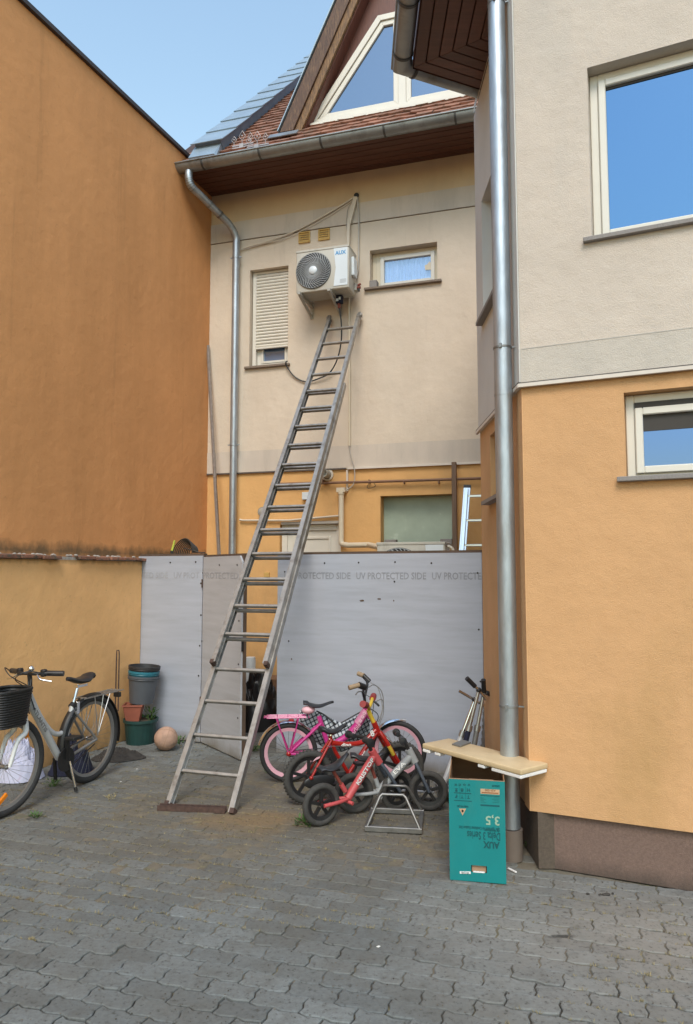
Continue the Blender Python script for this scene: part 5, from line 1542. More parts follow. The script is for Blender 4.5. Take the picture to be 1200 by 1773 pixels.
# ---- white and silver city bicycle
gF = G(3, 1416); gR = G(154, 1354)
WC = Plane(gF, (gR.x - gF.x, gR.y - gF.y))
lw = (Vector((gR.x, gR.y)) - Vector((gF.x, gF.y))).length
cb = thing('city_bicycle', 'silver and white step-through bicycle with a black wicker basket, by the yellow wall', 'bicycle', WC, lw/2, 0, 0)
P = lambda u, v, y=0.0: WC.P(u, v, y)
RW = 0.325
fh = Vector((0, 0, RW)); rhb = Vector((lw, 0, RW))
wheel(cb, (fh.x, fh.z), RW, 0.025, M['tyre'], M['silver_dark'], 32, yaw=R_(-6))
wheel(cb, (rhb.x, rhb.z), RW, 0.025, M['tyre'], M['silver_dark'], 32)
bb = P(106, 1314); hd1 = P(52, 1188); hd0 = P(41, 1238); clamp = P(125, 1222); 
T(cb, 'down_tube', [P(48, 1210), P(102, 1312)], 0.026, M['silver'], 14)
T(cb, 'top_tube', spline([P(50, 1198), P(68, 1238), P(86, 1264), P(99, 1271), P(110, 1266), P(119, 1250)], 6), 0.018, M['silver'], 12)
T(cb, 'seat_tube', [clamp, P(119, 1252), bb], 0.019, M['silver'], 12)
T(cb, 'head_tube', [hd1, hd0], 0.023, M['silver'], 12)
T(cb, 'seat_post', [P(126, 1220), P(135, 1186)], 0.013, M['chrome'], 12)
T(cb, 'seat_clamp', [P(123, 1224), P(127, 1219)], 0.024, M['black'], 10)
crown = Vector((hd0.x, 0, hd0.z)) 
T(cb, 'steerer', [hd0, P(39, 1243)], 0.03, M['whitep'])
cr0 = P(39, 1243)
for sy in (-1, 1):
    T(cb, 'fork_leg', spline([cr0 + Vector((0, sy*0.02, 0)), Vector((cr0.x*0.82, sy*0.055, cr0.z*0.86)), Vector((fh.x + 0.06, sy*0.052, 0.48)), Vector((fh.x, sy*0.048, RW))], 5), [0.020]*5 + [0.018]*5 + [0.014]*5 + [0.011], M['whitep'])
    T(cb, 'chain_stay', [bb + Vector((0.02, sy*0.03, 0)), rhb + Vector((-0.0, sy*0.06, 0))], 0.011, M['silver_dark'])
    T(cb, 'seat_stay', [P(124, 1230) + Vector((0, sy*0.02, 0)), rhb + Vector((0, sy*0.06, 0))], 0.009, M['silver_dark'])
st = P(51, 1166)
T(cb, 'stem', [hd1, P(52, 1176), st], 0.016, M['black'])
T(cb, 'handlebar', spline([st + Vector((0.07, -0.21, 0.0)), st + Vector((0.03, -0.14, 0.005)), st + Vector((-0.01, -0.05, 0)), st, st + Vector((-0.01, 0.05, 0)), st + Vector((0.03, 0.14, 0.005)), st + Vector((0.07, 0.21, 0.0))], 5), 0.011, M['black'])
for sy in (-1, 1):
    T(cb, 'grip', [st + Vector((0.035, sy*0.12, 0.002)), st + Vector((0.075, sy*0.225, 0))], 0.019, M['vinyl'], 12)
    m = MB(); m.box((st.x + 0.0, sy*0.085, st.z - 0.02), (st.x + 0.045, sy*0.12, st.z + 0.03)); m.build('shifter', M['black'], cb, bevel=0.008)
    T(cb, 'brake_lever', spline([st + Vector((-0.02, sy*0.085, -0.005)), st + Vector((-0.03, sy*0.12, -0.03)), st + Vector((0.0, sy*0.19, -0.045))], 4), 0.006, M['chrome'])
m = MB(); m.ball(st + Vector((-0.02, -0.03, 0.035)), 0.022, 14, 8); m.build('bell', M['chrome'], cb)
# basket
bt = P(54, 1186); bb_ = P(27, 1253)
bx1, bx0 = bt.x - 0.07, bt.x - 0.38
zt, zb = bt.z, bb_.z
bk = None
m = MB()
nw = 15
def bsec(t):
    """outline of the basket at height fraction t (0 bottom, 1 top)"""
    k = 0.78 + 0.22*t
    cx = (bx0 + bx1)/2; hx = (bx1 - bx0)/2*k; hy = 0.115*k
    pts = []
    for i in range(24):
        a = 2*PI*i/24
        ca, sa = math.cos(a), math.sin(a)
        pts.append(Vector((cx + hx*math.copysign(abs(ca)**0.55, ca), hy*math.copysign(abs(sa)**0.55, sa), zb + (zt - zb)*t)))
    return pts
vs = bsec(0.0) + bsec(1.0)
m.add(vs, [(i, (i+1) % 24, (i+1) % 24 + 24, i + 24) for i in range(24)] + [tuple(range(24))])
bk = m.build('basket', M['wicker'], cb)
for i in range(nw):
    t = (i + 0.5)/nw; pts = bsec(t)
    c_ = sum(pts, Vector())/24
    pts = [c_ + (p - c_)*(1.012 if (k + i) % 2 else 1.03) for k, p in enumerate(pts)]
    m = MB(); m.tube(pts, 0.0065, 6, closed=True); m.build('wicker_strand', M['wicker'], bk)
m = MB(); m.tube(bsec(1.0), 0.010, 8, closed=True); m.build('rim', M['wicker'], bk)
# rear rack, mudguard
ra = P(136, 1208); rb = P(204, 1195)
zr = (ra.z + rb.z)/2
rk = MB()
for yy in (-0.055, -0.02, 0.02, 0.055): rk.tube([(ra.x, yy, zr), (rb.x, yy, zr)], 0.0045, 6)
for i in range(4):
    x = ra.x + (rb.x - ra.x)*(i + 0.2)/3.6; rk.tube([(x, -0.06, zr + 0.003), (x, 0.06, zr + 0.003)], 0.004, 6)
rack = rk.build('luggage_rack', M['steel'], cb)
for sy in (-1, 1):
    for dx in (0.02, 0.12, 0.2):
        T(rack, 'rack_stay', [Vector((rhb.x + dx - 0.06, sy*0.065, zr)), rhb + Vector((0, sy*0.068, 0.03))], 0.0035, M['steel'], 6)
m = MB(); m.box((rb.x - 0.02, -0.03, zr - 0.06), (rb.x + 0.01, 0.03, zr - 0.02)); m.build('rear_light', M['black'], cb, bevel=0.005)
def guard(o, c, R, a0, a1, w, mt, name='mudguard'):
    m = MB(); n = 26; vs = []; fs = []
    for i in range(n + 1):
        a = a0 + (a1 - a0)*i/n
        for yy, dr in ((-w, -0.012), (-w*0.6, 0.0), (0, 0.004), (w*0.6, 0.0), (w, -0.012)):
            vs.append((c.x + (R + dr)*math.cos(a), yy, c.z + (R + dr)*math.sin(a)))
    for i in range(n):
        for k in range(4): fs.append((i*5+k, i*5+k+1, (i+1)*5+k+1, (i+1)*5+k))
    m.add(vs, fs); return m.build(name, mt, o)
guard(cb, rhb, RW + 0.018, R_(-15), R_(200), 0.030, M['black'])
# crank and chain case
m = MB(); m.lathe([(0.085, -0.048), (0.085, -0.040), (0.001, -0.040)], (bb.x, 0, bb.z), 'y', 28); m.build('chainring', M['black'], cb)
m = MB(); m.bar(bb + Vector((0, -0.06, 0)), bb + Vector((-0.02, -0.07, 0.16)), 0.012, 0.024, up=(0, 1, 0)); m.build('crank', M['black'], cb)
m = MB(); m.box((bb.x - 0.07, -0.16, bb.z + 0.15), (bb.x + 0.03, -0.075, bb.z + 0.175)); m.build('pedal', M['black'], cb, bevel=0.005)
m = MB(); m.bar(bb + Vector((0, 0.06, 0)), bb + Vector((0.03, 0.07, -0.16)), 0.012, 0.024, up=(0, 1, 0)); m.build('crank', M['black'], cb)
m = MB(); m.tube([bb + Vector((0, -0.045, 0.083)), rhb + Vector((0, -0.045, 0.035))], 0.004, 5); m.tube([bb + Vector((0, -0.045, -0.083)), rhb + Vector((0, -0.045, -0.035))], 0.004, 5); m.build('chain', M['black'], cb)
ks = bb + Vector((0.03, -0.05, -0.02)); ke = Vector((ks.x + 0.02, -0.10, 0.012))
T(cb, 'kickstand', [ks, ks + (ke - ks)*0.85], 0.009, M['chrome'], 8); T(cb, 'kickstand_foot', [ks + (ke - ks)*0.85, ke], 0.012, M['black'], 8)
# reflectors, lettering, cables
m = MB(); m.box((-0.07, -0.010, 0.085), (0.07, 0.008, 0.115)); m.xf(Matrix.Translation((0.03, 0, 0.02)) @ Matrix.Rotation(R_(-33), 4, 'Y')); m.build('wheel_reflector', M['amber'], cb, bevel=0.004)
m = MB(); m.box((bx0 + 0.30, -0.05, zb - 0.10), (bx0 + 0.32, -0.02, zb - 0.05)); m.build('front_reflector', M['amber'], cb)
a_ = P(53, 1225); b_ = P(75, 1266)
d_ = (b_ - a_).normalized()
tx = text_mb('ATLANTIS', (b_ - a_).length, 0.030, 0.001, 0.02)
upv = Vector((0, -1, 0)).cross(d_)
upv = d_.cross(Vector((0, -1, 0))) * -1
tx.xf(frame_m(a_ + Vector((0, -0.0265, 0)) - upv*0.013, d_, Vector((0, 1, 0)), upv)); tx.build('lettering', M['silver_dark'], cb)
for k, (p_, q_, r_) in enumerate(((P(54, 1176, -.03), P(52, 1200, -.04), P(60, 1228, -.03)), (P(50, 1180, -.02), P(47, 1215, -.04), P(51, 1236, -.03)))):
    T(cb, 'brake_cable', spline([p_, q_, r_], 6), 0.004, M['cable'], 6)
T(cb, 'brake_cable', spline([st + Vector((0, -.15, 0)), st + Vector((-.1, -.08, .03)), st + Vector((-.13, 0, -.02)), P(44, 1190)], 6), 0.0035, M['cable'], 6)
T(cb, 'brake_cable', spline([st + Vector((0, .15, 0)), st + Vector((-.12, .1, .05)), st + Vector((-.15, 0.02, -.0)), P(46, 1186)], 6), 0.0035, M['cable'], 6)
m = MB(); m.box((rhb.x - 0.20, -0.035, rhb.z + 0.22), (rhb.x - 0.17, -0.02, rhb.z + 0.31)); m.build('rim_brake', M['chrome'], cb, bevel=0.004)
saddle(cb, P(139, 1176), 0.27, 0.17, R_(4), M['vinyl'], 0.055, -1)
m = MB(); m.box((P(139, 1182).x - 0.05, -0.02, P(139, 1182).z - 0.03), (P(139, 1182).x + 0.06, 0.02, P(139, 1182).z - 0.012)); m.build('saddle_rails', M['chrome'], cb)

# ---- pink girls' bicycle
gr_ = G(499.5, 1354); gf_ = G(690, 1349)
WK = Plane(gr_, (gf_.x - gr_.x, gf_.y - gr_.y)); lw = (Vector((gf_.x, gf_.y)) - Vector((gr_.x, gr_.y))).length
pk = thing('pink_bicycle', "child's magenta bicycle with pink rims, rear rack and black saddle", 'bicycle', WK, lw/2, 0, 0)
P = lambda u, v, y=0.0: WK.P(u, v, y)
RW = 0.222
rhb = Vector((0, 0, RW)); fh = Vector((lw, 0, RW))
wheel(pk, (0, RW), RW, 0.020, M['tyre'], M['pinkrim'], 20, rimw=0.014, rim_d=0.022, spmat=M['cable'])
wheel(pk, (lw, RW), RW, 0.020, M['tyre'], M['pinkrim'], 20, rimw=0.014, rim_d=0.022, yaw=R_(-22), spmat=M['cable'])
bb = P(571, 1306)
m = MB(); m.tube(spline([P(634, 1232), P(618, 1256), P(600, 1275), P(580, 1287), P(568, 1288)], 6), [0.030]*6 + [0.030]*6 + [0.026]*6 + [0.022]*7, 12); m.build('main_tube', M['magenta'], pk)
T(pk, 'upper_tube_cover', [P(634, 1230), P(619, 1253)], 0.0325, M['pinkp'], 12)
T(pk, 'seat_tube', [P(552, 1240), P(568, 1290), bb], 0.019, M['magenta'])
T(pk, 'head_tube', [P(632, 1222), P(641, 1243)], 0.020, M['magenta'])
for sy in (-1, 1):
    T(pk, 'seat_stay', [P(556, 1252) + Vector((0, sy*0.015, 0)), rhb + Vector((0, sy*0.05, 0))], 0.012, M['magenta'])
    T(pk, 'chain_stay', [bb + Vector((0, sy*0.02, 0)), rhb + Vector((0, sy*0.05, 0))], 0.011, M['magenta'])
    T(pk, 'fork_leg', [P(642, 1246) + Vector((0, sy*0.01, 0)), P(646, 1252) + Vector((0, sy*0.045, 0)), fh + Vector((0, sy*0.045, 0))], 0.011, M['chrome'])
saddle(pk, P(549, 1220), 0.235, 0.14, R_(-3), M['vinyl'], 0.035, 1)
m = MB(); m.ball(P(534, 1229), 0.055, 16, 10, sx=0.95, sy=0.8, sz=0.55); m.build('saddle_cushion', M['pinksoft'], pk)
ra = P(458, 1240); rb = P(530, 1241); zr = (ra.z + rb.z)/2
rk = MB()
for yy in (-0.06, -0.02, 0.02, 0.06): rk.tube([(ra.x + (0.02 if abs(yy) > .03 else 0), yy, zr), (rb.x, yy, zr)], 0.005, 6)
rk.tube([(ra.x, -0.04, zr), (ra.x, 0.04, zr)], 0.005, 6)
for i in range(5):
    x = ra.x + (rb.x - ra.x)*i/4 + .02; rk.tube([(x, -0.06, zr), (x, 0.06, zr)], 0.0045, 6)
rack = rk.build('luggage_rack', M['magenta'], pk)
for sy in (-1, 1):
    T(rack, 'rack_stay', [Vector((ra.x + 0.09, sy*0.06, zr)), rhb + Vector((0, sy*0.058, 0))], 0.005, M['magenta'], 6)
    T(rack, 'rack_stay', [Vector((ra.x + 0.26, sy*0.06, zr)), rhb + Vector((0.01, sy*0.058, 0))], 0.005, M['magenta'], 6)
guard(pk, rhb, RW + 0.018, R_(35), R_(165), 0.028, M['chrome'])
guard(pk, fh, RW + 0.015, R_(75), R_(150), 0.026, M['chrome'])
st = P(628, 1197)
T(pk, 'stem', [P(633, 1224), P(631, 1208), st], 0.012, M['black'])
T(pk, 'handlebar', spline([P(622, 1186, -.16), P(629, 1187, -.12), P(629, 1200, -.04), P(631, 1207, 0), P(634, 1196, .05), P(636, 1182, .14), P(628, 1171, .2)], 5), 0.010, M['black'])
T(pk, 'grip', [P(604, 1191, -.19), P(622, 1186, -.165)], 0.019, M['tan'], 12)
T(pk, 'grip', [P(620, 1166, .23), P(630, 1170, .19)], 0.019, M['tan'], 12)
m = MB(); m.tube([P(621, 1186, -.165), P(632, 1190, -.13)], 0.024, 12); m.build('brake_clamp', M['black'], pk)
m = MB(); m.tube([P(630, 1170, .19), P(640, 1180, .16)], 0.018, 10); m.build('brake_clamp', M['black'], pk)
T(pk, 'brake_lever', spline([P(628, 1197, -.13), P(620, 1198, -.17), P(616, 1203, -.20)], 4), 0.005, M['silver_dark'], 6)
T(pk, 'brake_cable', spline([P(638, 1190, -.1), P(648, 1186, 0), P(660, 1196, .02), P(664, 1215, .02), P(660, 1240, .0), P(655, 1250, 0)], 6), 0.0035, M['silver_dark'], 6)
T(pk, 'brake_cable', spline([P(642, 1182, .1), P(655, 1192, .05), P(662, 1225, .02), P(656, 1245, .0)], 6), 0.003, M['silver_dark'], 6)
m = MB(); m.lathe([(0.06, -0.044), (0.06, -0.036), (0.001, -0.035)], bb, 'y', 22); m.build('chainring', M['black'], pk)
m = MB(); m.tube([bb + Vector((0, -.04, .058)), rhb + Vector((0, -.04, .02))], 0.004, 5); m.tube([bb + Vector((0, -.04, -.058)), rhb + Vector((0, -.04, -.02))], 0.004, 5); m.build('chain', M['cable'], pk)
m = MB(); m.ball(rhb + Vector((0, -.05, 0)), 0.02, 10, 8); m.build('axle_nut', M['redp'], pk)
a_ = P(607, 1273); b_ = P(622, 1252); d_ = (b_ - a_).normalized(); upv = Vector((-d_.z, 0, d_.x))
tx = text_mb('Barbie', (b_ - a_).length*1.0, 0.034, 0.001); tx.xf(frame_m(a_ + Vector((0, -0.032, 0)) - upv*0.015, d_, Vector((0, 1, 0)), upv)); tx.build('lettering', M['pinkprint'], pk)
for (u, v) in ((623, 1247), (627, 1240), (630, 1234)):
    m = MB(); c_ = P(u, v)
    for k in range(5): m.lathe([(0.006, 0), (0.005, -0.001)], c_ + Vector((math.cos(k*1.257)*0.009, -0.033, math.sin(k*1.257)*0.009)), 'y', 8)
    m.build('flower_print', M['pinkprint'], pk)

# checked bag hanging behind the pink frame
m = MB()
nx, nz = 26, 12
vs = []; fs = []
topl = [(519, 1229), (532, 1232), (548, 1232), (562, 1238), (580, 1247), (592, 1252), (606, 1246), (622, 1236), (640, 1228)]
botl = [(520, 1262), (535, 1275), (548, 1286), (562, 1296), (578, 1301), (592, 1302), (608, 1296), (622, 1286), (640, 1270)]
def ipl(L_, t):
    k = min(int(t*(len(L_)-1)), len(L_)-2); f = t*(len(L_)-1) - k
    return tuple(L_[k][j]*(1-f) + L_[k+1][j]*f for j in (0, 1))
for side_ in (0, 1):
    for i in range(nx + 1):
        tu_, tb = ipl(topl, i/nx), ipl(botl, i/nx)
        for j in range(nz + 1):
            f = j/nz
            u = tu_[0]*(1-f) + tb[0]*f; v = tu_[1]*(1-f) + tb[1]*f
            e_ = max(0.0, math.sin(PI*f))**0.6 * max(0.0, math.sin(PI*i/nx))**0.5
            y_ = 0.11 + (-1 if side_ == 0 else 1)*0.055*e_ + 0.018*math.sin(i*0.9 + j*0.5)*e_
            vs.append(P(u, v, y_) if side_ == 0 else Y(P(u, v, 0.11), y_))
n_ = (nx+1)*(nz+1)
for i in range(nx):
    for j in range(nz):
        a = i*(nz+1) + j
        fs.append((a, a+nz+1, a+nz+2, a+1)); fs.append((n_+a, n_+a+1, n_+a+nz+2, n_+a+nz+1))
m.add(vs, fs)
bagp = thing('checked_bag', 'black and white checked fabric bag slung behind the pink bicycle frame', 'bag', WK, P(580, 1300).x, 0.11, P(580, 1300).z)
m.build('bag_body', M['plaid'], bagp)
T(bagp, 'dark_hem', spline([P(548, 1231, .08), P(562, 1238, .06), P(573, 1247, .05), P(582, 1255, .05)], 5), 0.006, M['blackprint'], 6)
T(bagp, 'dark_hem', spline([P(590, 1252, .06), P(606, 1243, .06), P(622, 1234, .06), P(634, 1229, .06)], 5), 0.005, M['blackprint'], 6)

# ---- red bicycle
gr_ = G(534, 1392); gf_ = G(692, 1372)
WX = Plane(gr_, (gf_.x - gr_.x, gf_.y - gr_.y)); lw = (Vector((gf_.x, gf_.y)) - Vector((gr_.x, gr_.y))).length
rd = thing('red_bicycle', "child's shiny red bicycle with yellow handlebar stem, right in front of the pink one", 'bicycle', WX, lw/2, 0, 0)
P = lambda u, v, y=0.0: WX.P(u, v, y)
RW = 0.182; rhb = Vector((0, 0, RW)); fh = Vector((lw, 0, RW))
wheel(rd, (0, RW), RW, 0.024, M['tyre_grey'], M['black'], 16, 'five', hub=0.022, yaw=0)
wheel(rd, (lw, RW), RW, 0.024, M['tyre_grey'], M['black'], 16, 'five', hub=0.022, yaw=R_(-15))
# knobs on the rear tyre
for cc, nm in ((rhb, 0), (fh, 1)):
    m = MB()
    for k in range(44):
        a = 2*PI*k/44
        for yy in (-0.012, 0.012):
            c_ = cc + Vector((math.cos(a + yy*4)*(RW - 0.001), yy, math.sin(a + yy*4)*(RW - 0.001)))
            m.ball(c_, 0.006, 5, 4)
    m.build('tread_knobs', M['tyre_grey'], rd)
bb = P(604, 1340)
T(rd, 'top_tube', spline([P(575, 1286), P(600, 1289), P(630, 1284), P(651, 1264)], 5), 0.019, M['redp'], 12)
T(rd, 'down_tube', [P(653, 1268), P(632, 1296), bb], 0.017, M['redp'], 12)
T(rd, 'striped_brace', [P(640, 1284), P(616, 1322)], 0.0135, M['yellowp'], 10)
T(rd, 'seat_tube', [P(571, 1274), P(580, 1300), bb], 0.014, M['redp'])
T(rd, 'head_tube', [P(647, 1250), P(657, 1272)], 0.021, M['redp'], 12)
for sy in (-1, 1):
    T(rd, 'seat_stay', [P(573, 1280) + Vector((0, sy*0.015, 0)), rhb + Vector((0, sy*0.05, 0))], 0.009, M['redp'])
    T(rd, 'chain_stay', [bb + Vector((0, sy*0.02, 0)), rhb + Vector((0, sy*0.05, 0))], 0.010, M['black'])
    T(rd, 'fork_leg', [P(656, 1266) + Vector((0, sy*0.02, 0)), P(661, 1276) + Vector((0, sy*0.045, 0)), fh + Vector((0, sy*0.045, 0))], [0.014, 0.017, 0.013], M['redp'])
    T(rd, 'fork_stripe', [P(668, 1289) + Vector((0, sy*0.052, 0)), P(676, 1304) + Vector((0, sy*0.052, 0))], 0.0145, M['yellowp'])
saddle(rd, P(575, 1264), 0.20, 0.12, R_(-6), M['vinyl'], 0.045, 1)
T(rd, 'seat_post', [P(574, 1270), P(571, 1280)], 0.012, M['chrome'])
T(rd, 'handlebar_stem', [P(648, 1252), P(641, 1238), P(638, 1229)], 0.016, M['yellowp'])
T(rd, 'handlebar', spline([P(631, 1220, -.12), P(637, 1222, -.06), P(639, 1226, 0), P(643, 1216, .06), P(645, 1208, .12)], 5), 0.013, M['yellowp'])
T(rd, 'grip', [P(628, 1219, -.16), P(634, 1221, -.10)], 0.024, M['darkred'], 14)
T(rd, 'grip', [P(645, 1210, .10), P(647, 1205, .17)], 0.024, M['darkred'], 14)
T(rd, 'brake_lever', spline([P(647, 1214, -.05), P(652, 1218, -.07), P(656, 1222, -.09)], 4), 0.008, M['black'])
T(rd, 'brake_cable', spline([P(650, 1215, 0), P(662, 1212, .02), P(664, 1235, .03), P(657, 1258, .02), P(664, 1285, 0)], 6), 0.003, M['silver_dark'], 6)
T(rd, 'brake_wire', [P(566, 1292, -.03), P(640, 1292, -.03)], 0.0022, M['steel'], 5)
m = MB(); m.ball(Vector((0, 0, 0)), 1, 24, 12); m.xf(Matrix.Translation(P(549, 1350) + Vector((0, -0.055, 0))) @ Matrix.Diagonal((0.115, 0.012, 0.047, 1))); m.build('chain_guard', M['black'], rd)
m = MB(); m.ball(P(539, 1347, -.066), 0.014, 12, 8); m.build('axle_cap', M['redp'], rd)
m = MB(); m.prism([(P(539, 1317).x, P(539, 1317).z), (P(551, 1311).x, P(551, 1311).z), (P(552, 1308).x, P(552, 1308).z), (P(546, 1310).x, P(546, 1310).z)], 'y', -0.03, -0.026); m.build('sticker', M['pinksoft'], rd)
for tx_, (ua, va), (ub, vb_), hh_, mt in (('dino', (589, 1292), (606, 1291), 0.026, 'whiteprint'), ('8', (641, 1275), (647, 1272), 0.045, 'whiteprint'), ('dino', (619, 1318), (631, 1299), 0.014, 'whiteprint'), ('ST', (543, 1321), (549, 1314), 0.03, 'pinksoft')):
    a_ = P(ua, va); b_ = P(ub, vb_); d_ = (b_ - a_).normalized(); upv = Vector((-d_.z, 0, d_.x))
    if tx_ == 'ST': continue
    t2 = text_mb(tx_, (b_ - a_).length, hh_, 0.001, 0.03); t2.xf(frame_m(a_ + Vector((0, -0.0225, 0)), d_, Vector((0, 1, 0)), upv)); t2.build('lettering', M[mt], rd)
m = MB(); m.bar(bb + Vector((0, -.06, 0)), bb + Vector((0.04, -.065, 0.09)), 0.012, 0.02, up=(0, 1, 0)); m.box((bb.x + 0.0, -0.14, bb.z + 0.085), (bb.x + 0.08, -0.072, bb.z + 0.105)); m.build('crank', M['black'], rd, bevel=0.003)

# ---- balance bikes
def balance(name_label, pr, pf, R, col, forkm, px, text, tpx, handle, seat, saddlem, post, pl_yaw=0, hdr=0.026):
    gr_ = G(*pr); gf_ = G(*pf)
    W = Plane(gr_, (gf_.x - gr_.x, gf_.y - gr_.y)); lw = (Vector((gf_.x, gf_.y)) - Vector((gr_.x, gr_.y))).length
    o = thing('balance_bike', name_label, 'balance bike', W, lw/2, 0, 0)
    P = lambda u, v, y=0.0: W.P(u, v, y)
    rhb = Vector((0, 0, R)); fh = Vector((lw, 0, R))
    wheel(o, (0, R), R, 0.020, M['tyre_grey'], M['black'], 16, 'five', hub=0.018, y=0)
    wheel(o, (lw, R), R, 0.020, M['tyre_grey'], M['black'], 16, 'five', hub=0.018, yaw=pl_yaw)
    j = P(*px['joint']); h0 = P(*px['head0']); h1 = P(*px['head1'])
    T(o, 'main_tube', [j, P(*px['tubetop'])], 0.026, col, 14)
    for sy in (-1, 1):
        T(o, 'chain_stay', spline([j + Vector((0, sy*0.008, 0)), j*0.55 + rhb*0.45 + Vector((0, sy*0.035, -0.0)), rhb + Vector((0, sy*0.04, 0))], 4), 0.012, col)
        T(o, 'fork_leg', [h1 + Vector((0, sy*0.018, 0)), h1*0.8 + fh*0.2 + Vector((0, sy*0.036, 0)), fh + Vector((0, sy*0.036, 0))], 0.0115, forkm)
        T(o, 'foot_peg', [j + Vector((0.0, sy*0.01, -0.02)), j + Vector((0.012, sy*0.045, -0.025))], 0.012, col)
    T(o, 'head_tube', [h0, h1], hdr, col, 14)
    T(o, 'steering_column', [h0, P(*handle['col'])], 0.012, M['black'])
    hc_ = P(*handle['col'])
    T(o, 'handlebar', spline([hc_ + Vector((handle['dx'], -handle['w'], handle['dz'])), hc_ + Vector((0, -0.02, 0)), hc_ + Vector((0, 0.02, 0)), hc_ + Vector((handle['dx'], handle['w'], handle['dz']))], 4), 0.011, M['black'])
    for sy in (-1, 1):
        a_ = hc_ + Vector((handle['dx'], sy*handle['w'], handle['dz'])); 
        T(o, 'grip', [a_ + Vector((0, -sy*0.06, 0)), a_ + Vector((0, sy*0.01, 0))], 0.017, M['vinyl'], 12)
        m = MB(); m.lathe([(0.001, -0.012), (0.026, -0.008), (0.026, 0.008), (0.001, 0.012)], a_ + Vector((0, sy*0.015, 0)), 'y', 16); m.build('grip_end', M['vinyl'], o)
    T(o, 'seat_post', [P(*post[0]), P(*post[1])], 0.011, M['copper'] if post[2] else M['greyp'])
    T(o, 'seat_collar', [P(*post[0]), P(*post[0])*0.65 + P(*post[1])*0.35], 0.016, col)
    if seat: saddle(o, P(*seat[0]), 0.23, 0.13, seat[1], saddlem, 0.04, 1)
    if text:
        a_ = P(*tpx[0]); b_ = P(*tpx[1]); d_ = (b_ - a_).normalized(); upv = Vector((-d_.z, 0, d_.x))
        for mt, off, yy in (('blackprint', 0.0022, -0.0258), ('whiteprint', 0, -0.0266)):
            t2 = text_mb(text, (b_ - a_).length, tpx[2], 0.001, 0.03); t2.xf(frame_m(a_ + Vector((off, yy, -off)) - upv*tpx[2]/2, d_, Vector((0, 1, 0)), upv)); t2.build('lettering', M[mt], o)
    return o, P
balance('coral red balance bike with white block lettering, nearest of the small bicycles', (556, 1430), (688, 1403), 0.132, M['coral'], M['bluegrey'],
        {'joint': (602, 1382), 'head0': (643, 1299), 'head1': (657, 1321), 'tubetop': (648, 1308)}, 'KRISTOF', ((615, 1356), (642, 1312), 0.030),
        {'col': (631, 1277), 'dx': -0.04, 'dz': 0.0, 'w': 0.12}, ((577, 1325), R_(-22)), M['vinyl'], ((598, 1370), (577, 1335), True))
balance('pale grey balance bike with black lettering, between the coral one and the box', (613, 1408), (742, 1404), 0.132, M['greyp'], M['bluegrey'],
        {'joint': (655, 1371), 'head0': (707, 1297), 'head1': (719, 1320), 'tubetop': (712, 1308)}, 'EVA', ((681, 1337), (700, 1318), 0.028),
        {'col': (697, 1278), 'dx': -0.02, 'dz': 0.01, 'w': 0.12}, ((634, 1311), R_(-4)), M['vinyl'], ((655, 1362), (640, 1320), True), pl_yaw=R_(-12))

for (o_, W_, pts) in ((rd, WX, [(637, 1224, 0), (655, 1240, .02), (640, 1268, .03), (606, 1296, .03), (586, 1318, .02), (552, 1340, .02)]), (pk, WK, [(630, 1200, 0), (646, 1215, -.03), (640, 1250, -.03), (612, 1286, -.03), (575, 1300, -.03), (520, 1306, -.03)])):
    T(o_, 'brake_cable', spline([W_.P(*p) for p in pts], 6), 0.003, M['cable'], 5)
for (o_, W_, u, v) in ((rd, WX, 600, 1342), (pk, WK, 571, 1306)):
    c_ = W_.P(u, v)
    m = MB(); m.bar(c_ + Vector((0, .05, 0)), c_ + Vector((-.05, .06, -.08)), 0.012, 0.02, up=(0, 1, 0)); m.box((c_.x - .09, .065, c_.z - .09), (c_.x - .02, .13, c_.z - .072)); m.build('crank', M['black'], o_, bevel=0.003)
m = MB(); c_ = WK.P(571, 1306); m.bar(c_ + Vector((0, -.05, 0)), c_ + Vector((.03, -.06, -.08)), 0.012, 0.02, up=(0, 1, 0)); m.box((c_.x, -.14, c_.z - .09), (c_.x + .07, -.07, c_.z - .072)); m.build('pedal_crank', M['black'], pk, bevel=0.003)
m = MB(); c_ = WK.P(500, 1245); m.box((c_.x, -0.02, c_.z - 0.03), (c_.x + 0.04, 0.02, c_.z)); m.build('rear_reflector', M['redp'], pk, bevel=0.004)
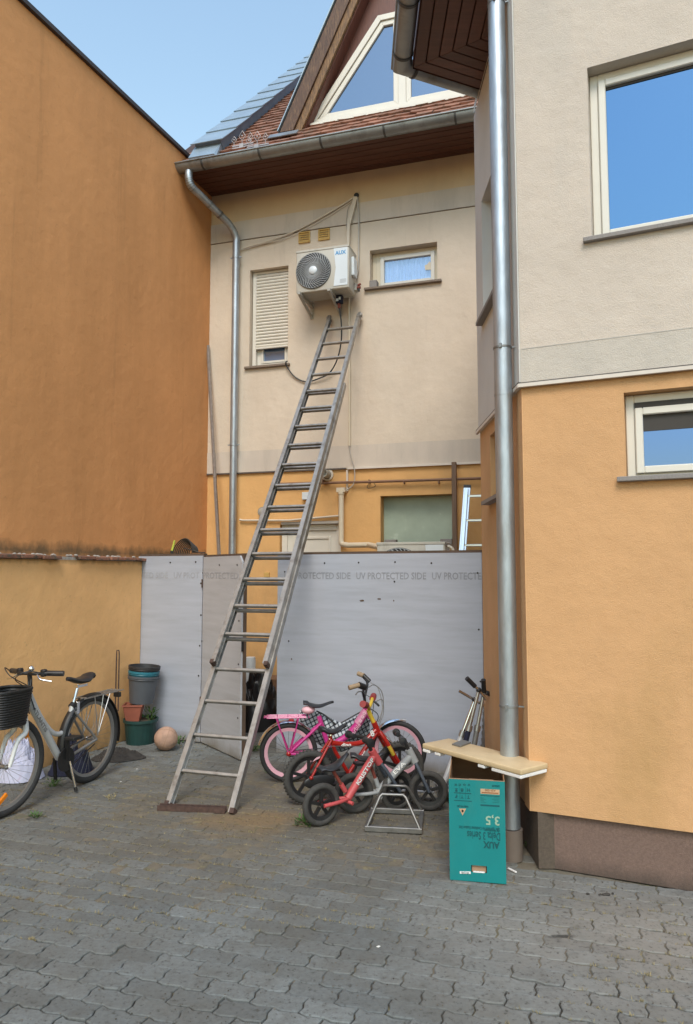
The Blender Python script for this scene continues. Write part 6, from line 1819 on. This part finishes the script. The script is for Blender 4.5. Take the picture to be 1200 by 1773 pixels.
# ---- galvanised bike stand
b0 = G(631, 1441); b1 = G(731, 1446); b2 = G(738, 1413)
WS = Plane(b0, (b1.x - b0.x, b1.y - b0.y)); ls = (Vector((b1.x, b1.y)) - Vector((b0.x, b0.y))).length
bd = max(0.28, WS.loc(b2).y)
sd2 = thing('bike_stand', 'small galvanised bike stand holding the coral balance bike wheel', 'bike stand', WS, ls/2, 0, 0)
for y0 in (0.0, bd):
    m = MB(); m.box((0, y0, 0.004), (ls, y0 + 0.028, 0.036)); m.build('base_bar', M['standm'], sd2, bevel=0.003)
for x0 in (0.0, ls - 0.028):
    m = MB(); m.box((x0, 0.0285, 0.006), (x0 + 0.028, bd - 0.0005, 0.034)); m.build('base_bar', M['standm'], sd2, bevel=0.003)
for y0 in (0.014, bd + 0.014):
    zt = WS.sz(680, 1379, 0.02)[1] * 0.95
    pts = [(0.015, y0, 0.03), (ls*0.25, y0 + (0.07 if y0 < .1 else -0.07), zt - 0.012), (ls*0.29, y0 + (0.08 if y0 < .1 else -0.08), zt), (ls*0.66, y0 + (0.08 if y0 < .1 else -0.08), zt), (ls*0.71, y0 + (0.07 if y0 < .1 else -0.07), zt - 0.012), (ls - 0.015, y0, 0.03)]
    m = MB(); m.tube(pts, 0.009, 10); m.build('hoop', M['standm'], sd2)
for x0 in (0.02, ls - 0.04):
    m = MB(); m.box((x0, 0.004, 0.0), (x0 + 0.02, 0.024, 0.0038)); m.build('foot', M['black'], sd2)

# ------------------------------------------------------------------ air-conditioner carton, lid and plate
k0 = G(779, 1524); k1 = G(877, 1532)
WK2 = Plane(k0, (k1.x - k0.x, k1.y - k0.y)); lk = (Vector((k1.x, k1.y)) - Vector((k0.x, k0.y))).length
zk = (WK2.sz(781, 1348)[1] + WK2.sz(878, 1354)[1])/2
cx = thing('cardboard_box', 'tall open teal cardboard box of an air conditioner, printing upside down', 'box', WK2, lk/2, 0, 0)
kd = 0.56
th = 0.005
dirk = WK2.loc(WK2.w(0, 0, 0) + Vector((vpdir(820).x, vpdir(820).y, 0)) * 1.0) - WK2.loc(WK2.w(0, 0, 0))
sh = dirk.x / dirk.y
def kp(x, y, z): return (x + sh*y, y, z)
def kbox(x0, x1, y0, y1, z0, z1): return MB().hexa([kp(x0, y0, z0), kp(x1, y0, z0), kp(x1, y1, z0), kp(x0, y1, z0)], [kp(x0, y0, z1), kp(x1, y0, z1), kp(x1, y1, z1), kp(x0, y1, z1)])
# front panel with a hand hole
u0, z0h = WK2.sz(816, 1510); u1, z1h = WK2.sz(843, 1500)
m = MB()
m.box((0, 0, 0.003), (lk, th, z0h)); m.box((0, 0, z0h), (u0, th, z1h)); m.box((u1, 0, z0h), (lk, th, z1h)); m.box((0, 0, z1h), (lk, th, zk))
fp = m.build('front_panel', M['teal'], cx)
m = kbox(u0 + .004, u1 - .004, 0.012, 0.016, z0h - .002, z1h + .002); m.build('hand_hole_flap', M['carddark'], cx)
m = MB(); m.box((u0 + 0.01, -0.001, z0h - 0.0), (u1 - 0.012, 0.010, z0h + 0.004)); m.build('tape_scrap', M['foam'], cx)
m = kbox(0.0, th, th + .0005, kd, 0.003, zk); m.build('side_panel', M['card'], cx)
m = kbox(lk - th, lk, th + .0005, kd, 0.003, zk); m.build('side_panel', M['card'], cx)
m = kbox(th, lk - th, kd - th, kd, 0.003, zk); m.build('back_panel', M['card'], cx)
m = kbox(th, lk - th, th, kd - th, 0.003, 0.01); m.build('bottom_panel', M['card'], cx)
m = MB(); m.box((-0.0005, -0.0008, zk), (lk*0.36, th, zk + 0.003)); m.box((lk*0.36, -0.0008, zk), (lk*0.8, th + .001, zk + 0.0045)); m.box((lk*0.8, -0.0008, zk), (lk, th, zk + 0.002)); m.build('torn_edge', M['carddark'], cx)
def kb(u, v): return WK2.sz(u, v, 0)
def up_text(txt, u_right, v_top, u_left, v_bot, mt, y=-0.0012, bold=0.008):
    """text turned upside down; its box is given in photo pixels"""
    s1_, zt_ = kb(u_right, v_top); s0_, zb_ = kb(u_left, v_bot)
    t2 = text_mb(txt, s1_ - s0_, zt_ - zb_, 0.0008, bold)
    t2.xf(frame_m(Vector((s1_, y, zt_)), Vector((-1, 0, 0)), Vector((0, 1, 0)), Vector((0, 0, -1))))
    return t2.build('print', mt, fp)
up_text('AUX', 865, 1458, 837, 1468, M['tealdark'], bold=0.035)
up_text('Delta 3 Series', 866, 1442, 809, 1452, M['tealdark'])
up_text('3,5', 865, 1411, 841, 1428, M['tealgreen'], bold=0.02)
up_text('Air Conditioner', 865, 1437, 839, 1439.5, M['tealdark'])
up_text('Split Type Room Air Conditioner Outdoor Unit', 865, 1432, 795, 1434.5, M['tealdark'])
up_text('OUTDOOR UNIT', 865, 1359.5, 852, 1362, M['tealdark'])
up_text('HANDLE WITH CARE', 811, 1395, 792, 1397, M['tealdark'])
def prect(u0, v0, u1, v1, mt, y=-0.0012, name='print_block'):
    a, zt_ = kb(u0, v0); b, zb_ = kb(u1, v1); m = MB(); m.box((a, y, zb_), (b, -0.0002, zt_)); return m.build(name, mt, fp)
prect(832, 1365.5, 865, 1376, M['kraft'])
prect(834, 1371, 863, 1374.5, M['labelred'], -0.0018)
up_text('AUX-12345', 858, 1367, 840, 1369.5, M['labelred'], -0.002)
prect(832, 1392.5, 865, 1397, M['tealdark'])
prect(832, 1377.5, 865, 1378.3, M['tealdark'])
for i in range(4):
    prect(832, 1381 + i*2.6, 838 + (i % 2)*4, 1381.7 + i*2.6, M['tealdark']); prect(855 - (i % 2)*3, 1381 + i*2.6, 865, 1381.7 + i*2.6, M['tealdark'])
prect(786, 1386, 817, 1386.8, M['tealdark'])
prect(786, 1373, 816, 1373.5, M['tealdark']); prect(796, 1362, 796.6, 1384, M['tealdark']); prect(806, 1362, 806.6, 1384, M['tealdark'])
sym = [('?', 790, 1376), ('Y', 800, 1377), ('T', 811, 1377), ('!', 790, 1365), ('8', 800, 1365), ('H', 811, 1365), ('x', 789, 1357), ('c', 796, 1357), ('o', 804, 1357), ('v', 812, 1357)]
for tx_, u, v in sym: up_text(tx_, u + 2.6, v, u - 2.2, v + (5.5 if v > 1360 else 3), M['tealdark'])
a, za = kb(795, 1400); b, zb2 = kb(807, 1400); c_, zc2 = kb(801, 1412)
m = MB(); m.prism([(a, za), (c_, zc2), (b, zb2)], 'y', -0.0014, -0.0002); m.build('warning_triangle', M['kraft'], fp)
m = MB(); cc_ = kb(801, 1404); m.prism([(cc_[0] + 0.006*math.cos(t_), cc_[1] + 0.007*math.sin(t_)) for t_ in [i*PI/4 for i in range(8)]], 'y', -0.002, -0.0015); m.build('warning_symbol', M['blackprint'], fp)
a, zt_ = kb(796, 1508); b, zb_ = kb(815, 1513.5)
m = MB(); m.box((a, -0.0018, zb_), (b, -0.0002, zt_)); m.xf(Matrix.Translation(((a+b)/2, 0, zt_)) @ Matrix.Rotation(R_(-3), 4, 'Y') @ Matrix.Translation((-(a+b)/2, 0, -zt_))); m.build('white_sticker', M['foam'], fp)
up_text('0012345', 812, 1509.6, 799, 1512.2, M['tealdark'], -0.0024)

# the lid on the carton
zl = zk + 0.052
q1 = G(731, 1287, zl); q2 = G(786, 1277, zl); q3 = G(951, 1325, zl); q4 = G(902, 1333, zl)
WLd = Plane(q1, (q4.x - q1.x, q4.y - q1.y)); ll = (Vector((q4.x, q4.y)) - Vector((q1.x, q1.y))).length
wl = (WLd.loc(q2).y + WLd.loc(q3).y)/2
lid = thing('wooden_board', 'long beige board lying across the open cardboard box', 'board', WLd, ll/2, wl/2, zk)
m = MB(); m.box((0, 0, zl - 0.03), (ll, wl, zl)); m.build('board_top', M['beigetop'], lid, bevel=0.007, bseg=3)
for (x0, x1, y0, y1) in ((0.0, 0.06, 0.002, 0.06), (0.10, 0.145, 0.004, 0.05), (0.44, 0.49, 0.004, 0.05), (0.54, ll - 0.003, 0.003, 0.04), (ll - 0.035, ll - 0.003, 0.041, wl - 0.005), (0.2, 0.25, wl - .06, wl - .02)):
    m = MB(); m.box((x0, y0, zl - 0.05), (x1, y1, zl - 0.0305)); m.build('foam_strip', M['foam'], lid, bevel=0.004)
r1 = G(782, 1288.5, zl + .006); r2 = G(797, 1292.5, zl + .006); r3 = G(816, 1285.5, zl + .006); r4 = G(800, 1281, zl + .006)
m = MB(); L4 = [WLd.loc(p) for p in (r1, r2, r3, r4)]
m.hexa([Vector((p.x, p.y, zl + 0.0005)) for p in L4], [Vector((p.x, p.y, zl + 0.009)) for p in L4])
solo(m, 'metal_plate', M['phone'], WLd, 'small flat grey device lying on the beige board', 'device', bevel=0.002)
a_ = G(880, 1502, .01); b_ = G(894, 1509, .01)
m = MB(); m.bar((a_.x, a_.y, 0.006), (b_.x, b_.y, 0.006), 0.012, 0.008)
solo(m, 'plastic_strip', M['foam'], W0, 'short white plastic strip on the paving right of the box', 'plastic strip', bevel=0.002)

# ------------------------------------------------------------------ scooters leaning in the corner
def scooter(label, pl, foot, top, barL, barR, stemm, gripL, gripR, deck_u, lower=None, y0=0.0, yt=0.10):
    f = G(*foot)
    W = Plane(f, (1, -0.05))
    P = lambda u, v, y=0.0: W.P(u, v, y)
    o = thing('kick_scooter', label, 'scooter', W, 0, 0, 0)
    R = 0.055
    t_ = P(*top, yt)
    b_ = Vector((0.0, 0.03, R + 0.03))
    mid_ = b_.lerp(t_, 0.62)
    T(o, 'lower_stem', [b_, mid_], 0.019, stemm, 14)
    T(o, 'upper_stem', [mid_, t_], 0.013, M['chrome'] if lower is None else lower, 12)
    T(o, 'clamp', [mid_ - (t_ - b_).normalized()*0.02, mid_ + (t_ - b_).normalized()*0.02], 0.024, M['steel'], 12)
    l_ = P(*barL, yt - 0.04); r_ = P(*barR, yt + 0.03)
    T(o, 'handlebar', [l_, t_, r_], 0.010, M['chrome'])
    dl_ = (l_ - t_).normalized(); dr_ = (r_ - t_).normalized()
    if gripL: T(o, 'grip', [l_ - dl_*0.085, l_ + dl_*0.005], 0.017, M['vinyl'], 12)
    if gripR: T(o, 'grip', [r_ - dr_*0.06, r_ + dr_*0.005], 0.016, M['vinyl'], 12)
    m = MB(); m.ball(t_, 0.02, 10, 8); m.build('joint', M['black'], o)
    # fork and front wheel
    m = MB(); m.box((-0.03, -0.0, R - 0.01), (-0.022, 0.05, R + 0.06)); m.box((0.022, -0.0, R - 0.01), (0.03, 0.05, R + 0.06)); m.box((-0.03, 0.0, R + 0.0605), (0.03, 0.05, R + 0.07)); m.build('fork', M['steel'], o, bevel=0.002)
    m = MB(); m.lathe([(0.02, -0.014), (R - .004, -0.014), (R, -0.006), (R, 0.006), (R - .004, 0.014), (0.02, 0.014), (0.02, -0.014)], (0, 0.025, R), 'x', 28); w_ = m.build('wheel', M['tyre'], o)
    m = MB(); m.lathe([(0.019, -0.0145), (0.019, 0.0145)], (0, 0.025, R), 'x', 16); m.build('hub', M['greyp'], w_)
    # deck
    d0 = Vector((0.0, 0.0, 0.085)); ang = deck_u
    dx = Vector((math.cos(ang), math.sin(ang), 0)); 
    m = MB(); m.bar(d0 + dx*0.04, d0 + dx*0.36 - Vector((0, 0, 0.02)), 0.10, 0.018); m.build('deck', M['silver'], o, bevel=0.004)
    m = MB(); m.bar(d0 + dx*0.08 + Vector((0, 0, 0.010)), d0 + dx*0.32 + Vector((0, 0, -0.006)), 0.085, 0.004); m.build('grip_tape', M['black'], o)
    c_ = d0 + dx*0.41; c_.z = 0.05
    m = MB(); m.lathe([(0.02, -0.014), (0.046, -0.014), (0.05, -0.006), (0.05, 0.006), (0.046, 0.014), (0.02, 0.014)], (0, 0, 0), 'y', 28); m.xf(Matrix.Translation(c_) @ Matrix.Rotation(ang, 4, 'Z')); m.build('wheel', M['tyre'], o)
    return o
scooter('chrome scooter with a bare crossbar, leftmost of the leaning scooters', None, (765, 1392), (822, 1212), (794, 1196), (838, 1222), M['silver'], False, False, R_(160))
scooter('black-stemmed scooter with a black foam grip, middle of the leaning scooters', None, (785, 1395), (829, 1195), (809, 1175), (842, 1211), M['navy'], True, False, R_(100), M['steel'])
scooter('grey scooter with a dark grip, nearest the house corner', None, (808, 1392), (838, 1197), (837, 1178), (854, 1205), M['silver_dark'], True, True, R_(80), M['steel'])
f_ = G(834, 1365); W_ = Plane(f_, (1, 0)); m = MB(); m.bar((0, 0, 0.0), W_.P(843, 1203, 0.05), 0.04, 0.015, up=(0, 1, 0))
for i in range(7):
    q_ = Vector((0, 0, 0)).lerp(W_.P(843, 1203, 0.05), 0.45 + 0.07*i); m.box((q_.x - 0.026, q_.y - 0.012, q_.z - 0.012), (q_.x - 0.018, q_.y, q_.z + 0.012))
solo(m, 'metal_rail', M['steel'], W_, 'perforated grey metal rail leaning against the house corner', 'metal rail')

# ------------------------------------------------------------------ pots and ball by the left fence panel
def leafy(n, c, rad, h, mt, name, label, cat, pl=W0, size=0.03):
    m = MB()
    for i in range(n):
        a = random.uniform(0, 2*PI); r = rad*random.random()**0.6; zz = h*random.random()
        p = Vector((math.cos(a)*r, math.sin(a)*r, zz + 0.004)); 
        d = Vector((math.cos(a)*0.7 + random.gauss(0, .3), math.sin(a)*0.7 + random.gauss(0, .3), random.uniform(0.1, 1.0))).normalized()*size*random.uniform(0.6, 1.3)
        sd3 = d.cross(Vector((0, 0, 1))).normalized()*size*random.uniform(0.14, 0.26)
        b0 = Vector((p.x*0.4, p.y*0.4, 0.0)) if i % 3 == 0 else p
        m.add([p, p + d*0.5 + sd3, p + d, p + d*0.5 - sd3], [(0, 1, 2, 3)])
        if i % 4 == 0: m.tube([Vector((p.x*0.2, p.y*0.2, 0)), p], 0.0015, 4)
    for i in range(len(m.v)): m.v[i] = m.v[i] + Vector(c)
    return m
def weed(u, v, n, rad, h, size, label, mt='leaf', z=0.0):
    g = G(u, v, z); m = leafy(n, (g.x, g.y, z), rad, h, None, None, None, None, size=size)
    me = bpy.data.meshes.new('weed'); me.from_pydata([p - g for p in m.v], [], m.f); me.materials.append(M[mt])
    o = bpy.data.objects.new('weed', me); C.objects.link(o); o.location = g; tag(o, label, 'weed'); return o

gp_ = G(243, 1286); WGp = Plane(gp_, (1, 0.1))
def pot(name, label, cx_, cy_, z0, r0, r1, h, mt, lip=0.012, ribs=0, soil=True, seg=36, pl=WGp):
    o = thing(name, label, 'pot' if 'pot' in name else 'bucket', pl, cx_, cy_, z0)
    prof = [(r0, z0), (r1, z0 + h - 0.025), (r1 + lip, z0 + h - 0.025), (r1 + lip, z0 + h), (r1, z0 + h), (r1 - 0.005, z0 + h - 0.03)]
    m = MB(); m.lathe(prof, (cx_, cy_, 0), 'z', seg)
    if ribs:
        for i, p in enumerate(m.v):
            a = math.atan2(p.y - cy_, p.x - cx_); k = 1 + 0.018*math.cos(a*ribs) * (1 if p.z < z0 + h - 0.026 else 0)
            m.v[i] = Vector((cx_ + (p.x - cx_)*k, cy_ + (p.y - cy_)*k, p.z))
    m.build('pot_body', mt, o)
    if soil: m = MB(); m.lathe([(r1 - 0.004, z0 + h - 0.022), (0.001, z0 + h - 0.012)], (cx_, cy_, 0), 'z', 24); m.build('soil', M['soil'], o)
    return o
hgp = 0.225
pot('flower_pot', 'large round dark green pot at the bottom of the stack by the fence', 0, 0, 0.0, 0.125, 0.150, hgp, M['potgreen'], ribs=24, seg=96)
# square terracotta planter
z0 = hgp - 0.012
sq = thing('square_planter', 'small square terracotta planter resting in the green pot', 'planter', WGp, -0.055, -0.04, z0)
m = MB(); m.hexa([(-0.12, -0.10, z0), (0.0, -0.10, z0), (0.0, 0.02, z0), (-0.12, 0.02, z0)], [(-0.145, -0.125, z0 + 0.14), (0.025, -0.125, z0 + 0.14), (0.025, 0.045, z0 + 0.14), (-0.145, 0.045, z0 + 0.14)]); m.build('planter_body', M['terra'], sq, bevel=0.004)
m = MB(); frame_ = [(-0.152, -0.132), (0.032, -0.132), (0.032, 0.052), (-0.152, 0.052)]
m.box((-0.152, -0.132, z0 + 0.141), (0.032, -0.122, z0 + 0.155)); m.box((-0.152, 0.042, z0 + 0.141), (0.032, 0.052, z0 + 0.155)); m.box((-0.152, -0.1215, z0 + 0.141), (-0.142, 0.0415, z0 + 0.155)); m.box((0.022, -0.1215, z0 + 0.141), (0.032, 0.0415, z0 + 0.155)); m.build('planter_rim', M['terra'], sq)
# stacked buckets
zb0 = z0 + 0.157
tilt = Matrix.Translation((0, 0.0, zb0)) @ Matrix.Rotation(R_(4), 4, 'Y') @ Matrix.Translation((0, 0, -zb0))
def bucket(label, z0, r0, r1, h, mt, inner=False):
    o = thing('plastic_bucket', label, 'bucket', WGp, 0.0, 0.0, z0, group='nested buckets on the planter')
    m = MB(); m.lathe([(r0, z0), (r1, z0 + h), (r1 + 0.006, z0 + h), (r1 + 0.006, z0 + h - 0.02), (r1 + 0.002, z0 + h - 0.02)] if False else [(r0, z0), (r1 - 0.003, z0 + h - 0.02), (r1 + 0.006, z0 + h - 0.02), (r1 + 0.006, z0 + h), (r1 - 0.003, z0 + h), (r0*0.98, z0 + 0.01), (0.001, z0 + 0.01)], (0, 0, 0), 'z', 36)
    m.xf(tilt); m.build('bucket_body', mt, o)
    m = MB(); m.ring((0, 0, z0 + h - 0.03), r1 + 0.002, 0.004, 'z', 36, 6); m.xf(tilt); m.build('rim_bead', mt, o)
    return o
bucket('grey plastic bucket, lowest of the nested three on the planter', zb0, 0.108, 0.140, 0.255, M['potgrey'])
bucket('teal blue bucket nested between the grey and the black one', zb0 + 0.055, 0.105, 0.139, 0.245, M['potteal'])
bucket('black plastic bucket, topmost of the nested three', zb0 + 0.10, 0.104, 0.142, 0.245, M['potblack'])
bl_ = G(287, 1299)
m = MB(); m.ball((bl_.x, bl_.y, 0.104), 0.104, 32, 20)
ball = solo(m, 'ball', M['ballm'], W0, 'faded orange ball on the ground beside the green pot', 'ball')
for ax in ('x', 'y', 'z'):
    m = MB(); m.ring((bl_.x, bl_.y, 0.104), 0.1042, 0.0016, ax, 48, 5); m.xf(Matrix.Translation((bl_.x, bl_.y, 0.104)) @ Matrix.Rotation(0.5, 4, 'X') @ Matrix.Rotation(0.4, 4, 'Y') @ Matrix.Translation((-bl_.x, -bl_.y, -0.104))); m.build('seam', M['carddark'], ball)
g = G(262, 1262, 0.2)
m = leafy(46, (0, 0, 0), 0.07, 0.12, None, None, None, None, size=0.045)
gq = WGp.w(0.09, -0.03, hgp - 0.02)
me = bpy.data.meshes.new('pot_plant'); me.from_pydata(m.v, [], m.f); me.materials.append(M['leaf'])
o = bpy.data.objects.new('pot_plant', me); C.objects.link(o); o.location = gq; tag(o, 'small straggly green plant growing out of the green pot', 'plant')

# rusty hooked rod
g = G(200, 1300); W_ = Plane(g, (1, 0)); tz = W_.P(200, 1126).z
m = MB(); m.tube([(-0.012, 0, 0), (-0.012, 0, tz - 0.03), (-0.010, 0, tz), (0.008, 0, tz), (0.012, 0, tz - 0.03), (0.014, 0, 0.35)], 0.006, 7)
solo(m, 'hooked_rod', M['rust'], W_, 'tall thin rusty rod with a looped top behind the bicycle rack', 'rod')

# cloth, bags, mat
def blob_cloth(name, label, cat, c, rx, ry, h, mt, seed, pl=W0, n=28, crease=0.35):
    m = MB(); vs = []; fs = []
    for i in range(n + 1):
        for j in range(n):
            t = i/n; a = 2*PI*j/n
            r = t
            nv = noise.fractal(Vector((math.cos(a)*t*3.2 + seed, math.sin(a)*t*3.2, seed*1.7)), 0.7, 2.1, 6)
            nr = 1 + 0.22*noise.noise(Vector((math.cos(a)*1.5, math.sin(a)*1.5, seed)))
            z = h*(max(0, 1 - t**2.2))*(1 + crease*nv) + 0.004
            vs.append(Vector((rx*r*math.cos(a)*nr, ry*r*math.sin(a)*nr, max(0.003, z))))
    for i in range(n):
        for j in range(n):
            k = (j+1) % n; fs.append((i*n+j, (i+1)*n+j, (i+1)*n+k, i*n+k))
    m.add([v + Vector(c) for v in vs], fs)
    return solo(m, name, mt, pl, label, cat, org=c)
g = G(2, 1358)
blob_cloth('cloth_heap', 'pale lilac cloth heaped on the ground behind the front wheel of the white bicycle', 'cloth', (g.x + 0.02, g.y + 0.16, 0), 0.24, 0.14, 0.27, M['cloth'], 3.1, n=70, crease=0.42)
g = G(122, 1338)
blob_cloth('dark_bag', 'dark navy bag on the ground behind the white bicycle', 'bag', (g.x, g.y + 0.02, 0), 0.19, 0.15, 0.20, M['navy'], 7.7, crease=0.6)
g = G(205, 1312)
blob_cloth('crumpled_mat', 'crumpled dirty dark mat on the paving in front of the green pot', 'mat', (g.x, g.y, 0), 0.24, 0.16, 0.055, M['mud'], 5.2, crease=0.9)
gbb = WB.w(WB.sz(446, 1250, -0.75)[0], -0.75, 0)
blob_cloth('rubbish_bag', 'full black rubbish bag seen through the fence opening', 'bag', (gbb.x, gbb.y, 0), 0.26, 0.24, 0.52, M['bagblack'], 9.4, crease=0.45)
for k, (z0, w_) in enumerate(((0.0, 0.40), (0.152, 0.38), (0.304, 0.36))):
    a = WB.sz(446, 1200, -0.38)[0]
    m = MB(); m.box((a, -0.45, z0), (a + w_, -0.15, z0 + 0.15)); 
    solo(m, 'wooden_crate', M['brick'], WB, ['lowest brown box of the stack behind the fence opening', 'middle brown box of the stack behind the fence opening', 'top brown box of the stack behind the fence opening'][k], 'box', bevel=0.004, group='brown boxes stacked behind the fence opening')
m = MB(); a, z_ = WB.sz(427, 1175, -0.7); m.lathe([(0.06, 0.0), (0.06, 0.66), (0.055, 0.70)], (a, -0.62, 0), 'z', 20); solo(m, 'plastic_tube', M['acwhite'], WB, 'pale upright plastic container behind the open fence door', 'container')

# coiled hose on the wall top
zt = zF + 0.024
g = WF.P(318, 955, 0.045); 
hs_ = thing('coiled_hose', 'coiled dark cable with a yellow-green clamp on top of the fence', 'cable', WF, g.x, 0.045, zt)
m = MB()
for k in range(10):
    R0 = 0.10 - 0.006*k; pts = []
    for i in range(22):
        a = PI*1.05*i/21
        pts.append((g.x + R0*1.15*math.cos(a) + 0.02*k*0.5, 0.03 + 0.006*k, zt + 0.006 + R0*1.35*math.sin(a)*(1 - 0.25*math.cos(a)*-1)))
    m.tube(pts, 0.0065, 6)
m.build('coil', M['hose'], hs_)
T(hs_, 'loose_end', spline([(g.x + 0.02, 0.03, zt + 0.05), (g.x + 0.12, 0.03, zt + 0.03), (g.x + 0.2, 0.04, zt + 0.008), (g.x + 0.25, 0.05, zt + 0.008)], 5), 0.006, M['hose'], 6)
T(hs_, 'clamp', [(g.x - 0.13, 0.03, zt + 0.02), (g.x - 0.115, 0.03, zt + 0.075), (g.x - 0.10, 0.03, zt + 0.13)], [0.014, 0.012, 0.010], M['hoseend'], 8)
T(hs_, 'clamp_foot', [(g.x - 0.13, 0.03, zt + 0.001), (g.x - 0.13, 0.03, zt + 0.03)], 0.016, M['black'], 8)

# ------------------------------------------------------------------ weeds and litter
weed(530, 1429, 60, 0.06, 0.03, 0.035, 'green weed in front of the coral balance bike rear wheel')
weed(92, 1362, 46, 0.05, 0.04, 0.03, 'green weed beside the front wheel of the white bicycle')
weed(62, 1416, 40, 0.05, 0.015, 0.03, 'small green weed in the joints at the lower left')
weed(192, 1383, 30, 0.06, 0.006, 0.02, 'sparse green weed between the kickstand and the ladder', 'leafdry')
weed(468, 1340, 34, 0.05, 0.02, 0.025, 'green tuft left of the pink bicycle rear wheel')
weed(436, 1300, 50, 0.08, 0.03, 0.035, 'green tuft growing in the fence opening')
weed(924, 1472, 40, 0.05, 0.02, 0.03, 'green weed at the foot of the big downpipe')
weed(944, 1478, 34, 0.04, 0.02, 0.028, 'green weed against the plinth right of the downpipe')
weed(310, 1288, 44, 0.06, 0.05, 0.035, 'green weed growing beside the ball at the fence')
weed(985, 1466, 10, 0.006, 0.09, 0.012, 'single dry stalk against the plinth', 'leafdry')
weed(600, 1380, 22, 0.05, 0.008, 0.02, 'sparse tuft under the grey balance bike', 'leafdry')
# joint moss, crumbs and grit, too many to count
random.seed(11)
m = MB()
for i in range(2600):
    u = random.uniform(0, 1200); v = random.uniform(1290, 1773) if random.random() < 0.4 else random.gauss(1430, 60)
    if v < 1290 or v > 1773: continue
    g = G(u, v)
    if WR.loc(g).y > -0.03 and WCH.loc(g).y > -0.03: continue
    if WL.loc(g).y > -0.03: continue
    r = random.uniform(0.0012, 0.004)
    m.ball((g.x, g.y, r*0.5), r, 4, 3, sz=0.6)
me = bpy.data.meshes.new('grit'); me.from_pydata(m.v, [], m.f); me.materials.append(mat('grit', (0.12, 0.105, 0.085), 0.95, piece=0.6))
o = bpy.data.objects.new('grit', me); C.objects.link(o); tag(o, 'fine grit and crumbs scattered over the paving', 'grit', kind='stuff')
m = MB()
for i in range(8000):
    # tufts sitting in the joints between rows
    j = random.randint(-2, 40); s = random.uniform(-3.2, 2.4)
    w = WP.w(s, (j + 0.5)*PW_ + 0.0046*math.sin(2*PI*s/0.1 + 2.1), 0)
    if WL.loc(w).y > -0.05 or (WR.loc(w).y > -0.05 and WCH.loc(w).y > -0.05): continue
    if w.y > 7: continue
    dens = noise.noise(Vector((w.x*0.9, w.y*0.9, 3.3))) + (0.22 if 3.4 < w.y < 5.6 else -0.28)
    if dens < -0.02: continue
    for k in range(5):
        a = random.uniform(0, 2*PI); l = random.uniform(0.005, 0.014)
        p = Vector((w.x + random.gauss(0, 0.008), w.y + random.gauss(0, 0.0035), -0.003)); d = Vector((math.cos(a)*l, math.sin(a)*l, l*0.9)); sx_ = Vector((-math.sin(a), math.cos(a), 0))*0.0018
        m.add([p - sx_, p + sx_, p + d], [(0, 1, 2)])
me = bpy.data.meshes.new('joint_moss'); me.from_pydata(m.v, [], m.f); me.materials.append(M['leafdry'])
o = bpy.data.objects.new('joint_moss', me); C.objects.link(o); tag(o, 'dry moss and grass blades in the paving joints', 'moss', kind='stuff')
for (u, v, lab) in ((237, 1332, 'tiny white flake on the paving left of the ladder, farther one'), (209, 1354, 'tiny white flake on the paving nearer the bicycle wheel'), (655, 1640, 'tiny white flake on the open paving in the foreground')):
    g = G(u, v); m = MB(); m.prism([(g.x - .008, g.y), (g.x, g.y - .006), (g.x + .009, g.y + .002), (g.x + .002, g.y + .007)], 'z', 0.001, 0.004)
    solo(m, 'paint_flake', M['paint_flake'], W0, lab, 'flake')
g = G(1050, 1550); 
m = MB()
for i in range(9):
    m.ball((g.x + random.gauss(0, .035), g.y + random.gauss(0, .008), 0.004), random.uniform(.005, .011), 6, 5, sz=0.6)
solo(m, 'dried_leaf_litter', M['mud'], W0, 'small dark clump of dried dirt on the paving at the lower right', 'litter')
print('tiles', ntile, 'pavers', len(cells), 'ladder', L_tot, 'zE', zE, 'zTop', zTop, 'zk', zk, 'lk', lk, 'spl', sp_, 'spu', spu)
